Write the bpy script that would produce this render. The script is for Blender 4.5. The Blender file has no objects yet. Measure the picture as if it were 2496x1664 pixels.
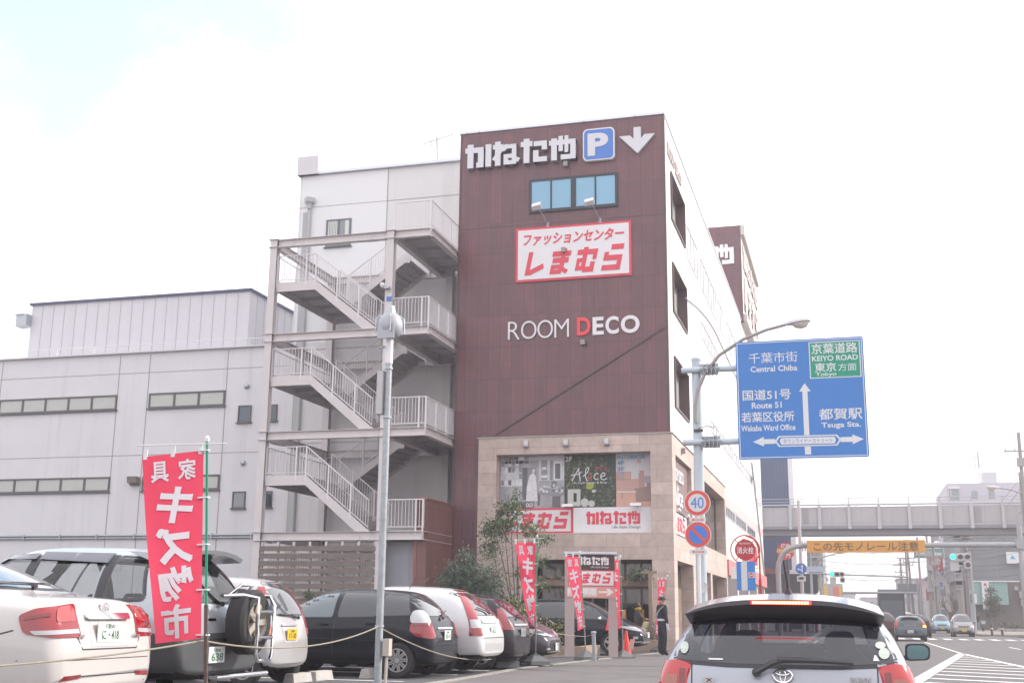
import bpy, bmesh, math, random
from mathutils import Vector, Matrix
from mathutils.bvhtree import BVHTree
R = math.radians
rnd = random.Random(7)
sc = bpy.context.scene
COL = sc.collection

# ---------------------------------------------------------------- camera, sky, sun, exposure
cd = bpy.data.cameras.new('camera'); cam = bpy.data.objects.new('camera', cd); COL.objects.link(cam)
cam.location = (0, 0, 1.32)
cam.rotation_euler = (R(102.964), R(-0.6365), R(15.72))
cd.sensor_width = 36; cd.sensor_fit = 'HORIZONTAL'; cd.lens = 41.36
cd.clip_start = 0.05; cd.clip_end = 3000
sc.camera = cam
SUN_AZ, SUN_EL = R(58), R(33)
w = bpy.data.worlds.new('World'); sc.world = w; w.use_nodes = True
nt = w.node_tree; nt.nodes.clear()
def N(tree, t, **kw):
    n = tree.nodes.new(t)
    for k, v in kw.items(): setattr(n, k, v)
    return n
out = N(nt, 'ShaderNodeOutputWorld'); bg = N(nt, 'ShaderNodeBackground')
sky = N(nt, 'ShaderNodeTexSky', sky_type='NISHITA', sun_disc=False, sun_elevation=SUN_EL, sun_rotation=SUN_AZ, dust_density=2.0, ozone_density=1.2)
tc = N(nt, 'ShaderNodeTexCoord')
nz = N(nt, 'ShaderNodeTexNoise'); nz.inputs['Scale'].default_value = 5.0; nz.inputs['Detail'].default_value = 6; nz.inputs['Roughness'].default_value = .55
nt.links.new(tc.outputs['Generated'], nz.inputs['Vector'])
# a break in the thin cloud, up and to the left of the building
dot = N(nt, 'ShaderNodeVectorMath', operation='DOT_PRODUCT'); dot.inputs[1].default_value = (-0.524, 0.697, 0.489)
nt.links.new(tc.outputs['Generated'], dot.inputs[0])
ad = N(nt, 'ShaderNodeMath', operation='MULTIPLY_ADD'); ad.inputs[1].default_value = 0.06; nt.links.new(nz.outputs['Fac'], ad.inputs[0]); nt.links.new(dot.outputs['Value'], ad.inputs[2])
mr = N(nt, 'ShaderNodeMapRange', interpolation_type='SMOOTHSTEP'); mr.inputs['From Min'].default_value = 1.008; mr.inputs['From Max'].default_value = 1.033
mr.inputs['To Min'].default_value = 0; mr.inputs['To Max'].default_value = 0.8
nt.links.new(ad.outputs[0], mr.inputs['Value'])
# cloud brightness, warmer towards the horizon ahead
sx = N(nt, 'ShaderNodeSeparateXYZ'); nt.links.new(tc.outputs['Generated'], sx.inputs[0])
cr = N(nt, 'ShaderNodeValToRGB'); cr.color_ramp.elements[0].position = 0.0; cr.color_ramp.elements[0].color = (.96, .86, .84, 1)
cr.color_ramp.elements[1].position = 0.16; cr.color_ramp.elements[1].color = (.975, .96, 1, 1)
nt.links.new(sx.outputs['Z'], cr.inputs['Fac'])
vm = N(nt, 'ShaderNodeVectorMath', operation='SCALE'); vm.inputs['Scale'].default_value = 11.2
nt.links.new(cr.outputs['Color'], vm.inputs[0])
skb = N(nt, 'ShaderNodeVectorMath', operation='MULTIPLY'); skb.inputs[1].default_value = (2.95, 3.2, 2.85)
nt.links.new(sky.outputs['Color'], skb.inputs[0])
mx = N(nt, 'ShaderNodeMix', data_type='RGBA')
nt.links.new(mr.outputs[0], mx.inputs['Factor']); nt.links.new(vm.outputs[0], mx.inputs['A']); nt.links.new(skb.outputs[0], mx.inputs['B'])
nt.links.new(mx.outputs['Result'], bg.inputs['Color']); bg.inputs['Strength'].default_value = 0.1
nt.links.new(bg.outputs[0], out.inputs['Surface'])
ld = bpy.data.lights.new('sun', 'SUN'); ld.energy = 3.0; ld.angle = R(0.6); ld.color = (1, .93, .84)
sun = bpy.data.objects.new('sun', ld); COL.objects.link(sun)
sun.location = (40, 30, 60)
sd = Vector((math.cos(SUN_EL)*math.sin(SUN_AZ), math.cos(SUN_EL)*math.cos(SUN_AZ), math.sin(SUN_EL)))
sun.rotation_euler = sd.to_track_quat('Z', 'Y').to_euler()
vs = sc.view_settings; vs.view_transform = 'Standard'; vs.look = 'None'; vs.gamma = 1; vs.use_curve_mapping = False; vs.exposure = 0.7
try:
    sc.cycles.max_bounces = 6; sc.cycles.diffuse_bounces = 3; sc.cycles.glossy_bounces = 3; sc.cycles.transmission_bounces = 5
    sc.cycles.transparent_max_bounces = 12; sc.cycles.volume_bounces = 0; sc.cycles.use_denoising = True
    sc.cycles.caustics_reflective = False; sc.cycles.caustics_refractive = False
except Exception: pass

# ---------------------------------------------------------------- materials
MATS = {}
def mat(name, col, rough=.6, metal=0., var=None, bump=None, coat=0., spec=.5, emit=None, alpha=1., trans=0., streak=None):
    if name in MATS: return MATS[name]
    m = bpy.data.materials.new(name); m.use_nodes = True; t = m.node_tree; b = t.nodes['Principled BSDF']
    c = (*col, 1); b.inputs['Base Color'].default_value = c; b.inputs['Roughness'].default_value = rough; b.inputs['Metallic'].default_value = metal
    b.inputs['Coat Weight'].default_value = coat; b.inputs['Coat Roughness'].default_value = .04; b.inputs['Specular IOR Level'].default_value = spec
    b.inputs['Alpha'].default_value = alpha; b.inputs['Transmission Weight'].default_value = trans
    if emit: b.inputs['Emission Color'].default_value = (*emit[0], 1); b.inputs['Emission Strength'].default_value = emit[1]
    co = None
    if var or bump or streak: co = N(t, 'ShaderNodeTexCoord')
    last = None
    if var:      # var = (scale, amount): soft mottling of the thing's own colour
        n = N(t, 'ShaderNodeTexNoise'); n.inputs['Scale'].default_value = var[0]; n.inputs['Detail'].default_value = 7; n.inputs['Roughness'].default_value = .65
        t.links.new(co.outputs['Object'], n.inputs['Vector'])
        r = N(t, 'ShaderNodeMapRange'); r.inputs['From Min'].default_value = .25; r.inputs['From Max'].default_value = .75
        r.inputs['To Min'].default_value = 1-var[1]; r.inputs['To Max'].default_value = 1+var[1]*.6; t.links.new(n.outputs['Fac'], r.inputs['Value'])
        s = N(t, 'ShaderNodeVectorMath', operation='SCALE'); s.inputs[0].default_value = col; t.links.new(r.outputs[0], s.inputs['Scale'])
        last = s.outputs[0]
    if streak:   # streak = (xy scale, z scale, amount, colour): rain streaks of dirt running down a wall
        mp = N(t, 'ShaderNodeMapping'); mp.inputs['Scale'].default_value = (streak[0], streak[0], streak[1]); t.links.new(co.outputs['Object'], mp.inputs['Vector'])
        n = N(t, 'ShaderNodeTexNoise'); n.inputs['Scale'].default_value = 1; n.inputs['Detail'].default_value = 8; n.inputs['Roughness'].default_value = .7; t.links.new(mp.outputs[0], n.inputs['Vector'])
        r = N(t, 'ShaderNodeMapRange'); r.inputs['From Min'].default_value = .52; r.inputs['From Max'].default_value = .78; r.inputs['To Max'].default_value = streak[2]; t.links.new(n.outputs['Fac'], r.inputs['Value'])
        x = N(t, 'ShaderNodeMix', data_type='RGBA'); t.links.new(r.outputs[0], x.inputs['Factor']); x.inputs['B'].default_value = (*streak[3], 1)
        if last: t.links.new(last, x.inputs['A'])
        else: x.inputs['A'].default_value = c
        last = x.outputs['Result']
    if last: t.links.new(last, b.inputs['Base Color'])
    if bump:
        n = N(t, 'ShaderNodeTexNoise'); n.inputs['Scale'].default_value = bump[0]; n.inputs['Detail'].default_value = 4; t.links.new(co.outputs['Object'], n.inputs['Vector'])
        bp = N(t, 'ShaderNodeBump'); bp.inputs['Strength'].default_value = bump[1]; bp.inputs['Distance'].default_value = .02
        t.links.new(n.outputs['Fac'], bp.inputs['Height']); t.links.new(bp.outputs[0], b.inputs['Normal'])
    MATS[name] = m; return m
def brick_mat(name, c1, c2, cm, bw, bh, mortar, axis, offset=.5, rough=.6, mott=(3, .12), groove=None):
    """bricks, tiles or planks on an upright wall; axis: 'xz' 'yz' or 'zx' (rows run up the wall)"""
    m = bpy.data.materials.new(name); m.use_nodes = True; t = m.node_tree; b = t.nodes['Principled BSDF']; b.inputs['Roughness'].default_value = rough
    co = N(t, 'ShaderNodeTexCoord'); sp = N(t, 'ShaderNodeSeparateXYZ'); cb = N(t, 'ShaderNodeCombineXYZ'); t.links.new(co.outputs['Object'], sp.inputs[0])
    if axis == 'xy+': # works on both x- and y-facing walls
        a = N(t, 'ShaderNodeMath', operation='ADD'); t.links.new(sp.outputs['X'], a.inputs[0]); t.links.new(sp.outputs['Y'], a.inputs[1]); t.links.new(a.outputs[0], cb.inputs['X']); t.links.new(sp.outputs['Z'], cb.inputs['Y'])
    else:
        t.links.new(sp.outputs[axis[0].upper()], cb.inputs['X']); t.links.new(sp.outputs[axis[1].upper()], cb.inputs['Y'])
    k = N(t, 'ShaderNodeTexBrick'); k.offset = offset; k.inputs['Color1'].default_value = (*c1, 1); k.inputs['Color2'].default_value = (*c2, 1); k.inputs['Mortar'].default_value = (*cm, 1)
    k.inputs['Scale'].default_value = 1; k.inputs['Mortar Size'].default_value = mortar; k.inputs['Mortar Smooth'].default_value = .1; k.inputs['Brick Width'].default_value = bw; k.inputs['Row Height'].default_value = bh; k.inputs['Bias'].default_value = 0
    t.links.new(cb.outputs[0], k.inputs['Vector'])
    n = N(t, 'ShaderNodeTexNoise'); n.inputs['Scale'].default_value = mott[0]; n.inputs['Detail'].default_value = 8; n.inputs['Roughness'].default_value = .7; t.links.new(co.outputs['Object'], n.inputs['Vector'])
    r = N(t, 'ShaderNodeMapRange'); r.inputs['From Min'].default_value = .25; r.inputs['From Max'].default_value = .75; r.inputs['To Min'].default_value = 1-mott[1]; r.inputs['To Max'].default_value = 1+mott[1]; t.links.new(n.outputs['Fac'], r.inputs['Value'])
    s = N(t, 'ShaderNodeVectorMath', operation='SCALE'); t.links.new(k.outputs['Color'], s.inputs[0]); t.links.new(r.outputs[0], s.inputs['Scale'])
    last = s.outputs[0]
    if groove:   # fine second division inside each plank row
        k2 = N(t, 'ShaderNodeTexBrick'); k2.offset = .37; k2.inputs['Color1'].default_value = (1.07, 1.03, 1.02, 1); k2.inputs['Color2'].default_value = (.91, .94, .97, 1); k2.inputs['Mortar'].default_value = (.74, .74, .74, 1)
        k2.inputs['Scale'].default_value = 1; k2.inputs['Mortar Size'].default_value = groove[2]; k2.inputs['Brick Width'].default_value = groove[0]; k2.inputs['Row Height'].default_value = groove[1]
        cb2 = N(t, 'ShaderNodeCombineXYZ'); t.links.new(sp.outputs['Z'], cb2.inputs['X'])
        if axis == 'xy+': t.links.new(a.outputs[0], cb2.inputs['Y'])
        else: t.links.new(sp.outputs[axis[0].upper()], cb2.inputs['Y'])
        t.links.new(cb2.outputs[0], k2.inputs['Vector'])
        mu = N(t, 'ShaderNodeVectorMath', operation='MULTIPLY'); t.links.new(last, mu.inputs[0]); t.links.new(k2.outputs['Color'], mu.inputs[1]); last = mu.outputs[0]
    t.links.new(last, b.inputs['Base Color'])
    bp = N(t, 'ShaderNodeBump'); bp.inputs['Strength'].default_value = .4; bp.inputs['Distance'].default_value = .01; bp.invert = True
    t.links.new(k.outputs['Fac'], bp.inputs['Height']); t.links.new(bp.outputs[0], b.inputs['Normal'])
    MATS[name] = m; return m
def window_glass(name, tint, alpha, rough=.03, film=(.02,.025,.03)):
    """pane: mirror-like coat over a tinted see-through sheet"""
    m = bpy.data.materials.new(name); m.use_nodes = True; t = m.node_tree; t.nodes.clear()
    o = N(t, 'ShaderNodeOutputMaterial'); tr = N(t, 'ShaderNodeBsdfTransparent'); tr.inputs[0].default_value = (*tint, 1)
    d = N(t, 'ShaderNodeBsdfPrincipled'); d.inputs['Base Color'].default_value = (*film, 1); d.inputs['Roughness'].default_value = rough
    g = N(t, 'ShaderNodeBsdfGlossy'); g.inputs['Roughness'].default_value = rough; lw = N(t, 'ShaderNodeLayerWeight'); lw.inputs['Blend'].default_value = .5; pw = N(t, 'ShaderNodeMath', operation='POWER'); pw.inputs[1].default_value = 4; t.links.new(lw.outputs['Facing'], pw.inputs[0]); fr = N(t, 'ShaderNodeMath', operation='MULTIPLY_ADD'); fr.inputs[1].default_value = .8; fr.inputs[2].default_value = .07; t.links.new(pw.outputs[0], fr.inputs[0])
    a = N(t, 'ShaderNodeMixShader'); a.inputs[0].default_value = alpha; t.links.new(tr.outputs[0], a.inputs[1]); t.links.new(d.outputs[0], a.inputs[2])
    b = N(t, 'ShaderNodeMixShader'); t.links.new(fr.outputs[0], b.inputs[0]); t.links.new(a.outputs[0], b.inputs[1]); t.links.new(g.outputs[0], b.inputs[2])
    t.links.new(b.outputs[0], o.inputs['Surface']); MATS[name] = m; return m

# ---------------------------------------------------------------- mesh collecting
class MB:
    def __init__(s): s.v = []; s.f = []; s.m = []
    def add(s, vs, fs, m=0):
        o = len(s.v); s.v += [tuple(p) for p in vs]; s.f += [tuple(i+o for i in f) for f in fs]; s.m += [m]*len(fs); return s
    def box(s, x0, x1, y0, y1, z0, z1, m=0):
        v = [(x, y, z) for z in (z0, z1) for y in (y0, y1) for x in (x0, x1)]
        return s.add(v, [(0,2,3,1),(4,5,7,6),(0,1,5,4),(2,6,7,3),(0,4,6,2),(1,3,7,5)], m)
    def obox(s, c, ax, ay, az, m=0):   # oriented box: centre and three half-axis vectors
        c = Vector(c); ax = Vector(ax); ay = Vector(ay); az = Vector(az)
        v = [c+sx*ax+sy*ay+sz*az for sz in (-1,1) for sy in (-1,1) for sx in (-1,1)]
        return s.add(v, [(0,2,3,1),(4,5,7,6),(0,1,5,4),(2,6,7,3),(0,4,6,2),(1,3,7,5)], m)
    def bar(s, p0, p1, w_, h_, m=0, up=(0,0,1)):
        p0 = Vector(p0); p1 = Vector(p1); d = (p1-p0); u = Vector(up)
        side = d.cross(u)
        if side.length < 1e-6: side = d.cross(Vector((1,0,0)))
        side.normalize(); u2 = side.cross(d).normalized()
        return s.obox((p0+p1)/2, d/2, side*w_/2, u2*h_/2, m)
    def ring(s, c, d, r, n):
        d = Vector(d).normalized(); a = d.cross(Vector((0,0,1)))
        if a.length < 1e-4: a = Vector((1,0,0))
        a.normalize(); b = d.cross(a)
        return [Vector(c)+r*(math.cos(2*math.pi*i/n)*a+math.sin(2*math.pi*i/n)*b) for i in range(n)]
    def cyl(s, p0, p1, r0, r1=None, n=12, m=0, caps=True):
        if r1 is None: r1 = r0
        p0 = Vector(p0); p1 = Vector(p1); d = p1-p0
        v = s.ring(p0, d, r0, n)+s.ring(p1, d, r1, n)
        f = [(i, (i+1)%n, n+(i+1)%n, n+i) for i in range(n)]
        if caps: f += [tuple(range(n-1, -1, -1)), tuple(range(n, 2*n))]
        return s.add(v, f, m)
    def tube(s, pts, r, n=8, m=0, r1=None):
        pts = [Vector(p) for p in pts]; v = []; f = []; k = len(pts); ref = None
        for i, p in enumerate(pts):
            d = (pts[min(i+1, k-1)]-pts[max(i-1, 0)]).normalized()
            if ref is None:
                ref = d.cross(Vector((0,0,1)))
                if ref.length < 1e-3: ref = d.cross(Vector((1,0,0)))
                ref.normalize()
            else:
                ref = ref-d*ref.dot(d); ref.normalize()
            b = d.cross(ref); rr = r if r1 is None else r+(r1-r)*i/(k-1)
            v += [p+rr*(math.cos(2*math.pi*j/n)*ref+math.sin(2*math.pi*j/n)*b) for j in range(n)]
        for i in range(k-1):
            for j in range(n): f.append((i*n+j, i*n+(j+1)%n, (i+1)*n+(j+1)%n, (i+1)*n+j))
        f += [tuple(range(n-1,-1,-1)), tuple(range((k-1)*n, k*n))]
        return s.add(v, f, m)
    def lathe(s, prof, c, d=(0,0,1), n=20, m=0):   # prof: (distance along d, radius)
        d = Vector(d).normalized(); v = []; f = []
        for h, r in prof: v += s.ring(Vector(c)+d*h, d, max(r, 1e-4), n)
        for i in range(len(prof)-1):
            for j in range(n): f.append((i*n+j, i*n+(j+1)%n, (i+1)*n+(j+1)%n, (i+1)*n+j))
        return s.add(v, f, m)
    def prism(s, poly, o, u, v, t, m=0):   # polygon in the plane o+a*u+b*v, pushed out by vector t
        o = Vector(o); u = Vector(u); v = Vector(v); t = Vector(t); n = len(poly)
        if sum(poly[i][0]*poly[(i+1)%n][1]-poly[(i+1)%n][0]*poly[i][1] for i in range(n)) < 0: poly = poly[::-1]
        a = [o+p[0]*u+p[1]*v for p in poly]; b = [q+t for q in a]
        fl = u.cross(v).dot(t) > 0
        f = [tuple(range(n-1,-1,-1)), tuple(range(n, 2*n))]+[(i, (i+1)%n, n+(i+1)%n, n+i) for i in range(n)]
        if not fl: f = [tuple(reversed(q)) for q in f]
        return s.add(a+b, f, m)
    def plate(s, c, u, v, n_, m=0): return s.obox(c, u, v, n_, m)
    def build(s, name, mats, parent=None, smooth=False, loc=None):
        me = bpy.data.meshes.new(name); me.from_pydata(s.v, [], s.f); 
        for x in (mats if isinstance(mats, (list, tuple)) else [mats]): me.materials.append(x)
        if len(me.materials) > 1: me.polygons.foreach_set('material_index', s.m)
        if smooth:
            me.polygons.foreach_set('use_smooth', [True]*len(me.polygons))
            try: me.set_sharp_from_angle(angle=R(38))
            except Exception: pass
        me.update()
        o = bpy.data.objects.new(name, me); COL.objects.link(o)
        if parent: o.parent = parent
        if loc: o.location = loc
        return o
def thing(name, label, cat, loc=(0,0,0), rz=0, group=None):
    o = bpy.data.objects.new(name, None); COL.objects.link(o); o.location = loc; o.rotation_euler = (0,0,rz); o.empty_display_size = .2
    return tag(o, label, cat, group)
def tag(o, label, cat, group=None, kind=None):
    if label: o['label'] = label
    if cat: o['category'] = cat
    if group: o['group'] = group
    if kind: o['kind'] = kind
    return o
def struct(o): o['kind'] = 'structure'; return o
def rescale(root, k):
    """make a thing whose parts hold world coordinates k times larger and farther from the viewpoint's foot"""
    C = Vector((0,0,1.32)); root.location = C+(root.location-C)*k
    def go(o, top):
        for c in o.children:
            if c.type == 'MESH':
                for v in c.data.vertices: v.co = C+(v.co-C)*k
                if top: c.location = -root.location
            go(c, False)
    go(root, True); return root

# ---------------------------------------------------------------- lettering
TXT = {}
def glyphs(s, bold=0., res=2):
    if len(s) < 12 and all(ord(x) < 128 for x in s): res = 6
    key = (s, bold, res)
    if key in TXT: return TXT[key]
    c = bpy.data.curves.new('t', 'FONT'); c.body = s; c.offset = bold; c.resolution_u = res; c.fill_mode = 'FRONT' if hasattr(c, 'fill_mode') else c.fill_mode
    o = bpy.data.objects.new('t', c); COL.objects.link(o)
    dg = bpy.context.evaluated_depsgraph_get(); me = bpy.data.meshes.new_from_object(o.evaluated_get(dg))
    vs_ = [(v.co.x, v.co.y) for v in me.vertices]; fs_ = [tuple(p.vertices) for p in me.polygons]
    bpy.data.objects.remove(o); bpy.data.curves.remove(c); bpy.data.meshes.remove(me)
    x0 = min(v[0] for v in vs_); x1 = max(v[0] for v in vs_); y0 = min(v[1] for v in vs_); y1 = max(v[1] for v in vs_)
    r = ([((x-x0)/(x1-x0 or 1), (y-y0)/(y1-y0 or 1)) for x, y in vs_], fs_, (x1-x0)/(y1-y0 or 1)); TXT[key] = r; return r
def flat_faces(vs_, fs_, th):
    """2D faces -> closed slab of thickness th: returns verts (x,y,z) and faces"""
    n = len(vs_); v = [(x, y, th) for x, y in vs_]+[(x, y, 0) for x, y in vs_]; f = list(fs_)+[tuple(i+n for i in reversed(q)) for q in fs_]
    cnt = {}
    for q in fs_:
        for i in range(len(q)): cnt[(q[i], q[(i+1)%len(q)])] = 1
    for (a, b) in cnt:
        if (b, a) not in cnt: f.append((a, a+n, b+n, b))
    return v, f
def write(mb, s, o, u, v, box, th=.01, bold=0., shear=0., mirror=False, m=0, keep=None):
    """lettering s filling box=(u0,v0,u1,v1) on the plane o,u,v; raised by th along u x v"""
    vs_, fs_, asp = glyphs(s, bold); u0, v0, u1, v1 = box; o = Vector(o); u = Vector(u); v = Vector(v); n_ = u.cross(v).normalized()
    if keep:   # keep the letters' own shape: height fixed, width from it
        wd = (v1-v0)*asp; cx = (u0+u1)/2; u0, u1 = (cx-wd/2, cx+wd/2) if keep == 'c' else ((u0, u0+wd) if keep == 'l' else (u1-wd, u1))
    P = []
    for a, b in vs_:
        if mirror: a = 1-a
        P.append((u0+a*(u1-u0)+shear*(b-.5)*(v1-v0), v0+b*(v1-v0)))
    if mirror: fs_ = [tuple(reversed(q)) for q in fs_]
    V, F = flat_faces(P, fs_, th)
    mb.add([o+x*u+y*v+z*n_ for x, y, z in V], F, m); return mb
def stroke_polys(strokes, wd):
    """thick square-ended strokes -> list of convex polygons"""
    res = []
    for st in strokes:
        wv = wd
        if isinstance(st, tuple): st, wv = st
        for i in range(len(st)-1):
            a = Vector(st[i]); b = Vector(st[i+1]); d = (b-a).normalized(); p = Vector((-d.y, d.x))*wv/2
            e0 = wv/2 if i > 0 else 0; e1 = wv/2 if i < len(st)-2 else 0
            a2 = a-d*e0; b2 = b+d*e1
            res.append([a2-p, b2-p, b2+p, a2+p])
    return res
KANA = {
 'ka': [([(0,7.3),(6.0,7.3),(6.0,1.1),(4.3,1.1)],2.2), ([(2.0,9.8),(2.0,0)],2.3), ([(8.9,9.3),(8.9,0)],2.2)],
 'ne': [([(1.9,10),(1.9,0)],2.1), ([(0,7.8),(4.0,7.8)],1.9), ([(4.0,7.6),(.3,2.4)],1.5), ([(3.6,6.2),(5.0,7.6),(8.1,7.6),(8.1,1.0),(5.0,1.0),(5.0,3.6),(8.1,3.6)],1.7), ([(8,2.6),(10,1.6)],1.7)],
 'ta': [([(0,7.8),(4.4,7.8)],2.1), ([(2.2,10),(2.2,0)],2.2), ([(4.9,7.6),(8.9,7.6),(8.9,4.9)],2.0), ([(5.7,4.9),(5.7,1.1),(9.9,1.1)],2.0)],
 'ya': [([(1.9,9),(1.9,0)],2.1), ([(0,7.2),(8.9,7.2),(8.9,1.1),(4.4,1.1)],2.0), ([(4.4,9.8),(4.4,3.6)],1.6), ([(6.5,9.8),(6.5,3.6),(6.0,3.6)],1.4)],
 'shi': [[(2,9.5),(2,1.2),(4,1.2)], [(3.5,1.2),(9.6,3.6)]],
 'ma': [[(.4,8),(9.6,8)], [(1,5.4),(9,5.4)], [(6,10),(6,1)], ([(6,2.8),(1.6,2.8),(1.6,.8),(6.4,.8)],1.7), ([(5.6,2.2),(9.2,.6)],1.7)],
 'mu': [[(0,8),(10,8)], [(4,10),(4,1)], ([(4,4.8),(1.2,4.8),(1.2,1.6),(4,1.6)],1.7), [(4,1.0),(8.4,1.0),(8.4,4)], [(8.0,5.9),(9.9,5.9)]],
 'ra': [[(3.6,9.3),(9.6,9.3)], [(1.8,7.4),(1.8,5.0),(8.6,5.0),(8.6,1.1),(.6,1.1)]],
}
def kana(mb, names, o, u, v, box, th, wd=2.1, gap=.14, shear=0., m=0, mirror=False):
    u0, v0, u1, v1 = box; k = len(names); cw = (u1-u0)/(k+gap*(k-1)); ch = v1-v0; o = Vector(o); u = Vector(u); v = Vector(v); n_ = u.cross(v).normalized()
    e = 0
    for i, nm in enumerate(names):
        x0 = u0+i*cw*(1+gap)
        for j, pg in enumerate(stroke_polys(KANA[nm], wd)):
            pp = []
            for q in pg:
                a = x0+q[0]/10*cw; b = v0+q[1]/10*ch; pp.append((a+shear*(b-(v0+v1)/2), b))
            e = (j % 9)*.0006                      # overlapping strokes never share a plane
            mb.prism(pp, o-n_*e*.3, u, v, n_*(th+e), m)
    return mb
# ================================================================ SETTING: ground, lot, pavement, road, markings
asphalt = mat('asphalt', (.115,.108,.112), .8, var=(1.6,.22), bump=(60,.5))
lotm = mat('lot_asphalt', (.085,.083,.09), .75, var=(1.2,.2), bump=(60,.5))
pave = mat('pavement_asphalt', (.135,.125,.126), .85, var=(.9,.22), bump=(45,.5))
conc = mat('concrete', (.42,.4,.38), .85, var=(3,.22), bump=(30,.3))
paint = mat('road_paint', (.72,.71,.7), .6, var=(6,.22))
dirt = mat('ground_dirt', (.2,.19,.18), .9, var=(.2,.2))
def interp(t, x):
    for (a, b), (c, d) in zip(t, t[1:]):
        if x <= c: return b if x <= a else b+(d-b)*(x-a)/(c-a)
    return t[-1][1]
def zl(y): return interp(((9,.33),(13,.26),(20,.2),(40,.1)), y)      # height of the lot
def xe(y): return interp(((14,-6.3),(19,-6.45),(25,-6.8),(32,-6.45),(40,-6.05)), y)   # its edge
g = MB(); g.add([(-900,-200,-.06),(900,-200,-.06),(900,2200,-.06),(-900,2200,-.06)], [(0,1,2,3)]); struct(g.build('ground', dirt))
g = MB(); xs = (-2.3, 8.9); g.add([(xs[0],-30,0),(xs[1],-30,0),(xs[1],56,0),(11.8,64,0),(11.8,90,0),(9.3,96,0),(9.3,900,0),(xs[0],900,0)], [tuple(range(8))]); struct(g.build('road', asphalt))
g = MB(); ys = [-20, 5, 9, 11, 13, 16, 19, 22, 25, 28.5, 32, 36, 40, 44.7]; v = []
for y in ys: v += [(-70,y,zl(y)-.004),(xe(y),y,zl(y)-.004)]
g.add(v, [(2*i,2*i+1,2*i+3,2*i+2) for i in range(len(ys)-1)]); struct(g.build('parking_lot', lotm))
g = MB(); ys = [-20, 5, 9, 11, 13, 16, 19, 22, 25, 28.5, 32, 36, 40, 95]; v = []; n = len(ys)
for y in ys: v += [(xe(y),y,zl(y)),(-2.45,y,.13)]
g.add(v, [(2*i,2*i+1,2*i+3,2*i+2) for i in range(n-1)])
# hairline cracks and patch seams, slightly sunken strips
struct(g.build('pavement', pave))
g = MB()
for pts in ([(-5.6,18),(-4.9,20.4),(-4.2,22.1),(-3.2,25.2)], [(-5.2,15.5),(-4.6,17.2),(-3.9,18.1),(-3.0,20.6)], [(-5.5,27),(-4.4,28.2),(-3.3,28.6)], [(-4.4,12.2),(-4.0,15.2),(-3.8,18.9)]):
    for a, b in zip(pts, pts[1:]):
        for q in range(4):
            t0 = q/4; t1 = (q+1)/4; p0 = Vector(a).lerp(Vector(b), t0); p1 = Vector(a).lerp(Vector(b), t1)
            zz = lambda p: zl(p.y)+(.13-zl(p.y))*(p.x+6)/3.55+.004
            d = (p1-p0).normalized(); nn = Vector((-d.y, d.x))*.012*rnd.uniform(.6,1.6)
            g.add([(p0.x+nn.x,p0.y+nn.y,zz(p0)),(p0.x-nn.x,p0.y-nn.y,zz(p0)),(p1.x-nn.x,p1.y-nn.y,zz(p1)),(p1.x+nn.x,p1.y+nn.y,zz(p1))], [(0,1,2,3)])
struct(g.build('pavement_cracks', mat('crack', (.05,.05,.05), .9)))
g = MB(); 
for i in range(57):
    y = -18+i*2.0; g.box(-2.45,-2.3,y,y+1.985,-.02,.135)
struct(g.build('kerb', conc))
g = MB(); ys2 = [-20+i*1.0 for i in range(60)]
for y in ys2:
    a, b, za, zb = xe(y), xe(y+.985), zl(y), zl(y+.985)
    g.add([(a-.07,y,za-.02),(a+.08,y,za-.02),(b+.08,y+.985,zb-.02),(b-.07,y+.985,zb-.02),(a-.07,y,za+.02),(a+.08,y,za+.02),(b+.08,y+.985,zb+.02),(b-.07,y+.985,zb+.02)], [(0,3,2,1),(4,5,6,7),(0,1,5,4),(2,3,7,6),(1,2,6,5),(3,0,4,7)])
struct(g.build('kerb_strip', mat('old_concrete', (.3,.28,.26), .9, var=(4,.3))))
g = MB(); g.box(8.9,30,-10,56,-.03,.12); g.box(11.8,40,64,90,-.03,.12); g.box(9.3,14,96,400,-.03,.12); g.box(14,40,96,135,-.03,.12)
struct(g.build('far_pavement', mat('far_paving', (.26,.23,.2), .9, var=(.8,.2))))
# markings
def line(g, a, b, wd, z=.004, z2=None):
    a = Vector(a); b = Vector(b); d = (b-a).normalized(); p = Vector((-d.y, d.x))*wd/2
    if z2 is None: z2 = z
    g.add([(a.x+p.x,a.y+p.y,z),(a.x-p.x,a.y-p.y,z),(b.x-p.x,b.y-p.y,z2),(b.x+p.x,b.y+p.y,z2)], [(3,2,1,0)])
g = MB()
line(g, (-.9,10), (3.93,48.8), .3); line(g, (3.93,48.6), (5.3,22), .18); line(g, (5.3,22), (5.6,4), .18)
for i in range(17):
    y0 = 46.0-i*1.92; xa = -.9+(y0-10)/38.8*4.83+.18; xb = 3.93+(48.6-y0)/26.6*1.37-.1; 
    if xa < xb-.15: line(g, (xa,y0), (xb,y0-.62*(xb-xa)), .3)
line(g, (3.93,48.8), (3.75,70), .12); line(g, (3.75,98), (3.75,300), .12)
for y in (30, 40, 50, 57): line(g, (7.0,y), (7.0,y+4), .12)
for y in range(2, 62, 9): line(g, (.9,y+.0), (.9,y+4), .1) if y > 40 else None
line(g, (-1.9,-5), (-1.9,70), .12); line(g, (8.6,-5), (8.6,56), .12); line(g, (4.2,88.5), (8.9,88.5), .4); line(g, (-1.9,72.5), (3.6,72.5), .4)
line(g, (9.4,95.2), (11.7,94.9), .3)
struct(g.build('road_markings', paint))
g = MB()
for i in range(15):
    x = -1.9+i*.92; g.add([(x,78.6,.004),(x+.46,78.6,.004),(x+.46,82.4,.004),(x,82.4,.004)], [(0,1,2,3)])
struct(g.build('crosswalk_markings', paint))
g = MB()
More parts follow.
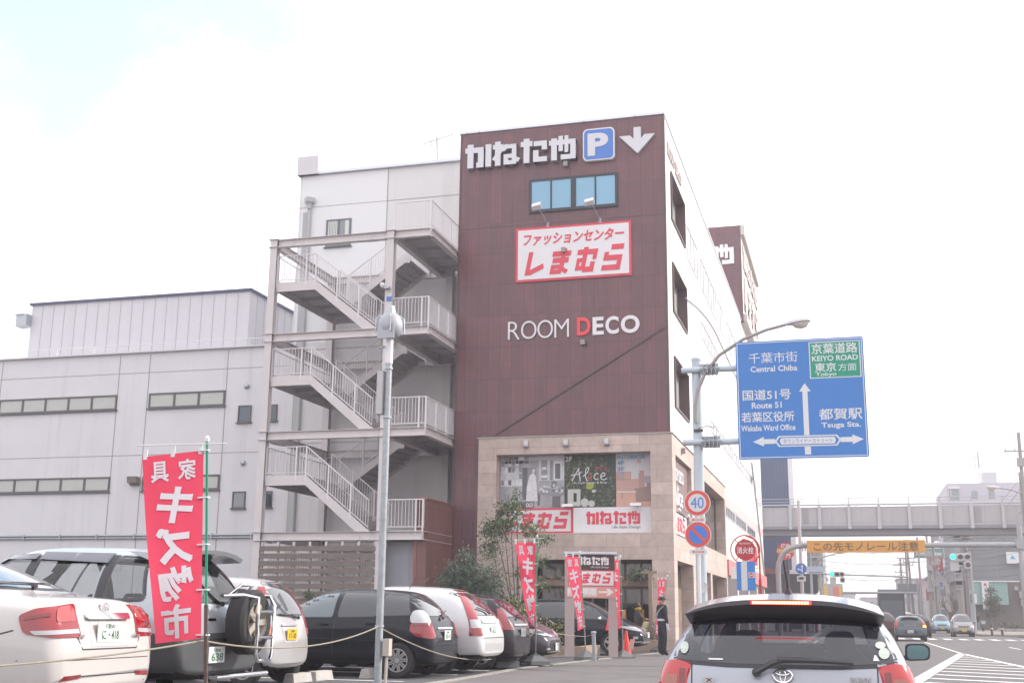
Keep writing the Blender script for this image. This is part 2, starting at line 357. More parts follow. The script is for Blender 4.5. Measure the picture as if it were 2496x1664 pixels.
for y in (7.7, 10.2, 12.9, 15.7, 18.6, 21.4, 23.4, 25.7, 28.2):
    line(g, (-11.8,y), (-7.05,y), .13, zl(y)+.003)
    line(g, (-18.8,y), (-14.1,y), .13, zl(y)+.003)
line(g, (-11.8,20), (-11.8,28), .13, zl(20)+.004, zl(28)+.004)
struct(g.build('parking_markings', paint))

# ================================================================ WHITE WAREHOUSE-LIKE ANNEX ON THE LEFT
wallA = mat('painted_wall', (.68,.665,.69), .75, var=(.7,.05), streak=(2.2,.10,.42,(.42,.40,.41)), bump=(14,.08))
wallB = mat('painted_wall_grey', (.64,.63,.65), .75, var=(.5,.05), streak=(1.6,.12,.35,(.42,.41,.42)))
pent = mat('siding_grey', (.58,.57,.6), .6, var=(.5,.04), streak=(1.2,.08,.3,(.4,.39,.41)))
jnt = mat('joint_sealant', (.33,.32,.33), .9)
framem = mat('window_frame_dark', (.1,.095,.1), .4, var=(8,.15))
frost = mat('frosted_pane', (.48,.49,.46), .25, var=(2,.06))
darkpane = mat('dark_pane', (.06,.085,.11), .06, coat=.6)
greypane = mat('grey_pane', (.2,.23,.25), .08, coat=.6)
steel = mat('galvanised_steel', (.42,.45,.48), .45, .55, var=(9,.12))
rail_w = mat('white_rail', (.68,.67,.68), .5, var=(5,.06))
ann = thing('annex_building', 'long white rendered annex with strips of frosted windows and a grey rooftop block', 'building', (-34,44.75,0))
def PO(mb, name, mats, root, **k):   # part given in world coordinates under a root empty without rotation
    o = mb.build(name, mats, root, **k); o.location = -root.location; return o
g = MB(); g.box(-60,-22.5,44.75,75,-.05,12.38); wl = PO(g, 'wall', wallA, ann)
g = MB()
for x in (-42.8,-37.1,-30.9,-29.38,-25.53): g.box(x-.02,x+.02,44.742,44.76,.1,12.3)
for z in (7.82,11.48): g.box(-60,-22.6,44.744,44.76,z-.016,z+.016)
PO(g, 'wall_joint', jnt, wl.parent)
g = MB(); g.box(-60,-22.5,44.6,45.0,12.38,12.44); PO(g, 'parapet_coping', wallB, ann)
def window(root, x0, x1, z0, z1, y, panes, fm, pm, fw=.07, dep=.06, name='window', mull=.1, sill=True):
    """framed window set in a wall facing -y: frame ring, mullions, panes as a child"""
    g = MB(); ya, yb = y-dep, y+.02
    g.box(x0,x1,ya,yb,z0,z0+fw); g.box(x0,x1,ya,yb,z1-fw,z1); g.box(x0,x0+fw,ya,yb,z0+fw,z1-fw); g.box(x1-fw,x1,ya,yb,z0+fw,z1-fw)
    wd = (x1-x0-2*fw)/panes
    for i in range(1, panes): xm = x0+fw+wd*i; g.box(xm-mull/2,xm+mull/2,ya+.004,yb,z0+fw,z1-fw)
    f = PO(g, name, fm, root)
    p = MB(); p.box(x0+fw*.8,x1-fw*.8,y-dep*.45,y-.004,z0+fw*.8,z1-fw*.8); po = p.build('pane', pm, f)
    if sill:
        s_ = MB(); s_.box(x0-.06,x1+.06,y-dep-.05,y+.01,z0-.05,z0-.002); s_.build('sill', framem, f)
    return f
for z0, z1 in ((9.86,10.53),(6.26,6.9)):
    window(ann, -43.3,-37.2, z0, z1, 44.75, 5, framem, frost); window(ann, -37.05,-30.89, z0, z1, 44.75, 5, framem, frost); window(ann, -29.27,-25.55, z0, z1, 44.75, 3, framem, frost)
for x0, x1, z0, z1, pm in ((-24.87,-24.25,9.1,9.83,darkpane),(-23.52,-23.03,9.12,9.82,darkpane),(-24.88,-24.28,5.46,6.16,greypane),(-23.53,-23.05,5.48,6.16,darkpane)):
    window(ann, x0, x1, z0, z1, 44.75, 1, framem, pm, fw=.05)
g = MB(); g.obox((-23.28,44.62,5.72), (.2,0,0), (0,.012,.0), (0,-.1,.3)); PO(g, 'tilted_sash', darkpane, ann)
# rooftop block
g = MB(); g.box(-38.45,-26.45,48,54.5,12.35,15.9); PO(g, 'rooftop_block', pent, ann)
g = MB()
for i in range(1, 19): x = -38.45+i*.632; g.box(x-.011,x+.011,47.988,48.01,12.4,15.88)
for i in range(1, 9): y = 48+i*.72; g.box(-26.46,-26.438,y-.012,y+.012,12.4,15.88)
PO(g, 'siding_joint', mat('pale_seam', (.4,.39,.41), .8), ann)
g = MB(); g.box(-38.55,-26.35,47.9,54.6,15.9,16.02); PO(g, 'roof_edge', mat('navy_flashing', (.07,.075,.13), .4, .3), ann)
g = MB(); g.obox((-38.72,47.9,15.1), (.3,0,.04), (0,.3,0), (0,0,.28)); g.box(-39.1,-38.6,47.55,48.0,15.36,15.42); PO(g, 'vent_hood', steel, ann)
# parapet railing
g = MB(); g.tube([(-60,45,12.84),(-22.6,45,12.84)], .022, 6); g.tube([(-60,45,12.5),(-22.6,45,12.5)], .016, 6)
for i in range(20): g.tube([(-59.8+i*1.95,45,12.4),(-59.8+i*1.95,45,12.84)], .02, 6)
for i in range(22): g.tube([(-25.2+i*.12,45,12.5),(-25.2+i*.12,45,12.84)], .008, 4)
for i in range(16): g.tube([(-37.6-i*.12,45,12.5),(-37.6-i*.12,45,12.84)], .008, 4)
PO(g, 'parapet_railing', rail_w, ann)
# pipes, vents
g = MB(); g.tube([(-60,44.66,4.36),(-22.5,44.66,4.36)], .045, 8); g.tube([(-60,44.66,4.25),(-22.5,44.66,4.25)], .035, 8)
for i in range(20): g.box(-59+i*1.85-.03,-59+i*1.85+.03,44.6,44.76,4.2,4.42)
PO(g, 'conduit_pipe', steel, ann)
for x, z in ((-24.53,10.66),(-24.49,7.36)):
    g = MB(); g.lathe([(0,.09),(.05,.12),(.09,.1),(.12,.05),(.121,0)], (x,44.75,z), (0,-1,0), 14); PO(g, 'wall_vent', steel, ann, smooth=True)
g = MB(); g.obox((-29.62,44.58,6.72), (.22,0,0), (0,.17,.0), (0,-.04,.14)); g.box(-29.83,-29.41,44.6,44.75,6.5,6.6); PO(g, 'vent_hood', mat('rusty_hood', (.3,.26,.24), .7, .2, var=(9,.4)), ann)
g = MB(); g.box(-31.5,-30.0,44.72,44.76,2.9,3.75); PO(g, 'patched_panel', wallB, ann)
# rear part, to the left of the picture the lot goes on

# ================================================================ THE STORE
store = thing('store_building', 'five storey store with dark wood clad front, beige stone base and white sides', 'building', (-10,42.1,0))
clad = brick_mat('brown_cladding', (.158,.064,.072), (.124,.056,.065), (.075,.037,.046), .46, 1.24, .007, 'xz', 0, .35, (1.5,.1), (1.3,.153,.007))
cladside = brick_mat('brown_cladding_side', (.155,.082,.088), (.10,.064,.075), (.045,.03,.033), .46, 1.24, .012, 'yz', 0, .45, (1.5,.1), (1.3,.153,.01))
stone = brick_mat('beige_stone', (.54,.435,.39), (.45,.36,.32), (.34,.27,.245), 1.22, .455, .008, 'xy+', .5, .7, (2.2,.22))
white = mat('white_panel', (.76,.74,.73), .6, var=(.3,.03))
creamp = mat('cream_panel', (.72,.66,.61), .6, var=(.3,.03))
lintel = mat('brown_trim', (.09,.05,.05), .4)
wing_m = mat('wing_render', (.68,.67,.67), .8, var=(.6,.05), streak=(1.3,.16,.5,(.47,.44,.41)), bump=(14,.08))
# front cladding
g = MB(); g.box(-14.14,-6.0,41.98,42.1,7.66,20.0); g.box(-14.14,-13.15,41.98,42.1,.05,7.66); PO(g, 'front_cladding', clad, store)
g = MB(); g.bar((-12.72,41.96,7.70),(-6.1,41.96,11.6),.06,.07); g.box(-14.1,-6.02,41.972,41.99,15.97,16.01); g.box(-6.045,-5.97,41.955,42.11,7.68,20.0); g.box(-14.17,-14.11,41.955,42.12,.1,20.0); PO(g, 'cladding_trim', lintel, store)
g = MB(); g.box(-14.22,-5.95,41.93,42.4,20.0,20.1); g.box(-6.3,-5.95,42.4,89.1,20.0,20.08)
for x in (-13.9,-13.4,-9.1,-7.1): g.box(x-.03,x+.03,41.9,41.99,20.0,20.13)
PO(g, 'parapet_coping', mat('coping_metal', (.6,.62,.68), .35, .5), store)
# main white body
g = MB(); g.box(-14.1,-6.4,42.1,89,7.66,20.0)
g.box(-6.4,-6.0,42.1,43.5,7.66,20); g.box(-6.4,-6.0,47.5,89,7.66,20)
for z0, z1 in ((7.66,8.9),(10.85,12.6),(14.55,16.3),(18.25,20)): g.box(-6.4,-6.0,43.5,47.5,z0,z1)
g.box(-14.1,-6.95,44.6,89,-.05,7.66); g.box(-6.95,-6.0,60.75,89,-.05,7.66)
PO(g, 'side_wall', white, store)
g = MB()
for z in (9.3,10.9,12.55,14.2,15.85,17.5,19.1): g.box(-6.01,-5.992,47.6,88.9,z-.008,z+.008)
for y in (47.9,52.9,60.2,64.5,70.4,75.4,80.4,85): g.box(-6.01,-5.993,y-.008,y+.008,7.7,19.9)
PO(g, 'panel_joint', mat('pale_joint', (.5,.48,.46), .8), store)
# deep brown-lined windows on the side
for z0, z1 in ((8.9,10.85),(12.6,14.55),(16.3,18.25)):
    g = MB(); g.box(-6.38,-5.93,43.5,43.56,z0,z1); g.box(-6.38,-5.93,47.44,47.5,z0,z1); g.box(-6.38,-5.93,43.56,47.44,z0,z0+.05); g.box(-6.38,-5.93,43.56,47.44,z1-.05,z1)
    f = PO(g, 'window', lintel, store)
    p = MB(); p.box(-6.39,-6.34,43.56,47.44,z0+.05,z1-.05); p.build('pane', mat('blind_pane', (.5,.5,.5), .2), f)
    p = MB(); [p.box(-6.34,-6.3,y-.03,y+.03,z0+.05,z1-.05) for y in (44.8,46.1)]; p.build('mullion', mat('alu', (.5,.5,.52), .4, .5), f)
def side_window(y0, y1, z0, z1, n, x=-6.0):
    g = MB(); g.box(x-.01,x+.03,y0,y1,z0,z0+.06); g.box(x-.01,x+.03,y0,y1,z1-.06,z1)
    for i in range(n+1): y = y0+(y1-y0)*i/n; g.box(x-.01,x+.028,y-.05,y+.05,z0+.06,z1-.06)
    f = PO(g, 'window', mat('alu', (.5,.5,.52), .4, .5), store); p = MB(); p.box(x-.005,x+.012,y0+.02,y1-.02,z0+.03,z1-.03); p.build('pane', greypane, f)
for a in ((48.4,51.9,16.1,17.65,3),(53.1,59.7,16.1,17.6,6),(60.5,63.3,16.1,17.55,2),(65.3,71.5,16.0,17.5,4),(53.0,59.5,13.7,14.5,5),(55.8,59.5,9.8,10.35,3),(60.2,66.7,9.8,10.4,5),(67.6,74.2,9.8,10.35,5),(75,80.5,9.8,10.35,4),(83.4,87.6,8.95,10.5,1)): side_window(*a)
for a in ((60.9,66.8,6.28,6.82,4),(67.4,74.1,6.28,6.82,4),(74.9,81.5,6.28,6.82,4)): side_window(*a)
# arched moulding and cable on the side, red bands
g = MB(); pts = [(-5.97,47.3+i*.9,14.1+1.25*math.sin(min(1,i/14)*math.pi/2)) for i in range(15)]+[(-5.97,62+i*2,15.32-.02*i) for i in range(6)]
g.tube(pts, .035, 6); PO(g, 'arched_moulding', mat('alu', (.5,.5,.52), .4), store)
g = MB(); g.tube([(-5.9,79.3,11.2),(-5.9,83,8.2),(-5.9,87.7,4.2)], .06, 6); PO(g, 'drain_pipe', steel, store)
redb = mat('faded_red', (.55,.2,.21), .6, var=(.5,.1)); redl = mat('pale_red_band', (.7,.45,.45), .6)
g = MB(); g.box(-6.0,-5.985,60.75,89,6.88,7.44); PO(g, 'pale_red_band', redl, store)
g = MB(); g.box(-6.0,-5.82,60.8,89,3.28,4.06); PO(g, 'fascia_band', redb, store)
g = MB(); g.box(-5.995,-5.988,60.75,89,4.07,6.2); PO(g, 'cream_panel', creamp, store)
# bays under the fascia
for y0, y1 in ((61.4,67),(68,74),(75,81),(82,88)):
    g = MB(); g.box(-5.998,-5.97,y0,y1,.1,3.2); PO(g, 'shopfront_bay', mat('bay_dark', (.16,.14,.14), .3), store)
# stone base, pieces butted round the openings
g = MB()
g.box(-13.15,-5.9,41.85,42.35,7.03,7.66); g.box(-13.15,-12.45,41.85,42.35,-.05,7.03); g.box(-6.68,-5.9,41.85,42.35,-.05,7.03); g.box(-12.45,-6.68,41.85,42.35,3.2,4.14); g.box(-12.45,-11.36,41.85,42.35,-.05,3.2)
X0, X1 = -6.4, -5.9
g.box(X0,X1,42.35,60.75,7.0,7.66); g.box(X0,X1,42.35,42.7,-.05,7.0); g.box(X0,X1,47.2,48.0,-.05,7.0); g.box(X0,X1,60.35,60.75,-.05,7.0); g.box(X0,X1,42.7,47.2,3.2,4.1); g.box(X0,X1,48,60.35,3.1,4.2); g.box(X0,X1,53.2,53.9,-.05,3.1)
PO(g, 'stone_base', stone, store)
g = MB(); g.box(-13.2,-5.86,41.82,42.37,7.662,7.70); g.box(-6.4,-5.86,42.37,60.8,7.662,7.70); PO(g, 'stone_cap', conc, store)
# behind the openings
g = MB(); g.box(-12.5,-6.6,42.4,42.5,4.1,7.05); g.box(-6.55,-6.45,42.6,60.5,4.0,7.1); PO(g, 'signboard_backing', mat('dark_backing', (.07,.07,.075), .5), store)
g = MB(); 
for y0, y1, pm in ((48.3,52.2,0),(52.3,56.2,1),(56.3,60.2,0)): g.box(-6.45,-6.40,y0,y1,4.3,6.95)
PO(g, 'shop_window', mat('shop_glass', (.1,.09,.085), .05, coat=1), store)
g = MB()
for y in (48.2,52.25,56.25,60.25): g.box(-6.42,-6.36,y-.06,y+.06,4.25,6.98)
g.box(-6.42,-6.37,48.2,60.3,4.22,4.3); PO(g, 'shop_window_frame', framem, store)
# ground floor shopfront: dark glass, frames, beam, warm interior
intm = mat('shop_interior', (.22,.16,.12), .7, var=(1.5,.5))
g = MB(); g.box(-13.0,-6.95,44.55,44.6,.1,3.3); g.box(-6.9,-6.85,43,60,.1,3.2); PO(g, 'interior_wall', intm, store)
g = MB(); g.box(-11.3,-6.7,43.25,43.29,.1,3.2); PO(g, 'shop_glass', window_glass('shop_pane', (.42,.4,.38), .35), store)
g = MB()
for x in (-11.3,-10.2,-9.1,-8.6,-7.9,-7.3,-6.75): g.box(x-.035,x+.035,43.2,43.34,.1,3.2)
g.box(-11.35,-6.7,43.18,43.36,2.2,2.4); g.box(-11.35,-6.7,43.2,43.34,3.1,3.2); g.box(-11.35,-6.7,43.2,43.34,.1,.2); PO(g, 'shop_frame', mat('brown_frame', (.17,.125,.1), .5), store)
g = MB(); 
for x, z, c in ((-10.6,.9,0),(-9.6,1.0,1),(-8.1,.8,2),(-8.4,1.5,0),(-10,1.8,2),(-7.5,1.3,1)): g.box(x-.3,x+.3,44.2,44.5,.12,z,c)
PO(g, 'display_shelf', [mat('shelf_wood', (.3,.2,.12), .6), mat('shelf_white', (.6,.57,.52), .6), mat('shelf_yellow', (.5,.36,.12), .6)], store)
g = MB(); g.box(-11.36,-6.68,41.9,42.3,2.28,2.5); 
for i in range(11): g.box(-11.2+i*.43,-11.1+i*.43,41.72,42.36,2.5,2.62)
PO(g, 'pergola_beam', mat('weathered_wood', (.26,.19,.145), .8, var=(5,.3)), store)
# windows on the brown front
navy = mat('dark_navy_frame', (.02,.025,.035), .4); bluep = mat('blue_film_pane', (.19,.4,.56), .12, coat=.5, var=(.6,.06))
for x0, x1 in ((-11.29,-9.52),(-9.52,-7.79)):
    g = MB(); ya, yb = 41.9, 41.985
    g.box(x0,x1,ya,yb,16.42,16.54); g.box(x0,x1,ya,yb,17.7,17.79); g.box(x0,x0+.1,ya,yb,16.54,17.7); g.box(x1-.1,x1,ya,yb,16.54,17.7); xm = (x0+x1)/2; g.box(xm-.03,xm+.03,ya+.004,yb,16.54,17.7)
    f = PO(g, 'window', navy, store); p = MB(); p.box(x0+.08,x1-.08,41.93,41.975,16.5,17.74); p.build('pane', bluep, f)
g = MB(); g.box(-12.5,-12.4,41.78,41.85,7.0,7.04)
# white wing behind the stairs
g = MB(); g.box(-22.5,-14.12,44.7,62,-.05,20.0); PO(g, 'wing_wall', wing_m, store)
g = MB(); g.box(-22.4,-18.36,44.692,44.71,12.4,19.98); PO(g, 'fresh_paint_panel', mat('fresh_white', (.74,.74,.76), .7), store)
g = MB(); g.box(-22.5,-14.15,44.69,44.71,18.5,18.53); g.box(-18.37,-18.34,44.685,44.71,.1,19.98); g.box(-22.3,-22.27,44.688,44.71,.1,12.4); g.box(-20.7,-20.67,44.688,44.71,.1,14); g.box(-22.4,-14.15,44.688,44.71,12.1,12.13)
g.box(-22.4,-14.15,44.688,44.71,8.1,8.13); g.box(-22.4,-14.15,44.688,44.71,4.3,4.33); PO(g, 'wall_joint', jnt, store)
g = MB(); g.box(-22.6,-14.1,44.55,45,20.0,20.12); PO(g, 'wing_coping', MATS['coping_metal'], store)
g = MB(); g.box(-22.6,-21.6,44.5,45.6,20.0,20.85); PO(g, 'corner_block', wallB, store)
f = window(store, -21.15,-19.98,16.62,17.86,44.69,2, mat('dark_grey_frame', (.13,.14,.17), .4), greypane, fw=.06, dep=.04)
g = MB(); 
for i in range(7): g.box(-21.05+i*.075,-21.0+i*.075,44.655,44.662,16.7,17.78)
g.box(-20.26,-20.08,44.655,44.662,16.7,17.78); g.build('curtain', mat('curtain', (.62,.64,.6), .8), f)
g = MB(); g.tube([(-21.95,44.6,18.4),(-21.95,44.6,12.5),(-21.98,44.6,.3)], .075, 8); g.lathe([(0,.1),(.22,.12),(.3,.24),(.5,.26),(.5,.0)], (-21.95,44.55,18.4), (0,0,1), 4); g.box(-22.3,-22.02,44.69,44.71,.2,18.3, 0)
PO(g, 'downpipe', mat('grey_pipe', (.42,.43,.44), .6), store)
# tower sign block at the far end of the roof
g = MB(); g.box(-13.2,-5.84,75.72,75.84,19.9,26.55); PO(g, 'far_tower_cladding', clad, store)
g = MB(); g.box(-13.2,-5.84,75.84,89.05,19.95,26.55); g.box(-5.86,-5.8,75.72,89.05,26.56,26.62); PO(g, 'far_tower_wall', creamp, store)
g = MB()
g.box(-5.84,-5.6,75.72,89.05,25.9,26.55); g.box(-5.84,-5.6,75.8,89.05,20.0,20.5); PO(g, 'far_tower_trim', mat('tower_trim', (.5,.46,.44), .5), store)
# antenna on the wing roof
ant = thing('roof_antenna', 'thin television aerial standing on the white wing roof', 'antenna', (-16.9,47,20.0))
g = MB(); g.tube([(-16.9,47,20.0),(-17.0,47,22.25)], .045, 6); PO(g, 'mast', steel, ant)
g = MB(); g.tube([(-17.75,47,21.95),(-16.2,47,22.3)], .028, 5)
for i in range(9): x = -17.7+i*.18; g.tube([(x,46.6,21.96+i*.04),(x,47.4,21.96+i*.04)], .012, 4)
g.tube([(-17.3,47,22.3),(-17.22,47,21.68)], .022, 5); PO(g, 'boom', steel, ant)
g = MB(); g.tube([(-17.3,47,20.5),(-16.95,47,20.9),(-16.55,47,21.3)], .015, 5); g.tube([(-17.25,47,20.2),(-17.1,47,20.7)], .02, 5); PO(g, 'lower_aerial', steel, ant)

# low red-brown wall and grey panels under the stairs
lw = thing('low_wall', 'red-brown panel wall standing out from the store front beside the stairs', 'wall', (-14.35,40.6,.1))
g = MB(); g.box(-14.58,-14.15,39.15,41.95,.0,5.16); PO(g, 'panel', brick_mat('redbrown_panel', (.2,.085,.075), (.17,.075,.07), (.07,.035,.03), 3.2, 1.22, .008, 'xy+', 0, .5, (2,.1)), lw)
g = MB(); g.box(-14.62,-14.11,39.1,41.95,5.16,5.22); g.box(-14.60,-14.5,39.13,39.16,.0,5.16); PO(g, 'cap', mat('red_trim', (.26,.085,.07), .5), lw)
gp = thing('panel_wall', 'grey panelled partition under the right end of the staircase', 'wall', (-15.1,39.5,.1))
g = MB(); g.box(-15.72,-14.6,39.42,39.6,.05,3.72); PO(g, 'panel', mat('bluegrey_panel', (.3,.31,.34), .6, var=(1,.05)), gp)
g = MB()
for z in (.95,1.9,2.85): g.box(-15.72,-14.6,39.41,39.43,z-.008,z+.008)
g.box(-14.87,-14.85,39.408,39.43,.1,3.72); PO(g, 'joint', jnt, gp)
# ================================================================ SIGNS ON THE STORE
whiteL = mat('sign_white', (.72,.71,.73), .45, var=(3,.03)); redL = mat('sign_red', (.66,.055,.09), .45, var=(2,.06)); blueL = mat('sign_blue', (.06,.19,.56), .45, var=(2,.05))
greyL = mat('letter_grey', (.62,.62,.66), .45); edgeL = mat('letter_edge', (.24,.23,.24), .5); blackL = mat('sign_black', (.02,.02,.022), .4); brownL = mat('sign_dark_brown', (.05,.032,.03), .5)
greyT = mat('text_grey', (.25,.25,.27), .5)
UX, UZ = Vector((1,0,0)), Vector((0,0,1)); UY = Vector((0,1,0)); FN = Vector((0,-1,0))
def front(mb_fn): return mb_fn
def T(mb, s, x0, z0, x1, z1, y, th=.012, **k):      # lettering on a wall facing the camera (-y)
    return write(mb, s, (0,y,0), UX, UZ, (x0,z0,x1,z1), th=th, **k)
# かねたや in big block letters
s = thing('shop_sign', 'big white block kana letters at the top of the brown front', 'sign', (-11.6,41.98,18.4))
g = MB(); kana(g, ['ka','ne','ta','ya'], (0,41.975,0), UX, UZ, (-13.88,18.43,-9.38,19.44), .22, 2.7, .06, m=0); PO(g, 'letters_edge', edgeL, s)
g = MB(); kana(g, ['ka','ne','ta','ya'], (0,41.752,0), UX, UZ, (-13.88,18.43,-9.38,19.44), .02, 2.7, .06); PO(g, 'letters', greyL, s)
def rrect(x0, z0, x1, z1, r, n=5):
    P = []
    for cx, cz, a0 in ((x1-r,z0+r,-90),(x1-r,z1-r,0),(x0+r,z1-r,90),(x0+r,z0+r,180)):
        for i in range(n+1): a = R(a0+90*i/n); P.append((cx+r*math.cos(a), cz+r*math.sin(a)))
    return P
s = thing('parking_sign', 'blue rounded square sign with a white letter P on the brown front', 'sign', (-8.5,41.98,18.3))
g = MB(); g.prism(rrect(-9.12,18.31,-7.88,19.62,.18), (0,41.975,0), UX, UZ, FN*.16); bd = PO(g, 'board', whiteL, s)
g = MB(); g.prism(rrect(-9.07,18.36,-7.93,19.57,.15), (0,41.815,0), UX, UZ, FN*.012); PO(g, 'face', blueL, s)
g = MB(); T(g, 'P', -8.93, 18.5, -8.12, 19.42, 41.803, bold=.045); PO(g, 'letter', greyL, s)
s = thing('arrow_sign', 'white arrow pointing down beside the blue parking sign', 'sign', (-7,41.98,18.4))
g = MB(); g.prism([(-7.0,18.45),(-6.32,19.2),(-6.72,19.2),(-6.86,19.05),(-6.86,19.52),(-7.14,19.52),(-7.14,19.05),(-7.28,19.2),(-7.7,19.2)], (0,41.975,0), UX, UZ, FN*.14); PO(g, 'arrow', greyL, s)
g = MB(); g.prism([(-7.0,18.42),(-6.3,19.2),(-6.34,19.22),(-7.68,19.22),(-7.72,19.2)], (0,41.977,0), UX, UZ, FN*.06); 
# red and white sign with katakana and hiragana
s = thing('shop_sign', 'white board with red border and two lines of red kana on the brown front', 'sign', (-9.55,41.98,13.66))
g = MB(); g.box(-11.8,-7.29,41.92,41.978,13.66,15.82); PO(g, 'border', redL, s)
g = MB(); g.box(-11.71,-7.38,41.905,41.92,13.75,15.73); PO(g, 'board', whiteL, s)
g = MB(); T(g, 'ファッションセンター', -11.5, 15.08, -7.56, 15.58, 41.905, bold=.028, shear=.16); kana(g, ['shi','ma','mu','ra'], (0,41.905,0), UX, UZ, (-11.42,13.9,-7.62,14.88), .012, 2.15, .28, shear=.2); PO(g, 'lettering', redL, s)
for x, l in ((-10.67,'floodlight on a bent arm above the left part of the red kana board'), (-8.62,'floodlight on a bent arm above the right part of the red kana board')):
    s = thing('floodlight', l, 'lamp', (x,41.98,15.9), group='floodlights over the red kana board')
    g = MB(); g.tube([(x+.13,41.97,15.86),(x+.12,41.75,16.0),(x-.02,41.2,16.3)], .022, 6); g.box(x+.08,x+.18,41.93,41.98,15.8,16.0); PO(g, 'arm', steel, s)
    g = MB(); g.obox((x-.1,41.1,16.38), (.17,0,.03), (0,.1,-.05), (0,.04,.07)); PO(g, 'lamp_head', whiteL, s)
for x, z, l in ((-9.89,14.8,'small box lamp in the middle of the red kana board'), (-9.81,18.27,'small box lamp under the big white kana letters'), (-9.15,11.15,'small box lamp under the thin and bold latin letters')):
    s = thing('wall_lamp', l, 'lamp', (x,41.9,z)); g = MB(); g.box(x-.08,x+.08,41.76,41.9,z-.08,z+.1); PO(g, 'lamp_body', mat('lamp_body', (.3,.28,.28), .5), s); g = MB(); g.box(x-.03,x+.03,41.9,41.98,z-.03,z+.05); PO(g, 'bracket', steel, s)
# ROOM DECO
s = thing('shop_sign', 'thin white and bold letters ROOM DECO with a red D on the brown front', 'sign', (-9.5,41.98,11.4))
g = MB()
for ch, x0, x1 in (('R',-12.08,-11.62),('O',-11.56,-10.96),('O',-10.92,-10.32),('M',-10.26,-9.7)): T(g, ch, x0, 11.42, x1, 12.12, 41.965, th=.05, bold=-.012)
PO(g, 'thin_letters', whiteL, s)
g = MB(); T(g, 'D', -9.39, 11.45, -8.87, 12.14, 41.965, th=.05, bold=.03); PO(g, 'red_letter', mat('letter_red', (.75,.05,.07), .4), s)
g = MB()
for ch, x0, x1 in (('E',-8.79,-8.37),('C',-8.3,-7.8),('O',-7.72,-7.02)): T(g, ch, x0, 11.44, x1, 12.12, 41.965, th=.05, bold=.03)
PO(g, 'bold_letters', whiteL, s)
for x, l in ((-11.29,'left downlight'),(-9.78,'middle downlight'),(-8.26,'right downlight')):
    s = thing('downlight', l+' of the three on the stone band above the posters', 'lamp', (x,41.85,7.4), group='downlights above the posters'); g = MB(); g.box(x-.1,x+.1,41.7,41.85,7.28,7.34); PO(g, 'shade', MATS['lamp_body'], s); g = MB(); g.box(x-.08,x+.08,41.72,41.85,7.34,7.52); PO(g, 'lamp_body', mat('alu', (.5,.5,.52)), s)
# posters in the stone opening
YP = 42.38
def quadbox(g, x0, z0, x1, z1, y, m=0, t=.004): g.box(x0, x1, y-t, y, z0, z1, m)
s = thing('poster', 'black and white poster of a dress shop interior in the stone opening', 'poster', (-11.2,YP,5.1))
g = MB(); g.box(-12.45,-9.97,YP-.02,YP,5.09,7.03); PO(g, 'print', mat('photo_grey', (.38,.37,.4), .5, var=(2.2,.4)), s)
gm = [mat('ph_%d' % i, c, .5, var=(7,.25)) for i, c in enumerate(((.55,.55,.58),(.13,.13,.145),(.26,.26,.28),(.68,.68,.7)))]
g = MB(); y = YP-.02; rr = random.Random(3)
quadbox(g, -11.75,6.86,-9.97,7.02,y,0); quadbox(g, -11.57,5.4,-11.38,6.6,y,1); quadbox(g, -11.38,6.2,-11.05,6.6,y,2); quadbox(g, -10.95,6.1,-9.98,6.85,y,0); quadbox(g, -12.42,5.9,-11.6,6.5,y,0)
for i in range(6):
    for j in range(4): quadbox(g, -12.4+i*.14, 5.95+j*.24, -12.29+i*.14, 6.14+j*.24, y-.005, rr.choice((1,2,3,3,0)))
for i in range(5):
    for j in range(2): quadbox(g, -12.3+i*.2, 6.75+j*.14, -12.14+i*.2, 6.86+j*.14, y-.005, rr.choice((1,2,3)))
for a, b in ((-10.85,-10.62),(-10.52,-10.4)): quadbox(g, a,6.12,b,6.86,y-.005,2)
quadbox(g, -10.36,6.1,-10.08,6.8,y-.0055,3); quadbox(g, -10.32,6.16,-10.12,6.72,y-.01,1); quadbox(g, -10.85,6.2,-10.62,6.3,y-.01,3); quadbox(g, -10.83,6.5,-10.66,6.6,y-.01,3)
g.prism([(-11.3,6.3),(-11.15,6.42),(-11.05,6.25),(-11.02,5.9),(-10.98,5.35),(-11.42,5.35),(-11.4,5.9)], (0,y-.011,0), UX, UZ, FN*.004, 3)
g.prism([(-11.22,6.42),(-11.16,6.56),(-11.08,6.5),(-11.1,6.4)], (0,y-.012,0), UX, UZ, FN*.004, 3)
g.prism([(-11.0,5.75),(-10.75,5.82),(-10.0,5.72),(-9.98,5.6),(-10.1,5.5),(-10.98,5.62)], (0,y-.013,0), UX, UZ, FN*.004, 2); quadbox(g, -10.42,5.12,-10.12,5.52,y-.0135,1); quadbox(g, -10.98,5.18,-10.9,5.62,y-.0135,1)
for i in range(26): a = rr.uniform(-10.95,-10.05); b = rr.uniform(5.62,5.85); quadbox(g, a,b,a+rr.uniform(.03,.1),b+rr.uniform(.03,.1),y-.014-i*.0003,rr.choice((1,3,3,0)))
g.tube([(-10.35+.09*math.cos(k*.524),y-.03,5.95+.1*math.sin(k*.524)) for k in range(13)], .012, 5, 1)
PO(g, 'photo_shapes', gm, s)
g = MB(); quadbox(g, -11.95,5.1,-11.12,5.32,y-.03,0); PO(g, 'caption_band', gm[1], s)
g = MB(); T(g, 'OLD', -11.42, 5.13, -11.15, 5.28, y-.035, th=.005, bold=.03); PO(g, 'lettering', whiteL, s)
s = thing('poster', 'dark green foliage poster with white script lettering in the stone opening', 'poster', (-9,YP,5.1))
g = MB(); g.box(-9.965,-8.04,YP-.02,YP,5.09,7.03); PO(g, 'print', mat('photo_green', (.045,.06,.045), .5, var=(5,.6)), s)
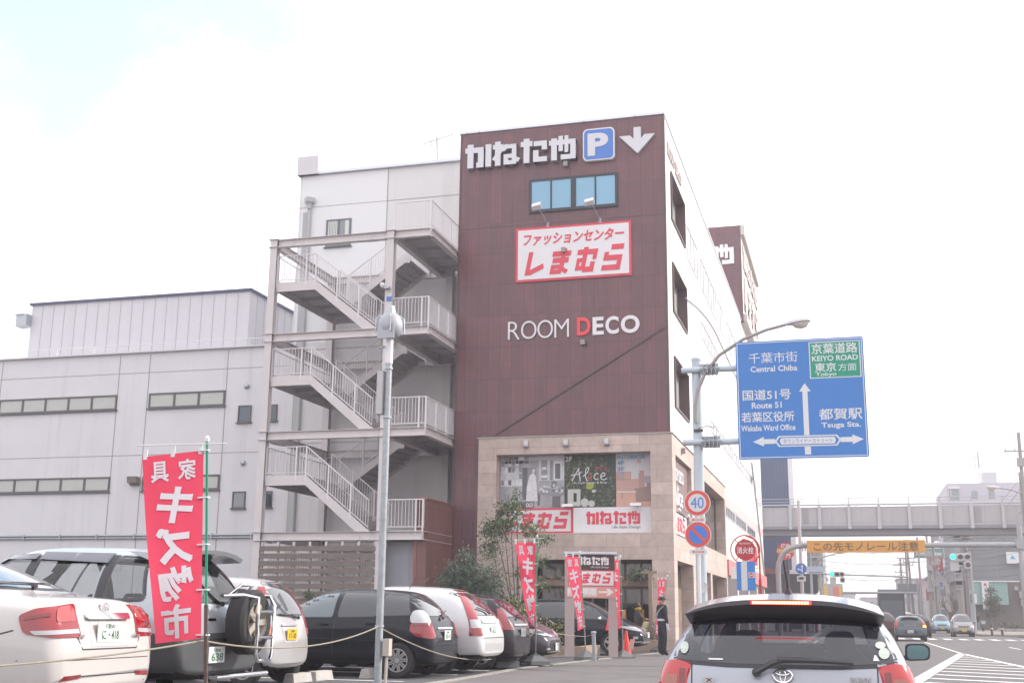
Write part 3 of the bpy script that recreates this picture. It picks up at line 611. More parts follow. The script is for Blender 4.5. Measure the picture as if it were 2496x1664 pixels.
lm = [mat('leaf_print_%d' % i, c, .6) for i, c in enumerate(((.09,.115,.06),(.03,.045,.035),(.17,.19,.09),(.32,.36,.06),(.5,.5,.48)))]
g = MB()
for i in range(420):
    a = rr.uniform(-9.92,-8.1); b = rr.uniform(5.12,6.98); q = rr.uniform(0,6.3); L = rr.uniform(.04,.1); c, s_ = math.cos(q)*L, math.sin(q)*L
    g.prism([(a-c,b-s_),(a+s_*.4,b-c*.4),(a+c,b+s_),(a-s_*.4,b+c*.4)], (0,y-.001-i*.00003,0), UX, UZ, FN*.002, rr.choice((0,0,1,1,2) if a > -9.5 else (0,2,2,1)))
g.prism([(-9.15,5.78),(-9.0,5.74),(-8.88,5.8),(-8.86,5.92),(-9.0,6.02),(-9.13,5.96)], (0,y-.016,0), UX, UZ, FN*.003, 3)
quadbox(g, -9.84,5.14,-9.36,5.76,y-.017,4); 
for cx, cz, rx, rz_ in ((-9.2,5.27,.15,.16),(-8.95,5.23,.13,.12),(-8.86,5.68,.08,.06)): g.prism([(cx+rx*math.cos(k*.524),cz+rz_*math.sin(k*.524)) for k in range(12)], (0,y-.019,0), UX, UZ, FN*.003, 4)
quadbox(g, -9.62,5.3,-9.5,5.62,y-.021,1); PO(g, 'photo_shapes', lm, s)
g = MB(); yy = y-.026
T(g, '2F', -9.93, 6.79, -9.67, 6.97, yy, th=.004)
def script(g, pts, wd, yy):
    pts = [Vector(p) for p in pts]
    for i in range(len(pts)-1): g.bar((pts[i].x,yy-.002*(i%3),pts[i].y),(pts[i+1].x,yy-.002*(i%3),pts[i+1].y),wd,.004,up=(0,-1,0))
script(g, [(-9.68,6.07),(-9.4,6.55)], .035, yy); script(g, [(-9.43,6.52),(-9.4,6.3),(-9.36,6.05)], .035, yy); script(g, [(-9.72,6.28),(-9.45,6.3),(-9.3,6.4)], .03, yy)
script(g, [(-9.26,6.22),(-9.1,6.36),(-9.03,6.5),(-9.08,6.56),(-9.16,6.45),(-9.17,6.2),(-9.12,6.08),(-9.07,6.08)], .03, yy)
script(g, [(-8.68,6.3),(-8.75,6.34),(-8.84,6.26),(-8.85,6.16),(-8.78,6.1),(-8.68,6.14)], .03, yy)
script(g, [(-8.58,6.2),(-8.44,6.24),(-8.44,6.32),(-8.52,6.35),(-8.6,6.24),(-8.58,6.12),(-8.48,6.08),(-8.36,6.14)], .03, yy)
T(g, 'Life Style Design & Shop', -9.67, 5.93, -8.36, 6.03, yy, th=.004); PO(g, 'lettering', whiteL, s)
g = MB(); script(g, [(-8.96,6.09),(-8.96,6.27)], .04, yy); quadbox(g, -8.99,6.29,-8.93,6.34,yy); PO(g, 'red_letter', redL, s); g = MB(); T(g, 'アリス', -8.81, 6.43, -8.37, 6.57, yy, th=.004, bold=.02); PO(g, 'red_lettering', redL, s)
s = thing('poster', 'pale pink sofa room poster with blue lettering in the stone opening', 'poster', (-7.4,YP,5.1))
g = MB(); g.box(-8.035,-6.69,YP-.02,YP,5.09,7.03); PO(g, 'print', mat('photo_pale', (.55,.52,.54), .5, var=(2,.1)), s)
pm = [mat('ph_pink_%d' % i, c, .5, var=(4,.1)) for i, c in enumerate(((.5,.31,.27),(.43,.26,.22),(.3,.2,.18),(.62,.58,.56),(.36,.3,.36),(.6,.35,.28)))]
g = MB(); quadbox(g, -8.03,5.1,-6.7,5.72,y,5); quadbox(g, -8.03,5.68,-7.05,6.1,y-.005,0); quadbox(g, -8.03,6.05,-7.48,6.36,y-.009,1); quadbox(g, -7.2,5.75,-7.0,6.4,y-.006,1)
quadbox(g, -7.94,6.12,-7.76,6.32,y-.012,4); quadbox(g, -7.74,6.1,-7.5,6.34,y-.012,0); g.prism([(-7.36,5.75),(-6.86,5.82),(-6.72,5.3),(-7.3,5.28)], (0,y-.013,0), UX, UZ, FN*.004, 2); quadbox(g, -6.9,5.3,-6.72,5.95,y-.0175,2)
quadbox(g, -7.99,5.6,-7.3,5.66,y-.014,3); quadbox(g, -7.82,5.4,-7.8,5.6,y-.014,2); quadbox(g, -7.2,6.3,-7.17,6.75,y-.015,3); quadbox(g, -7.24,6.68,-7.12,6.8,y-.019,0); quadbox(g, -7.0,5.95,-6.72,6.2,y-.01,4)
PO(g, 'photo_shapes', pm, s)
g = MB(); cyan = mat('sign_cyan', (.06,.3,.55), .5); T(g, 'INTERIOR', -7.98, 6.82, -6.95, 6.97, yy, th=.004, bold=.01); T(g, '4F', -7.98, 6.61, -7.73, 6.77, yy, th=.004, bold=.01); T(g, '3F', -7.98, 6.39, -7.73, 6.55, yy, th=.004, bold=.01); PO(g, 'lettering', cyan, s)
# the two lower boards
def shima_board(x0, x1, z0, z1, y, root, U=UX, V=UZ, o=None):
    g = MB(); g.box(x0,x1,y-.05,y,z0,z1); PO(g, 'border', redL, root)
    g = MB(); g.box(x0+.08,x1-.08,y-.06,y-.05,z0+.08,z1-.08); PO(g, 'board', whiteL, root)
s = thing('shop_sign', 'red bordered white board with red kana behind the tree on the stone front', 'sign', (-11,42.1,4.15))
shima_board(-12.4,-9.62,4.15,5.08,42.3,s); g = MB(); kana(g, ['shi','ma','mu','ra'], (0,42.24,0), UX, UZ, (-12.2,4.33,-9.82,4.92), .01, 2.15, .2, shear=.2); PO(g, 'lettering', redL, s)
g = MB()
for i in range(14): g.box(-12.3,-9.71,42.235,42.24,4.27+i*.053,4.275+i*.053)
PO(g, 'rib_lines', mat('rib_grey', (.55,.54,.56), .6), s)
s = thing('shop_sign', 'plain white board with red block kana and grey Life Style Design on the stone front', 'sign', (-8.1,42.1,4.15))
g = MB(); g.box(-9.6,-6.7,42.22,42.3,4.15,5.08); PO(g, 'board', whiteL, s)
g = MB(); kana(g, ['ka','ne','ta','ya'], (0,42.22,0), UX, UZ, (-9.12,4.47,-7.14,4.94), .01, 2.5, .08); PO(g, 'lettering', redL, s)
g = MB(); T(g, 'Life Style Design', -8.17, 4.29, -7.14, 4.42, 42.22); PO(g, 'small_lettering', greyT, s)
for x, l in ((-9.75,'left'), (-7.25,'right')):
    s = thing('floodlight', 'white flood lamp on the board edge below the posters, the '+l+' one of two', 'lamp', (x,42,5.1), group='flood lamps below the posters'); g = MB(); g.obox((x,41.95,5.14), (.2,0,0), (0,.08,0), (0,.02,.05)); PO(g, 'lamp_head', whiteL, s); g = MB(); g.box(x-.03,x+.03,42.0,42.24,5.09,5.13); PO(g, 'bracket', steel, s)
# signs on the side of the stone base, readable from the road
VY = UY
def TY(mb, s_, y0, z0, y1, z1, x, th=.012, **k): return write(mb, s_, (x,0,0), UY, UZ, (y0,z0,y1,z1), th=th, **k)
s = thing('shop_sign', 'white raised letters ROOM DECO in the brown side opening of the stone base', 'sign', (-6.4,43,5.9))
g = MB(); g.box(-6.15,-6.05,42.7,47.2,5.05,6.99); PO(g, 'board', mat('side_board', (.2,.13,.12), .5, var=(2,.2)), s)
g = MB(); TY(g, 'ROOM DECO', 42.8, 6.15, 45.6, 6.62, -6.05, th=.05, bold=.02); TY(g, 'Alice', 42.9, 5.25, 45.3, 6.0, -6.05, th=.05, bold=.01, shear=.1); PO(g, 'lettering', whiteL, s)
s = thing('shop_sign', 'small white board with red kana on the side of the stone base', 'sign', (-6.2,44,4.2))
g = MB(); g.box(-6.1,-6.0,42.75,46.2,4.2,4.95); PO(g, 'board', whiteL, s); g = MB(); kana(g, ['shi','ma','mu','ra'], (-6.0,0,0), UY, UZ, (42.85,4.3,45.6,4.86), .012, 2.1, .2, shear=.1); PO(g, 'lettering', redL, s)
s = thing('shop_sign', 'pale raised letters ROOM DECO high on the white side wall', 'sign', (-6,44.6,18.7))
for i, ch in enumerate('ROOM DECO'):
    if ch != ' ': g = MB(); TY(g, ch, 42.7+i*.435, 18.66, 43.05+i*.435, 19.16, -6.0, th=.07, bold=0.); PO(g, 'letter', mat('side_letters', (.5,.44,.43), .5), s)
s = thing('shop_sign', 'red block kana on the cream side wall above the red fascia', 'sign', (-5.98,77,4.8))
g = MB(); kana(g, ['ka','ne','ta','ya'], (-5.985,0,0), UY, UZ, (70.5,4.5,80,5.7), .2, 2.5, .1); PO(g, 'lettering', redL, s)
s = thing('shop_sign', 'white block kana letter on the brown front of the far roof tower', 'sign', (-8.5,75.7,23.9))
g = MB(); kana(g, ['ka','ne','ta','ya'], (0,75.715,0), UX, UZ, (-12.4,23.9,-6.3,25.3), .1, 2.4, .08); PO(g, 'lettering', whiteL, s)
s = thing('shop_sign', 'grey raised kana on the road side of the far roof tower', 'sign', (-5.8,83,22))
g = MB(); kana(g, ['ka','ne','ta','ya'], (-5.84,0,0), UY, UZ, (76.5,23.9,88.5,25.6), .09, 2.0, .15); kana(g, ['shi','ma','mu','ra'], (-5.84,0,0), UY, UZ, (76.5,20.9,88.5,23.3), .09, 1.8, .25); PO(g, 'lettering', mat('side_letters', (.5,.44,.43)), s)
for y, z, l in ((42.9,5.0,'first'),(45.4,4.98,'second')):
    s = thing('floodlight', l+' little white flood lamp over the small red kana board on the side', 'lamp', (-6.1,y,z), group='flood lamps on the side of the stone base'); g = MB(); g.obox((-5.85,y,z), (.06,0,.02), (0,.2,0), (-.02,0,.05)); PO(g, 'lamp_head', whiteL, s); g = MB(); g.box(-6.05,-5.88,y-.03,y+.03,z-.03,z); PO(g, 'bracket', steel, s)
s = thing('downlight', 'single downlight on the stone band round the corner', 'lamp', (-5.9,44.4,7.35)); g = MB(); g.box(-5.9,-5.75,44.3,44.5,7.25,7.45); PO(g, 'lamp_body', MATS['lamp_body'], s)

# ================================================================ EXTERNAL STAIRCASE
swm = mat('stair_paint', (.6,.56,.56), .55, var=(2,.06)); swr = mat('stair_rail_paint', (.68,.65,.66), .5); und = mat('stair_deck', (.42,.4,.41), .6, var=(2,.1))
st = thing('staircase', 'outdoor steel staircase painted off-white against the white wing', 'staircase', (-17.4,41.7,.1))
LV = [4.05, 7.7, 11.4, 15.1]; MD = [6.03, 9.72, 13.35]
XL, XM, XR, YF, YB = -20.55, -15.78, -14.25, 39.0, 44.35
def hcol(x, y, z0, z1, nm='column'):
    g = MB(); g.box(x-.14,x+.14,y-.14,y-.12,z0,z1); g.box(x-.14,x+.14,y+.12,y+.14,z0,z1); g.box(x-.01,x+.01,y-.12,y+.12,z0,z1); g.box(x-.14,x-.13,y-.119,y+.119,z0,z1)
    for z in LV: g.box(x-.2,x+.2,y-.2,y+.2,z-.01-.0,z+.01); g.box(x-.2,x+.2,y-.2,y+.2,z-.31,z-.29)
    PO(g, nm, swm, st)
hcol(XL, YF, .05, 15.09); hcol(XM, YF, .05, 15.09); hcol(XL, YB, .05, 15.09); hcol(XM+.5, YB, .05, 15.09)
def hbeam(a, b, nm='beam', h=.3, bolts=True):
    a = Vector(a); b = Vector(b); g = MB(); d = (b-a).normalized(); o = Vector((0,0,h))
    g.bar(a-Vector((0,0,.008)), b-Vector((0,0,.008)), .22, .016); g.bar(a-o+Vector((0,0,.008)), b-o+Vector((0,0,.008)), .22, .016); g.bar(a-o/2, b-o/2, .02, h-.034)
    sd_ = d.cross(Vector((0,0,1)))
    if bolts:
        for f in (.14, .86):
            c = a.lerp(b, f) if (b-a).length > 3 else None
            if c:
                for k in range(5):
                    for s_ in (-1,1): q = c+d*(k-2)*.085; g.obox(q+Vector((0,0,.02 if s_ > 0 else -h-.02)), d*.02, sd_*.05, Vector((0,0,.02)))
                for k in range(3):
                    for j in range(2): q = c+d*(j-.5)*.1-Vector((0,0,.08+.07*k)); g.obox(q+sd_*.02*(1 if sd_.y < 0 else -1), d*.015, sd_*.012, Vector((0,0,.015)))
    PO(g, nm, swm, st)
for z in LV:
    hbeam((XL+.14,YF,z),(XM-.14,YF,z)); hbeam((XM+.14,YF,z),(XR,YF,z), bolts=False); hbeam((XL,YF+.14,z),(XL,YB-.14,z)); hbeam((XL+.14,YB,z),(XM+.3,YB,z)); hbeam((XR,YF+.02,z),(XR,44.6,z), bolts=False); hbeam((XM+.1,YF+.14,z-.02),(XM+.1,YB,z-.02), bolts=False)
def railing(path, h=1.05, gap=.125, base=.1):
    """path: list of 3D points at walking level"""
    g = MB()
    for a, b in zip(path, path[1:]):
        a = Vector(a); b = Vector(b); n = max(1, int((b-a).length/gap)); up = Vector((0,0,h)); lo = Vector((0,0,base))
        g.tube([a+up, b+up], .024, 6); g.tube([a+lo, b+lo], .018, 5)
        for i in range(n+1):
            p = a.lerp(b, i/n); r = .026 if i % 9 == 0 else .0085
            q0 = p+(lo if i % 9 else Vector((0,0,-.18))); v0 = q0; g.bar(v0, p+up, r*2, r*2, up=(0,1,0))
    PO(g, 'railing', swr, st)
def landing(x0, x1, y0, y1, z, nm='landing', ribs=True):
    g = MB(); g.box(x0,x1,y0,y1,z-.02,z+.04)
    if ribs:
        for i in range(4): y = y0+(y1-y0)*(i+.5)/4; g.box(x0+.1,x1-.1,y-.04,y+.04,z-.16,z-.02)
    PO(g, nm, und, st)
for i, z in enumerate(LV):
    landing(XM+.15, XR-.02, YF+.1, 44.55, z+.012)
    railing([(XM+.1,YF,z+.05),(XR,YF,z+.05),(XR,42.0 if z < 4.5 else 44.5,z+.05)])
XA, XB = -18.8, -16.3   # flights run between these
for i, zm in enumerate(MD):
    z0, z1 = LV[i], LV[i+1]
    landing(XL+.18, XA, YF+.1, YB-.15, zm)
    g = MB(); g.box(XL+.14,XA,YF-.02,YF+.02,zm-.3,zm+.06); g.box(XL+.14,XA,YB-.12,YB-.08,zm-.3,zm+.06); g.box(XL+.14,XL+.18,YF+.1,YB-.15,zm-.3,zm+.06); g.box(XA-.02,XA+.02,41.0,42.2,zm-.3,zm+.06); PO(g, 'landing_beam', swm, st)
    for fy0, fy1, za, zb in ((YF,41.2,zm,z0),(42.0,YB-.1,zm,z1)):
        for y in (fy0, fy1):
            g = MB(); g.prism([(XA,za-.3),(XA,za+.06),(XB,zb+.06),(XB+.12,zb-.02),(XB+.12,zb-.3),(XB-.1,zb-.3)], (0,y+.02,0), UX, UZ, FN*.04); PO(g, 'stringer', swm, st)
        n = 10; g = MB()
        for k in range(n):
            f0 = k/n; f1 = (k+1)/n; xa = XA+(XB-XA)*f0; xb = XA+(XB-XA)*f1; zz_ = za+(zb-za)*(f0+f1)/2
            g.box(xa,xb+.02,fy0+.025,fy1-.025,zz_-.03,zz_)
            zr = zz_+(zb-za)/n/2 if zb < za else zz_-(zb-za)/n/2
            g.box(xb-.005 if zb < za else xa-.005, xb+.005 if zb < za else xa+.005, fy0+.03,fy1-.03, zz_-abs(zb-za)/n, zz_-.031)
        PO(g, 'steps', und, st)
        for y in (fy0, fy1):
            railing([(XA,y,za+.05),(XB,y,zb+.05)])
    railing([(XL+.15,YF,zm+.05),(XA,YF,zm+.05)]); railing([(XL+.15,YF+.1,zm+.05),(XL+.15,YB-.2,zm+.05)], gap=.16)
# cctv on the stair column
s = thing('security_camera', 'small dome camera on the stair column above a blue notice', 'camera', (-15.85,38.85,12.9))
g = MB(); g.lathe([(0,.0),(.02,.09),(.1,.1),(.16,.06),(.19,0)], (-15.95,38.7,13.02), (0,-.35,-1), 14); PO(g, 'dome', whiteL, s, smooth=True); g = MB(); g.box(-15.9,-15.7,38.66,38.86,12.82,12.9); PO(g, 'bracket', steel, s); g = MB(); g.box(-15.84,-15.64,38.84,38.86,12.38,12.55); PO(g, 'notice', blueL, s)
# slatted timber screen
fn = thing('slat_screen', 'weathered horizontal timber slat screen under the staircase', 'fence', (-18.2,38.9,.1))
wood = mat('grey_timber', (.19,.155,.14), .85, var=(3,.25), streak=(.6,14,.4,(.11,.09,.08)))
g = MB(); z = 3.55
while z > .3: g.box(-20.39,-15.94,38.825,38.852,z-.18,z); z -= .262
PO(g, 'slats', wood, fn)
g = MB()
for i in range(8): x = -20.33+i*.625; g.box(x-.045,x+.045,38.9,38.98,.05,3.7)
PO(g, 'post', mat('pale_post', (.55,.52,.51), .7), fn)
g = MB()
for i in range(46): x = -20.4+i*.1; g.box(x-.012,x+.012,39.6,39.63,.3,3.2)
PO(g, 'inner_bars', mat('pale_post', (.55,.52,.51)), fn)
# ================================================================ BANNERS, POLES, SIGNS BY THE ROAD
clothm = mat('banner_cloth', (.74,.045,.095), .75, var=(3,.06))
_t = clothm.node_tree; _b = _t.nodes['Principled BSDF']; _o = [n for n in _t.nodes if n.type == 'OUTPUT_MATERIAL'][0]; _l = N(_t, 'ShaderNodeBsdfTranslucent'); _l.inputs[0].default_value = (.85,.12,.2,1); _x = N(_t, 'ShaderNodeMixShader'); _x.inputs[0].default_value = .28
_t.links.new(_b.outputs[0], _x.inputs[1]); _t.links.new(_l.outputs[0], _x.inputs[2]); _t.links.new(_x.outputs[0], _o.inputs['Surface'])
inkm = mat('banner_ink', (.86,.83,.88), .8); polew = mat('white_plastic', (.68,.68,.68), .4); poleg = mat('green_pole', (.03,.3,.16), .4); rust = mat('rusty_post', (.14,.09,.08), .8, var=(20,.4)); rubber = mat('weight_grey', (.12,.125,.13), .8, var=(5,.2))
def grid_cut(V, F, step):
    bm = bmesh.new(); vv = [bm.verts.new((x, y, 0)) for x, y in V]
    for f in F:
        try: bm.faces.new([vv[i] for i in f])
        except ValueError: pass
    for ax in (0, 1):
        lo = min(v.co[ax] for v in bm.verts); hi = max(v.co[ax] for v in bm.verts); t = math.floor(lo/step)*step+step
        while t < hi-1e-4:
            co = [0,0,0]; co[ax] = t; no = [0,0,0]; no[ax] = 1
            bmesh.ops.bisect_plane(bm, geom=bm.verts[:]+bm.edges[:]+bm.faces[:], dist=1e-6, plane_co=co, plane_no=no); t += step
    bmesh.ops.triangulate(bm, faces=[f for f in bm.faces if len(f.verts) > 4])
    bm.verts.index_update(); r = ([(v.co.x, v.co.y) for v in bm.verts], [tuple(v.index for v in f.verts) for f in bm.faces]); bm.free(); return r
def banner(label, TL, TR, BL, BR, base, top, mirror, wave, base_kind, seed, reverse=False):
    TL, TR, BL, BR = map(Vector, (TL, TR, BL, BR)); rr = random.Random(seed); ph = rr.uniform(0, 6)
    t = thing('banner', label, 'banner', base, group='red sale banners on poles')
    nrm = (TL-TR).cross(Vector((0,0,1))).normalized()
    def at_(a, b):    # a: 0 pole edge .. 1 free edge, b: 0 top .. 1 bottom
        p = TR.lerp(TL, a).lerp(BR.lerp(BL, a), b); k = a*(.15+.85*b)
        return p+nrm*wave*(math.sin(b*5.2+a*2.6+ph)*k+.35*math.sin(a*9+ph*2+b*3)*(.25+b)*a)
    na, nb = 20, 54; g = MB()
    for s_ in (0,):
        g.add([at_(i/na, j/nb) for j in range(nb+1) for i in range(na+1)], [(j*(na+1)+i, j*(na+1)+i+1, (j+1)*(na+1)+i+1, (j+1)*(na+1)+i) for j in range(nb) for i in range(na)])
    PO(g, 'cloth', clothm, t, smooth=True)
    g = MB(); lay = [('家', .12,.035,.42,.145), ('具', .57,.035,.87,.145), ('キ', .16,.175,.80,.37), ('ズ', .16,.39,.80,.575), ('物', .15,.60,.83,.785), ('市', .2,.80,.82,.985)]
    # box as (a0, b0, a1, b1) seen from the printed side, a from the left
    for ch, a0, b0, a1, b1 in lay:
        if not mirror: a0, a1 = a0, a1
        vs_, fs_, asp = glyphs(ch, .02 if ch in '家具ズ' else .032)
        P = [(a0+x*(a1-a0), (b1+(b0-b1)*y)*3) for x, y in vs_]; P, F2 = grid_cut(P, fs_, .07)
        pts = []
        for x, y in P:
            if ch in '家具' and mirror: aa = 1-x if False else x
            else: aa = x
            # lettering is read from the left on its printed side: pole edge on the picture's right
            a = (1-aa) if not mirror else aa
            if mirror: a = 1-(1-aa)   # back of the print: everything flips
            pts.append((a, y/3))
        shifts = ((0,0,0),(.03,.002,.001),(.0,.012,.002)) if ch == 'ズ' else ((0,0,0),)
        for off, (sa, sb_, so) in [(f, q) for f in (.008,-.008) for q in shifts]:
            off = off+math.copysign(so, off)
            g.add([at_(a+sa, b+sb_)+nrm*off for a, b in pts], F2 if off > 0 else [tuple(reversed(q)) for q in F2])
    PO(g, 'lettering', inkm, t)
    base = Vector(base); top = Vector(top); mid = base.lerp(top, .42 if base_kind == 'post' else .38)
    g = MB(); g.tube([mid-(top-base)*.02, top], .012, 8); PO(g, 'pole', poleg, t)
    g = MB(); g.tube([base, mid], .02 if base_kind == 'post' else .016, 8); PO(g, 'lower_pole', rust if base_kind == 'post' else mat('steel_post', (.3,.3,.31), .5, .4), t)
    g = MB(); d = (TL-TR); d.z = 0; d = d/ d.length
    g.tube([top-d*.18-Vector((0,0,.03)), top+d*.66-Vector((0,0,.05))], .007, 5); g.lathe([(0,.012),(.01,.022),(.04,.024),(.06,.012),(.065,0)], top-Vector((0,0,.02)), (0,0,1), 10)
    PO(g, 'crossbar', polew, t)
    for b in (.0, .25, .5, .74, .98): g = MB(); p = at_(0, b); pp = base.lerp(top, (p.z-base.z)/(top.z-base.z)); g.bar(pp-d*.02, at_(.07, b), .05, .012); PO(g, 'tab', polew, t)
    for a in (.05, .5, .95): g = MB(); p = at_(a, 0); g.bar(p-Vector((0,0,.03)), p+Vector((0,0,.07)), .04, .008, up=(0,1,0)); PO(g, 'tab', polew, t)
    if base_kind == 'weight':
        g = MB(); x, y, z = base
        g.lathe([(0,.3),(.07,.3),(.09,.26),(.2,.08),(.22,.03)], (x,y,z), (0,0,1), 4); g.box(x-.24,x-.1,y-.24,y-.1,z,z+.03); PO(g, 'weight', rubber, t)
    return t
TOP = .06
banner('largest red banner, in front of the silver off-road car, on a rusty post', (-6.18,9.41,2.67), (-5.62,9.52,2.73), (-6.27,9.98,1.0), (-5.73,9.89,1.06), (-5.70,10.02,.3), (-5.58,9.5,2.82), True, .035, 'post', 1)
rescale(banner('red banner twisted in front of the grey hatchback, on a black weight', (-6.53,23.33,2.71), (-6.01,23.03,2.69), (-6.32,23.93,.94), (-6.07,23.41,1.04), (-6.12,23.5,.32), (-5.97,23.02,2.80), True, .05, 'weight', 2), 1.11)
rescale(banner('slanting red banner in front of the left leg of the shop sign board', (-6.67,28.5,2.68), (-6.22,28.1,2.65), (-6.51,29.01,.9), (-6.21,28.51,.99), (-6.2,28.65,.24), (-6.22,28.08,2.74), False, .05, 'weight', 3), 1.077)
rescale(banner('red banner just right of the shop sign board, behind its post', (-5.93,30.6,2.69), (-5.63,30.08,2.67), (-6.18,30.78,.9), (-5.69,30.47,.96), (-5.66,30.62,.2), (-5.61,30.06,2.74), True, .05, 'weight', 4), 1.08)
banner('farthest red banner, behind the guard in dark uniform at the store corner', (-6.11,39.44,2.44), (-5.76,38.95,2.44), (-6.25,39.84,.67), (-6.05,39.29,.68), (-6.1,39.35,.12), (-5.72,38.93,2.53), True, .04, 'weight', 5)

# rope along the lot
s = thing('rope', 'pale rope slung along the edge of the parking lot from post to post', 'rope', (-6,15,1))
g = MB()
def sag(a, b, d, n=16):
    a = Vector(a); b = Vector(b); return [a.lerp(b, i/n)-Vector((0,0,d*4*(i/n)*(1-i/n))) for i in range(n+1)]
for a, b, d in (((-6.0,4.6,.98),(-5.72,9.9,1.04),.1), ((-5.72,9.9,1.04),(-6.35,15.75,1.12),.16), ((-6.35,15.75,1.1),(-7.24,24.97,.39),.2), ((-7.24,24.97,.39),(-6.75,26.03,.965),.06), ((-6.75,26.03,.965),(-6.68,30.8,.74),.03), ((-6.68,30.8,.74),(-6.36,30.32,.82),.01)):
    g.tube(sag(a, b, d), .0085, 6)
PO(g, 'strand', mat('rope_fibre', (.3,.265,.21), .9, var=(60,.35)), s)
s = thing('weight', 'black plastic weight on the lot edge holding the low point of the rope', 'weight', (-6.35,21.9,.33)); g = MB(); g.lathe([(0,.34),(.1,.34),(.13,.28),(.26,.07),(.3,.03)], (-6.35,21.9,.33), (0,0,1), 4); PO(g, 'base', rubber, s); g = MB(); g.tube([(-6.35,21.9,.6),(-6.35,21.9,.68)], .02, 6); PO(g, 'socket', rubber, s); rescale(s, 1.14)
s = thing('bollard', 'thin steel bollard beside the slanting red banner', 'bollard', (-6.06,28.9,.2)); g = MB(); g.tube([(-6.06,28.95,.18),(-6.06,28.86,.86)], .05, 10); PO(g, 'post', steel, s); g = MB(); g.lathe([(0,.06),(.03,.07),(.05,.05),(.055,0)], (-6.06,28.86,.85), (0,0,1), 10); PO(g, 'cap', steel, s); rescale(s, 1.05)
# pole with round fitting in the lot
s = thing('lamp_pole', 'galvanised pole with a grey ball fitting on top in front of the black hatchback', 'pole', (-6.35,15.75,.24))
PX, PY = -6.35, 15.75
g = MB(); g.cyl((PX,PY,.2),(PX,PY,2.6),.052,.05,16); g.cyl((PX,PY,2.6),(PX,PY,4.85),.049,.047,16); g.cyl((PX,PY,2.58),(PX,PY,2.62),.056,.056,16); PO(g, 'pole', mat('zinc_pole', (.36,.39,.41), .5, .4, var=(14,.25)), s, smooth=True)
g = MB(); g.cyl((PX,PY,4.85),(PX,PY,5.22),.056,.056,14); PO(g, 'sleeve', whiteL, s, smooth=True)
g = MB(); g.lathe([(-.19,.02),(-.18,.1),(-.14,.15),(-.08,.18),(0,.19),(.08,.175),(.14,.145),(.17,.11)], (PX,PY,5.42), (0,0,1), 22); PO(g, 'ball', mat('ball_grey', (.36,.37,.41), .4, .2), s, smooth=True)
g = MB(); g.lathe([(.12,.125),(.15,.12),(.17,.085),(.3,.055),(.32,.0)], (PX,PY,5.42), (0,0,1), 14)
for a in range(4): q = a*math.pi/2+.4; g.tube([(PX+.13*math.cos(q),PY+.13*math.sin(q),5.58),(PX+.2*math.cos(q),PY+.2*math.sin(q),5.52),(PX+.21*math.cos(q),PY+.21*math.sin(q),5.3)], .012, 5)
PO(g, 'cap', steel, s)
g = MB(); g.box(PX-.13,PX+.13,PY-.17,PY-.15,5.2,5.42); g.tube([(PX-.05,PY-.05,5.1),(PX-.13,PY-.09,5.07)], .02, 6); PO(g, 'bracket', mat('ball_grey', (.36,.37,.41)), s)
g = MB(); g.box(PX-.145,PX-.055,PY-.08,PY+.04,4.1,4.74); PO(g, 'control_box', mat('box_grey', (.45,.45,.46), .5), s)
g = MB()
for z in (4.78,4.06,1.12): g.cyl((PX,PY,z-.015),(PX,PY,z+.015),.062,.062,14)
PO(g, 'band', steel, s)
g = MB(); g.box(PX+.09,PX+.18,PY-.08,PY+.04,.72,.95); g.tube([(PX+.13,PY-.02,.72),(PX+.12,PY-.02,.2)], .022, 7); PO(g, 'junction_box', mat('beige_box', (.46,.42,.37), .6), s)

# wheel stops
for yc, xr, l in ((16.0,-7.5,'behind the silver kei hatchback'),(17.85,-7.15,'behind the black hatchback'),(20.4,-7.15,'behind the white estate car'),(22.6,-7.05,'behind the dark plum hatchback'),(24.3,-6.85,'in front of the grey hatchback')):
    for k in (-1, 1):
        y = yc+k*.36; z = .335
        s = thing('wheel_stop', 'pale concrete wheel stop '+l+(', nearer' if k < 0 else ', farther'), 'wheel stop', (xr,y,z), group='concrete wheel stops'); g = MB()
        g.add([(xr-.09,y-.3,z-.02),(xr+.09,y-.3,z-.02),(xr+.09,y+.3,z-.02),(xr-.09,y+.3,z-.02),(xr-.06,y-.28,z+.13),(xr+.06,y-.28,z+.13),(xr+.06,y+.28,z+.13),(xr-.06,y+.28,z+.13)], [(0,3,2,1),(4,5,6,7),(0,1,5,4),(1,2,6,5),(2,3,7,6),(3,0,4,7)]); PO(g, 'block', conc, s); rescale(s, 1.13)

# shop sign board by the lot entrance
s = thing('sign_board', 'free standing shop sign board on two mauve-grey posts at the lot entrance', 'sign', (-6.5,30.2,.22))
mauve = mat('mauve_paint', (.4,.33,.32), .5, var=(3,.06)); U = Vector((1.2,.34,0)).normalized(); NB = Vector((U.y,-U.x,0)); OB = Vector((-6.97,29.85,0))
def SB(g, u0, u1, z0, z1, n0, n1): g.obox(OB+U*((u0+u1)/2)+Vector((0,0,(z0+z1)/2))+NB*((n0+n1)/2), U*(u1-u0)/2, NB*(n1-n0)/2, Vector((0,0,(z1-z0)/2)))
g = MB(); SB(g, -.04,.2,.2,2.82,-.06,.05); PO(g, 'post', mauve, s); g = MB(); SB(g, 1.07,1.3,.2,2.82,-.06,.05); PO(g, 'post', mauve, s)
g = MB(); SB(g, 0,1.26,1.7,2.8,-.05,.055); PO(g, 'frame', mauve, s)
g = MB(); SB(g, -.06,1.28,2.8,2.86,-.12,.14); PO(g, 'cap', mat('cap_metal', (.55,.56,.6), .35, .4), s)
g = MB(); SB(g, .05,1.22,2.4,2.78,.055,.065); PO(g, 'brown_panel', brownL, s)
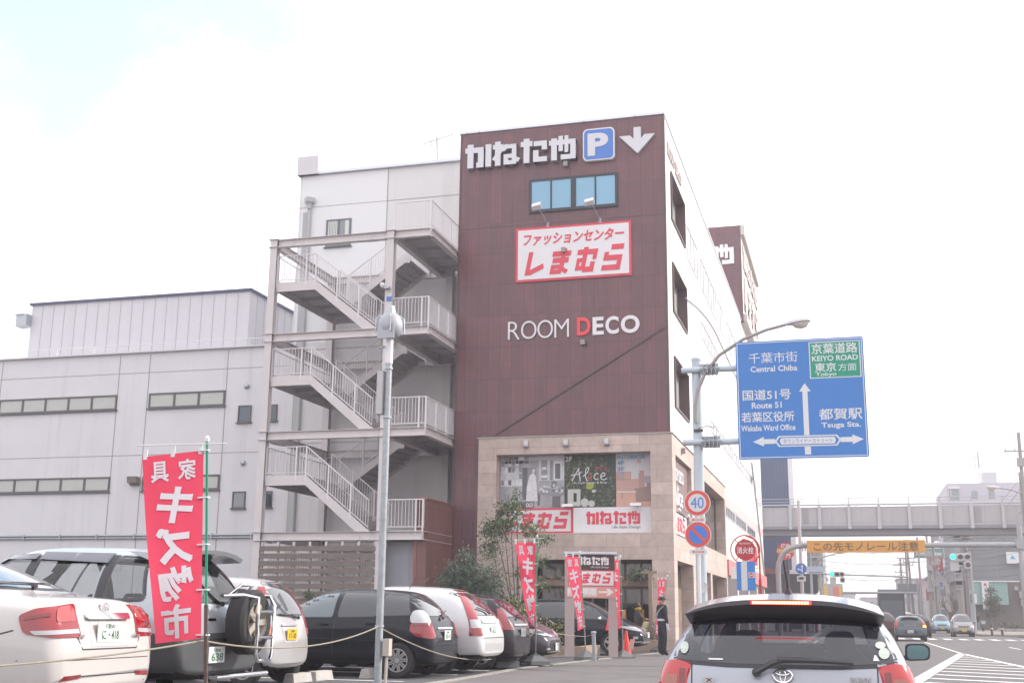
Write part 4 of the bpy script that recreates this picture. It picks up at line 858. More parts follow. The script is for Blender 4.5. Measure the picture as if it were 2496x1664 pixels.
g = MB(); SB(g, .05,1.22,2.0,2.39,.055,.063); PO(g, 'red_border', redL, s); g = MB(); SB(g, .07,1.2,2.02,2.37,.063,.069); PO(g, 'white_panel', whiteL, s)
g = MB(); SB(g, .0,1.26,1.72,1.98,.055,.066); PO(g, 'pink_panel', mat('pink_panel', (.62,.3,.25), .5), s); g = MB(); SB(g, .02,.78,1.74,1.96,.066,.07); PO(g, 'pale_panel', mat('pale_pink', (.66,.52,.49), .5), s)
def WB(g, txt, u0, z0, u1, z1, n, **k): return write(g, txt, OB+NB*n, U, UZ, (u0,z0,u1,z1), th=.004, **k)
g = MB(); kana(g, ['ka','ne','ta','ya'], OB+NB*.065, U, UZ, (.2,2.53,1.08,2.74), .004, 2.5, .08); PO(g, 'lettering', whiteL, s); g = MB(); WB(g, 'Life Style Design', .62, 2.44, 1.08, 2.5, .065); PO(g, 'small_lettering', whiteL, s); g = MB(); WB(g, 'P', .03,1.77,.16,1.94,.07, bold=.03); WB(g, '専用', .4,1.77,.74,1.95,.07, bold=.03)
PO(g, 'lettering', whiteL, s); g = MB(); ar = [(.82,1.83),(1.06,1.83),(1.0,1.77),(1.08,1.77),(1.2,1.855),(1.08,1.94),(1.0,1.94),(1.06,1.88),(.82,1.88)]; g.prism(ar, OB+NB*.066, U, UZ, NB*.005); PO(g, 'arrow', whiteL, s)
g = MB(); kana(g, ['shi','ma','mu','ra'], OB+NB*.069, U, UZ, (.14,2.07,1.12,2.32), .004, 2.1, .25, shear=.2); PO(g, 'red_lettering', redL, s)
g = MB(); SB(g, -.35,1.62,.12,.27,-.22,.2); PO(g, 'plinth', mat('plinth', (.24,.22,.21), .8, var=(4,.2)), s); rescale(s, 1.09)

# guide sign on its pole
blueS = mat('guide_blue', (.04,.185,.52), .4, var=(1.2,.06)); greenS = mat('guide_green', (.0,.27,.17), .4); reflW = mat('reflective_white', (.64,.65,.67), .45); polp = mat('pole_paint', (.46,.52,.57), .45, .1, var=(2,.1))
s = thing('direction_sign', 'big blue road direction sign on a thick grey pole with an attached street lamp', 'sign', (-3.42,29.0,.13))
GX, GY = -3.42, 28.85
g = MB(); g.cyl((GX,GY,.1),(GX,GY,7.5),.135,.115,20); PO(g, 'pole', polp, s, smooth=True)
g = MB(); g.lathe([(0,.125),(.05,.125),(.08,.1),(.085,0)], (GX,GY,7.48), (0,0,1), 18); PO(g, 'pole_cap', polp, s, smooth=True)
for z in (7.22, 5.42):
    g = MB(); g.cyl((GX-.35,GY-.14,z),(.35,GY-.14,z),.075,.075,14); PO(g, 'arm', polp, s, smooth=True)
    g = MB()
    for dx in (.2,.3,.4,.5): g.box(GX+dx-.01,GX+dx+.01,GY-.29,GY+.0,z-.13,z+.13)
    g.box(GX+.1,GX+.6,GY-.25,GY+.1,z-.01,z+.01); g.box(GX+.1,GX+.55,GY-.15,GY-.13,z-.14,z+.14); PO(g, 'clamp', mat('clamp_grey', (.33,.35,.38), .5, .3), s)
# panel, facing slightly towards the road
yp = GY-.28; x0, x1, z0, z1 = -2.42, .58, 4.95, 7.83
g = MB(); g.prism(rrect(x0,z0,x1,z1,.05), (0,yp,0), UX, UZ, FN*.03); PO(g, 'panel', blueS, s)
g = MB()
for a in ((x0+.03,x1-.03,z0+.03,z0+.048),(x0+.03,x1-.03,z1-.048,z1-.03),(x0+.03,x0+.048,z0+.048,z1-.048),(x1-.048,x1-.03,z0+.048,z1-.048)): g.box(a[0],a[1],yp-.034,yp-.03,a[2],a[3])
Wp, Hp = x1-x0, z1-z0
# sign lettering placed on the panel in fractions of its width and height (from its top left corner)
def fr(u0, v1, u1, v0): return (x0+u0*Wp, z1-v1*Hp, x0+u1*Wp, z1-v0*Hp)
def WS(g, txt, u0, v0, u1, v1, **k): a = fr(u0, v1, u1, v0); return write(g, txt, (0,yp-.03,0), UX, UZ, a, th=.004, **k)
for txt, u0, v0, u1, v1, b in (('千葉市街',.105,.1,.49,.19,.0),('Central Chiba',.115,.215,.485,.265,.02),('国道51号',.045,.415,.425,.505,.012),('Route 51',.115,.525,.35,.575,.02),('若葉区役所',.03,.605,.445,.69,.012),('Wakaba Ward Office',.025,.715,.45,.765,.02),('都賀駅',.635,.595,.965,.69,.012),('Tsuga Sta.',.65,.71,.95,.765,.02)):
    WS(g, txt, u0, v0, u1, v1, bold=b)
def SP(g, poly, m=0, n0=.03, t=.004): g.prism([(x0+a*Wp, z1-b*Hp) for a, b in poly], (0,yp-n0,0), UX, UZ, FN*t, m)
SP(g, [(.515,.81),(.515,.445),(.49,.445),(.535,.375),(.58,.445),(.555,.445),(.555,.81)]); SP(g, [(.515,.905),(.515,.97),(.562,.97),(.562,.905)])
SP(g, [(.115,.855),(.2,.815),(.2,.835),(.29,.835),(.29,.875),(.2,.875),(.2,.895)]); SP(g, [(.965,.855),(.88,.815),(.88,.835),(.79,.835),(.79,.875),(.88,.875),(.88,.895)])
SP(g, [(.285,.855),(.315,.812),(.765,.812),(.795,.855),(.765,.902),(.315,.902)]); PO(g, 'lettering', reflW, s)
g = MB(); SP(g, [(.3,.855),(.325,.822),(.755,.822),(.78,.855),(.755,.892),(.325,.892)], n0=.034, t=.003); SP(g, [(.61,.03),(.985,.03),(.985,.335),(.61,.335)], n0=.0301, t=.003) if False else None; PO(g, 'label_edge', blueS, s)
g = MB(); SP(g, [(.335,.83),(.745,.83),(.755,.855),(.745,.884),(.335,.884),(.325,.855)], n0=.037, t=.003); PO(g, 'label_panel', reflW, s)
g = MB(); WS2 = lambda txt, u0, v0, u1, v1, n, **k: write(g, txt, (0,yp-n,0), UX, UZ, fr(u0,v1,u1,v0), th=.003, **k); WS2('タウンライナーストリート', .35,.838,.73,.876,.04); PO(g, 'label_lettering', blueS, s)
g = MB(); SP(g, [(.58,.03),(.975,.03),(.975,.34),(.58,.34)], n0=.03, t=.003); PO(g, 'green_border', reflW, s)
g = MB(); SP(g, [(.588,.038),(.967,.038),(.967,.332),(.588,.332)], n0=.033, t=.003); PO(g, 'green_panel', greenS, s)
g = MB(); WS2('京葉道路', .6,.045,.955,.135,.036, bold=.012); WS2('KEIYO ROAD', .602,.15,.955,.195,.036, bold=.02); WS2('東京', .62,.21,.785,.285,.036, bold=.012); WS2('方面', .8,.222,.94,.285,.036); WS2('Tokyo', .625,.291,.785,.331,.036, bold=.015); PO(g, 'green_lettering', reflW, s)
g = MB()
for k in range(4): g.box(x0+.2,x1-.2,yp,yp+.06,z0+.25+k*.8,z0+.3+k*.8)
for a in (x0+.4, x1-.8): g.box(a-.03,a+.03,yp+.06,yp+.1,z0+.1,z1-.1)
PO(g, 'stiffener', steel, s)
# street lamp arm on the same pole
lampg = mat('lamp_arm_grey', (.33,.31,.31), .55, .2, var=(9,.2))
g = MB(); g.tube([(GX-.02,GY-.18,5.9),(GX-.02,GY-.19,6.3),(GX+.05,GY-.2,6.7),(GX+.25,GY-.22,7.15),(GX+.6,GY-.24,7.55),(GX+1.2,GY-.25,7.92),(GX+1.75,GY-.25,8.12),(GX+2.2,GY-.25,8.22)], .05, 10, r1=.038); PO(g, 'lamp_arm', lampg, s, smooth=True)
def lamp_head(root, p, d, mb_, mg, k=1.):
    p = Vector(p); d = Vector(d).normalized(); b = d.cross(Vector((0,0,1))).normalized(); up = b.cross(d)
    g = MB(); n = 12; secs = [(0,.05,.05),(.08,.07,.06),(.2,.13,.085),(.38,.15,.09),(.5,.12,.075),(.56,.05,.04)]; v = []
    for h, w_, hh in secs:
        for j in range(n): a = 2*math.pi*j/n; sy = math.sin(a); v.append(p+d*h*k+b*w_*k*math.cos(a)+up*(hh*sy if sy > 0 else hh*.25*sy)*k)
    f = [(i*n+j,i*n+(j+1)%n,(i+1)*n+(j+1)%n,(i+1)*n+j) for i in range(len(secs)-1) for j in range(n)]; f += [tuple(range(n-1,-1,-1)), tuple(range((len(secs)-1)*n,len(secs)*n))]; g.add(v, f); PO(g, 'lamp_head', mb_, root, smooth=True)
    g = MB(); v = []; secs = [(.18,.09,.01),(.24,.12,.08),(.36,.13,.12),(.46,.1,.1),(.52,.04,.02)]
    for h, w_, hh in secs:
        for j in range(n): a = 2*math.pi*j/n; sy = math.sin(a); v.append(p+d*h*k+b*w_*k*math.cos(a)+up*(-.015-hh*abs(min(sy,0)))*k)
    f = [(i*n+j,i*n+(j+1)%n,(i+1)*n+(j+1)%n,(i+1)*n+j) for i in range(len(secs)-1) for j in range(n)]; g.add(v, f); PO(g, 'lamp_glass', mg, root, smooth=True)
lg = mat('lamp_glass', (.55,.5,.46), .15, coat=.4); lhm = mat('lamp_shell', (.5,.5,.53), .4, .2)
lamp_head(s, (GX+2.15,GY-.25,8.21), (1,0,.12), lhm, lg, 1.2)
g = MB(); g.tube([(GX+.02,GY-.19,5.75),(GX+.25,GY-.2,5.8),(GX+.4,GY-.2,5.75)], .008, 5); g.tube([(GX+.1,GY-.2,5.6)]+[(GX+.1+.35*t,GY-.2,5.6-.25*math.sin(t*3.1)) for t in (.2,.4,.6,.8,1)], .006, 5); g.box(GX-.08,GX+.14,GY-.16,GY-.1,5.68,5.74); PO(g, 'cable', mat('black_cable', (.05,.05,.05), .5), s)
# slim white sign post with round signs in front of it
def disc(g, c, r, n_, t, m=0, n=40): c = Vector(c); g.lathe([(0,0),(0,r),(t,r),(t,0)], c, n_, n, m)
PX2, PY2 = GX+.0, GY-.42
s = thing('sign_post', 'slim white post in front of the thick grey pole, with a worn white sticker', 'pole', (PX2,PY2,.13)); g = MB(); g.cyl((PX2,PY2,.1),(PX2,PY2,3.95),.038,.038,12); PO(g, 'post', polew, s, smooth=True)
g = MB(); g.lathe([(0,.125),(.32,.124)], (PX2,PY2+.42,1.75), (0,0,1), 20) if False else g.prism([(.14*math.cos(k*.4),.16*math.sin(k*.4)) for k in range(16)], (PX2+.02,PY2+.26,1.95), UX, UZ, FN*.006); PO(g, 'sticker', mat('worn_sticker', (.58,.58,.57), .7, var=(30,.35)), s)
sgrey = mat('sign_grey', (.57,.58,.58), .45)
def round_sign(label, x, y, z, r, kind):
    s = thing('road_sign', label, 'sign', (x,y,z))
    g = MB(); disc(g, (x,y,z), r*1.04, FN, .012); PO(g, 'backing', sgrey, s); g = MB(); disc(g, (x,y-.012,z), r*.985, FN, .004)
    PO(g, 'face', sgrey if kind == '40' else redL if kind == 'np' else blueL, s); return s
sr = mat('road_red', (.62,.075,.06), .45); sb = mat('road_blue', (.045,.18,.56), .45)
for r0 in ('40','np'):
    z = 3.92 if r0 == '40' else 3.17; y = PY2-.06
    s = thing('road_sign', 'round red bordered speed limit sign reading 40' if r0 == '40' else 'round red and blue no parking sign with a diagonal bar', 'sign', (PX2,y,z))
    g = MB(); disc(g, (PX2,y,z), .315, FN, .012); PO(g, 'backing', sgrey, s)
    g = MB(); disc(g, (PX2,y-.012,z), .295, FN, .003); PO(g, 'red_ring', sr, s)
    g = MB(); disc(g, (PX2,y-.015,z), .215, FN, .003); PO(g, 'face', sgrey if r0 == '40' else sb, s)
    g = MB()
    if r0 == '40': T(g, '40', PX2-.155, z-.13, PX2+.155, z+.13, y-.018, th=.003)
    else: g.obox((PX2,y-.0195,z), Vector((.2,0,-.2)), Vector((.024,0,.024)), Vector((0,.0015,0)))
    PO(g, 'lettering' if r0 == '40' else 'bar', sb if r0 == '40' else sr, s)
    g = MB(); zc = z-.4; g.prism(rrect(PX2-.2,zc-.055,PX2+.2,zc+.055,.02), (0,y,0), UX, UZ, FN*.01); pl = PO(g, 'arrow_plate', sgrey, s)
    g = MB(); g.prism([(-.15,0),(-.1,.03),(-.1,.011),(.1,.011),(.1,.03),(.15,0),(.1,-.03),(.1,-.011),(-.1,-.011),(-.1,-.03)], (PX2,y-.0101,zc), UX, UZ, FN*.003); g.build('arrow', sr, pl)
# fire hydrant sign with curved red post
HX, HY = -3.0, 42.4
s = thing('hydrant_sign', 'round red hydrant sign in a ring, hung from a curved red post', 'sign', (HX,HY,.12))
hr = mat('hydrant_red', (.42,.025,.03), .4)
g = MB(); g.tube([(HX,HY,.1),(HX,HY,3.3),(HX-.03,HY,3.65),(HX-.15,HY,3.92),(HX-.45,HY,4.05)], .032, 10); g.cyl((HX,HY,1.9),(HX,HY,2.55),.05,.05,10); PO(g, 'post', hr, s, smooth=True)
g = MB(); cx, cz = HX-.48, 3.55; pts = [(cx+.5*math.cos(k*math.pi/24),HY,cz+.5*math.sin(k*math.pi/24)) for k in range(49)]; g.tube(pts, .022, 6)
for a in (.8,2.35,3.95): g.tube([(cx+.3*math.cos(a),HY,cz+.3*math.sin(a)),(cx+.5*math.cos(a),HY,cz+.5*math.sin(a))], .014, 5)
PO(g, 'ring', hr, s); g = MB(); disc(g, (cx,HY,cz), .36, FN, .012); PO(g, 'disc', hr, s)
g = MB(); T(g, '消火栓', cx-.29, cz-.14, cx+.29, cz+.1, HY-.012, bold=.012); T(g, 'FIRE HYDRANT', cx-.2, cz+.19, cx+.2, cz+.25, HY-.012); PO(g, 'lettering', whiteL, s)
g = MB(); g.box(HX-1.0,HX-.42,HY-.02,HY-.005,2.55,2.92) ; g.tube([(HX-1.0,HY,2.93),(HX-.0,HY,2.93)], .018, 5); PO(g, 'frame', mat('cream_panel', (.72,.66,.61)), s)
# blue lane sign
s = thing('lane_sign', 'square blue lane sign with a broad white stripe and small no entry mark', 'sign', (-3.05,37.3,.12))
g = MB(); g.cyl((-3.0,37.32,.1),(-3.0,37.32,2.95),.035,.035,10); PO(g, 'post', polew, s)
lb = mat('lane_blue', (.04,.2,.55), .45); g = MB(); g.prism(rrect(-3.34,2.06,-2.78,2.93,.04), (0,37.26,0), UX, UZ, FN*.012); PO(g, 'face', lb, s)
g = MB(); g.box(-3.2,-3.02,37.243,37.248,2.06,2.93); g.box(-2.98,-2.8,37.243,37.248,2.44,2.6) ; PO(g, 'stripe', sgrey, s)
g = MB(); disc(g, (-2.9,37.243,2.52), .07, FN, .004); ne = PO(g, 'no_entry', sr, s); g = MB(); g.box(-2.95,-2.85,37.236,37.239,2.505,2.535); g.build('bar', sgrey, ne)
# traffic cone
s = thing('traffic_cone', 'red traffic cone on a black foot beside the shop sign board', 'cone', (-5.76,31.6,.2))
g = MB(); g.lathe([(.03,.15),(.6,.045),(.68,.035),(.7,.0)], (-5.76,31.6,.2), (0,0,1), 18); PO(g, 'cone', mat('cone_red', (.65,.06,.05), .5), s, smooth=True)
g = MB(); g.box(-5.98,-5.54,31.38,31.82,.18,.235); PO(g, 'foot', rubber, s); g = MB(); g.obox((-5.6,31.5,.55), (.06,.02,0), (0,.004,0), (0.03,0,.13)); PO(g, 'notice', mat('pink_notice', (.62,.35,.33), .6), s); rescale(s, 1.06)

# ================================================================ ACROSS AND DOWN THE ROAD
# overhead pipe gantry with the yellow warning board
polg = mat('gantry_grey', (.36,.37,.39), .5, .3, var=(3,.15)); orange = mat('board_orange', (.62,.31,.06), .5, var=(2,.06)); ink = mat('board_ink', (.09,.065,.04), .6)
s = thing('gantry', 'grey pipe gantry bent over the road, carrying the orange warning board', 'gantry', (-4.25,75.6,.1))
yg = 75.6
g = MB(); g.tube([(-4.25,yg,.0),(-4.25,yg,4.0),(-4.2,yg,4.45),(-4.0,yg,4.95),(-3.65,yg,5.3),(-3.2,yg,5.48),(-2.6,yg,5.54),(9.9,yg,5.54)], .16, 14); PO(g, 'pipe', polg, s, smooth=True)
g = MB(); g.cyl((9.75,yg,.0),(9.75,yg,6.75),.17,.14,14); PO(g, 'post', polg, s, smooth=True)
for x in (-2.75,-2.6): g = MB(); g.lathe([(0,0),(0,.34),(.06,.34),(.06,0)], (x,yg,5.54), (1,0,0), 8); PO(g, 'flange', polg, s)
g = MB(); g.box(9.5,10.0,yg-.25,yg+.25,5.3,5.8); PO(g, 'clamp', polg, s)
s = thing('warning_board', 'long orange board of black Japanese characters hung on the pipe gantry', 'sign', (1,75.4,5.5))
g = MB(); g.box(-2.45,4.42,75.28,75.36,5.1,5.83); PO(g, 'board', orange, s); g = MB(); T(g, 'この先モノレール注意', -2.05, 5.2, 4.05, 5.73, 75.28, th=.02, bold=.004); PO(g, 'lettering', ink, s)
g = MB(); [g.box(x-.05,x+.05,75.36,75.5,5.15,5.75) for x in (-1.8,.5,2.8,4.2)]; PO(g, 'bracket', polg, s)
# traffic signals
def signal(label, x, y, z, arrow=True, k=1.):
    s = thing('traffic_light', label, 'traffic light', (x,y,0)); q = lambda v: v*k
    def PB(g, nm, m, par=None, **kw):     # scale about the signal's centre
        g.v = [(x+(a-x)*k, y+(b-y)*k, z+(c-z)*k) for a, b, c in g.v]; return PO(g, nm, m, s, **kw) if par is None else g.build(nm, m, par)
    hm = mat('signal_housing', (.5,.5,.51), .5)
    g = MB(); g.prism(rrect(x-.64,z-.23,x+.64,z+.23,.2), (0,y,0), UX, UZ, FN*.18); PB(g, 'housing', hm)
    if arrow: g = MB(); g.prism(rrect(x+.22,z-.72,x+.64,z-.26,.12), (0,y,0), UX, UZ, FN*.16); ah = PB(g, 'arrow_housing', hm)
    for kk, m in ((-.42, mat('signal_green', (.0,.5,.4), .3, emit=((.02,.9,.66),1.6))), (0, mat('signal_off', (.07,.03,.035), .2)), (.42, mat('signal_off_red', (.1,.03,.04), .2))):
        g = MB(); disc(g, (x+kk,y-.181,z), .155, FN, .02, 0, 20); le = PB(g, 'lens', m)
        g = MB(); pts = [(x+kk+.17*math.cos(a*math.pi/8),z+.17*math.sin(a*math.pi/8)) for a in range(-1,10)]
        for (a, b), (c, d) in zip(pts, pts[1:]): g.add([(a,y-.18,b),(c,y-.18,d),(c,y-.42,d-.03),(a,y-.42,b-.03)], [(0,1,2,3)])
        PB(g, 'visor', hm, le)
    if arrow: g = MB(); disc(g, (x+.43,y-.161,z-.49), .15, FN, .02, 0, 20); PB(g, 'arrow_lens', MATS['signal_off'], ah)
    g = MB(); g.box(x-.6,x-.1,y-.05,y+.1,z-.85,z-.26); PB(g, 'control_box', mat('box_grey', (.45,.45,.46)))
    return s
s = signal('nearer traffic light with a green lamp, right of the orange board', 8.66, 103.0, 6.12, k=1.3)
g = MB(); g.cyl((9.45,103.3,0),(9.45,103.3,6.6),.13,.1,12); g.tube([(9.45,103.2,6.3),(8.66,103.05,6.3)], .05, 8); PO(g, 'post', polg, s)
s = signal('farther traffic light with a green lamp, below the left part of the orange board', -1.05, 105.4, 4.8)
g = MB(); g.cyl((-3.2,105.6,0),(-3.2,105.6,6.6),.13,.1,12); g.tube([(-3.2,105.6,4.85),(4.8,105.6,4.6)], .06, 8); PO(g, 'post', polg, s)
g = MB(); g.tube([(-3.2,105.6,5.4),(-2.2,105.5,6.2),(-.8,105.5,6.6)], .05, 6); g.obox((-.55,105.5,6.62), (.35,0,.05), (0,.12,0), (0,0,.07)); PO(g, 'lamp_arm', lampg, s)
g = MB(); g.box(-3.9,-2.0,105.3,105.36,5.0,5.45); nb = PO(g, 'name_board', mat('pale_blue_board', (.42,.48,.6), .5), s)
# blue round direction sign
s = thing('road_sign', 'round blue sign with white arrows ahead and left, lorry plate below', 'sign', (-2.97,78.5,.1))
g = MB(); g.cyl((-2.97,78.6,0),(-2.97,78.6,8.6),.12,.1,12); PO(g, 'post', mat('pale_concrete_pole', (.45,.44,.44), .7), s)
g = MB(); disc(g, (-2.97,78.4,4.25), .37, FN, .015); PO(g, 'backing', sgrey, s); g = MB(); disc(g, (-2.97,78.385,4.25), .345, FN, .004); PO(g, 'face', sb, s)
g = MB(); o_ = (-2.97,78.381,4.25); g.prism([(.03,-.25),(.03,.12),(-.03,.12),(.07,.27),(.17,.12),(.1,.12),(.1,-.25)], o_, UX, UZ, FN*.003); g.prism([(.028,-.14),(.028,-.05),(-.12,-.0),(-.12,.05),(-.27,-.03),(-.12,-.12),(-.12,-.07)], o_, UX, UZ, FN*.004); PO(g, 'arrow', reflW, s)
g = MB(); g.box(-3.25,-2.7,78.36,78.4,3.45,3.8); lp = PO(g, 'plate', sgrey, s); g = MB(); g.box(-3.1,-2.84,78.345,78.36,3.58,3.72); g.box(-3.17,-3.11,78.345,78.36,3.58,3.67); g.build('lorry_mark', blackL, lp)
# ================================================================ VEHICLES
tyre_m = mat('tyre_rubber', (.028,.028,.03), .85, var=(20,.2)); rim_m = mat('alloy', (.5,.5,.52), .3, .75); chrome = mat('chrome', (.75,.75,.77), .12, 1.); blk = mat('black_trim', (.035,.034,.04), .45); well = mat('wheel_well', (.012,.012,.013), .9)
glassd = mat('car_glass_dark', (.022,.027,.034), .03, coat=1.); glassr = mat('car_glass_reflecting', (.04,.045,.05), .02, coat=1.); glassr.node_tree.nodes['Principled BSDF'].inputs['IOR'].default_value = 1.9; glasst = window_glass('car_glass_tint', (.72,.75,.76), .18); glassl = window_glass('car_glass_clear', (.88,.91,.91), .05)
lred = mat('lamp_red', (.26,.008,.014), .12, coat=1.); lclr = mat('lamp_clear', (.42,.42,.44), .1, coat=1.); lamb = mat('lamp_amber', (.5,.17,.05), .15, coat=1.); seam = mat('panel_gap', (.03,.03,.034), .7)
platew = mat('plate_white', (.6,.61,.6), .5); platey = mat('plate_yellow', (.62,.42,.02), .5); plateg = mat('plate_green', (.01,.12,.05), .5); seatm = mat('seat_cloth', (.045,.045,.05), .9); cabin = mat('cabin_dark', (.035,.035,.04), .9)
def paint_m(name, col, metal=0., rough=.28): d = max(col) < .09; return mat('paint_'+name, col, rough, metal, coat=.22 if d else .8, spec=.2 if d else .25)
def round_poly(P, r, n=4):
    res = []; k = len(P)
    for i in range(k):
        a, b, c = Vector(P[i-1]), Vector(P[i]), Vector(P[(i+1) % k]); d0 = (a-b); d1 = (c-b); q = min(r, d0.length*.45, d1.length*.45); p0 = b+d0.normalized()*q; p1 = b+d1.normalized()*q
        for t in range(n+1): f = t/n; res.append(((1-f)**2)*p0+2*f*(1-f)*b+f*f*p1)
    return [tuple(p) for p in res]
class Car:
    def __init__(s, name, label, cat, loc, rz, stations, paint, axles, wr, arch=None, lv=3, lower=None, group=None, ww=.2, lowz=.45, spokes=5):
        s.lowz = lowz; s.spokes = spokes
        s.root = thing(name, label, cat, loc, rz, group); s.st = stations; s.L = stations[-1][0]; s.W = max(t[2] for t in stations); s.paint = paint
        vs_ = []; fs_ = []; k = len(stations); n = 12
        for (y, zb, w_, zbl, zt, wt) in stations:
            zl_ = zb+(zbl-zb)*.22; zm = zb+(zbl-zb)*.62; cr = .035 if zt > zbl+.2 else .02
            half = [(0,zb),(w_*.86,zb),(w_*.97,zl_),(w_,zm),(w_*.965,zbl),(wt,zt),(0,zt+cr)]
            vs_ += [(x,y,z) for x, z in half]+[(-x,y,z) for x, z in half[-2:0:-1]]
        for i in range(k-1):
            for j in range(n): fs_.append((i*n+j,(i+1)*n+j,(i+1)*n+(j+1)%n,i*n+(j+1)%n))
        for b, fl in ((0,False),((k-1)*n,True)):
            prs = [(b,b)]+[(b+q,b+n-q) for q in range(1,6)]+[(b+6,b+6)]
            for q in range(6):
                (a, a2), (c, c2) = prs[q], prs[q+1]; f = [a, c, c2, a2]; f = [x for i, x in enumerate(f) if x not in f[:i]]
                fs_.append(tuple(f if not fl else f[::-1]))
        me = bpy.data.meshes.new('t'); me.from_pydata(vs_, [], fs_); bm = bmesh.new(); bm.from_mesh(me); bmesh.ops.recalc_face_normals(bm, faces=bm.faces)
        cl = bm.edges.layers.float.get('crease_edge') or bm.edges.layers.float.new('crease_edge')
        for e in bm.edges:
            ys = [round(v.co.y,4) for v in e.verts]
            if ys[0] == ys[1] and ys[0] in (round(stations[0][0],4), round(stations[-1][0],4)) and (abs(e.verts[0].co.x) > .05 or abs(e.verts[1].co.x) > .05) and abs(abs(e.verts[0].co.x)-abs(e.verts[1].co.x)) + abs(e.verts[0].co.z-e.verts[1].co.z) > .01: e[cl] = .35
        bm.to_mesh(me); bm.free()
        o = bpy.data.objects.new('t', me); COL.objects.link(o); m = o.modifiers.new('s', 'SUBSURF'); m.levels = lv; m.render_levels = lv; cut = None
        if axles:
            ar = arch or wr*1.13; cb = MB()
            for ya in axles:
                for sx in (-1,1): cb.cyl((sx*(s.W-.28),ya,wr),(sx*(s.W+.2),ya,wr),ar,ar,28)
            cut = cb.build('t2', well); bo = o.modifiers.new('b', 'BOOLEAN'); bo.operation = 'DIFFERENCE'; bo.object = cut; bo.solver = 'EXACT'
        dg = bpy.context.evaluated_depsgraph_get(); dg.update(); me2 = bpy.data.meshes.new_from_object(o.evaluated_get(dg)); bpy.data.objects.remove(o)
        if cut: bpy.data.objects.remove(cut)
        me2.materials.clear(); me2.materials.append(paint); me2.materials.append(well); me2.materials.append(lower or blk)
        for p in me2.polygons:
            c = p.center; p.use_smooth = True; p.material_index = 0
            if axles and min(math.hypot(c.y-ya, c.z-wr) for ya in axles) < ar*1.004 and abs(c.x) < s.W*.99 and (abs(c.x) < s.W-.2 or abs(p.normal.x) < .35): p.material_index = 1; p.use_smooth = False
            elif p.normal.z < -.75 and c.z < .5: p.material_index = 1
            elif lower and c.z < lower_z(s, c.y): p.material_index = 2
        me2.name = 'body'; s.body = bpy.data.objects.new('body', me2); COL.objects.link(s.body); s.body.parent = s.root; s.axles = axles; s.wr = wr
        bm = bmesh.new(); bm.from_mesh(me2); s.bvh = BVHTree.FromBMesh(bm); bm.free(); s.holes = []
        for i, ya in enumerate(axles or []):
            for sx in (-1,1): s.wheel(sx, ya, wr, ww)
    def wheel(s, sx, ya, wr, ww=.2, spokes=None, x=None):
        xo = (s.W-.02) if x is None else x; c = Vector((sx*xo,ya,wr)); d = (sx,0,0); rr_ = wr*.67
        g = MB(); g.lathe([(-ww,rr_),(-ww,wr*.93),(-ww+.03,wr),(-.03,wr),(-.005,wr*.95),(0,wr*.86),(-.012,rr_)], c, d, 30); t = g.build('wheel', tyre_m, s.root, smooth=True)
        g = MB(); g.lathe([(-.03,rr_),(-.008,rr_),(-.012,rr_*.93),(-.07,rr_*.88),(-.07,0)], c, d, 26, 1); k = spokes or getattr(s, 'spokes', 5)
        for i in range(k):
            a = 2*math.pi*i/k+.3; v = Vector((0,math.cos(a),math.sin(a))); q = Vector((0,-math.sin(a),math.cos(a)))
            for off in ((-.024,.024) if k > 6 else (0,)):
                p0 = c+Vector(d)*-.03+q*off*.7; g.obox(p0+v*rr_*.5, v*rr_*.46, q*(.011 if k > 6 else .034*rr_/.2), Vector(d)*.016)
        g.lathe([(-.03,.06),(-.012,.05),(-.01,0)], c, d, 12); g.lathe([(-.035,rr_*.99),(-.006,rr_*.99),(-.006,rr_*.9),(-.04,rr_*.88)], c, d, 26)
        g.build('rim', [rim_m, well], t, smooth=False)
    def glass(s, view, P, m=None, hole=False, r=.05, seal=.045, name='window'):
        P = round_poly(P, r); o = s.patch(view, P, name, m or (glasst if hole else glassd), off=.004, hole=hole, skirt=False)
        if seal and o: s.seamline(view, P+P[:1], seal, 'window_seal')
        return o
    def bothglass(s, P, **k): return [s.glass(v, P, **k) for v in ('side-','side+')]
    def cast(s, view, a, b):
        L = s.L
        if view in ('wrapL','wrapR','fwrapL','fwrapR'):     # unrolled round a corner: a > 0 along the rear or front face, a < 0 back along the flank
            sx = -1 if view[-1] == 'L' else 1; f = view[0] == 'f'; W = s.W; d = Vector((-sx, -1 if f else 1, 0)).normalized()
            C = s.bvh.ray_cast(Vector((sx*W, L if f else 0, b))-d*2, d)[0]     # where the corner is at this height
            if C is None: return (None, None)
            if a >= 0: h = s.bvh.ray_cast(Vector((C.x-sx*a, L+2 if f else -2, b)), Vector((0,-1 if f else 1,0)))
            else: h = s.bvh.ray_cast(Vector((sx*3, C.y+(a if f else -a), b)), Vector((-sx,0,0)))
            return (h[0], h[1]) if h[0] else (None, None)
        o, d = {'side-': (Vector((-3,a,b)), Vector((1,0,0))), 'side+': (Vector((3,a,b)), Vector((-1,0,0))), 'rear': (Vector((a,-2,b)), Vector((0,1,0))), 'front': (Vector((a,L+2,b)), Vector((0,-1,0))), 'top': (Vector((a,b,4)), Vector((0,0,-1)))}[view]
        h = s.bvh.ray_cast(o, d); 
        if h[0] is None: return (None, None)
        n = h[1]; ok = {'side-': n.x < -.25, 'side+': n.x > .25, 'rear': n.y < -.1 and h[0].y < L*.45, 'front': n.y > .07 and h[0].y > L*.5, 'top': n.z > .2}[view]
        return (h[0], n) if ok else (None, None)
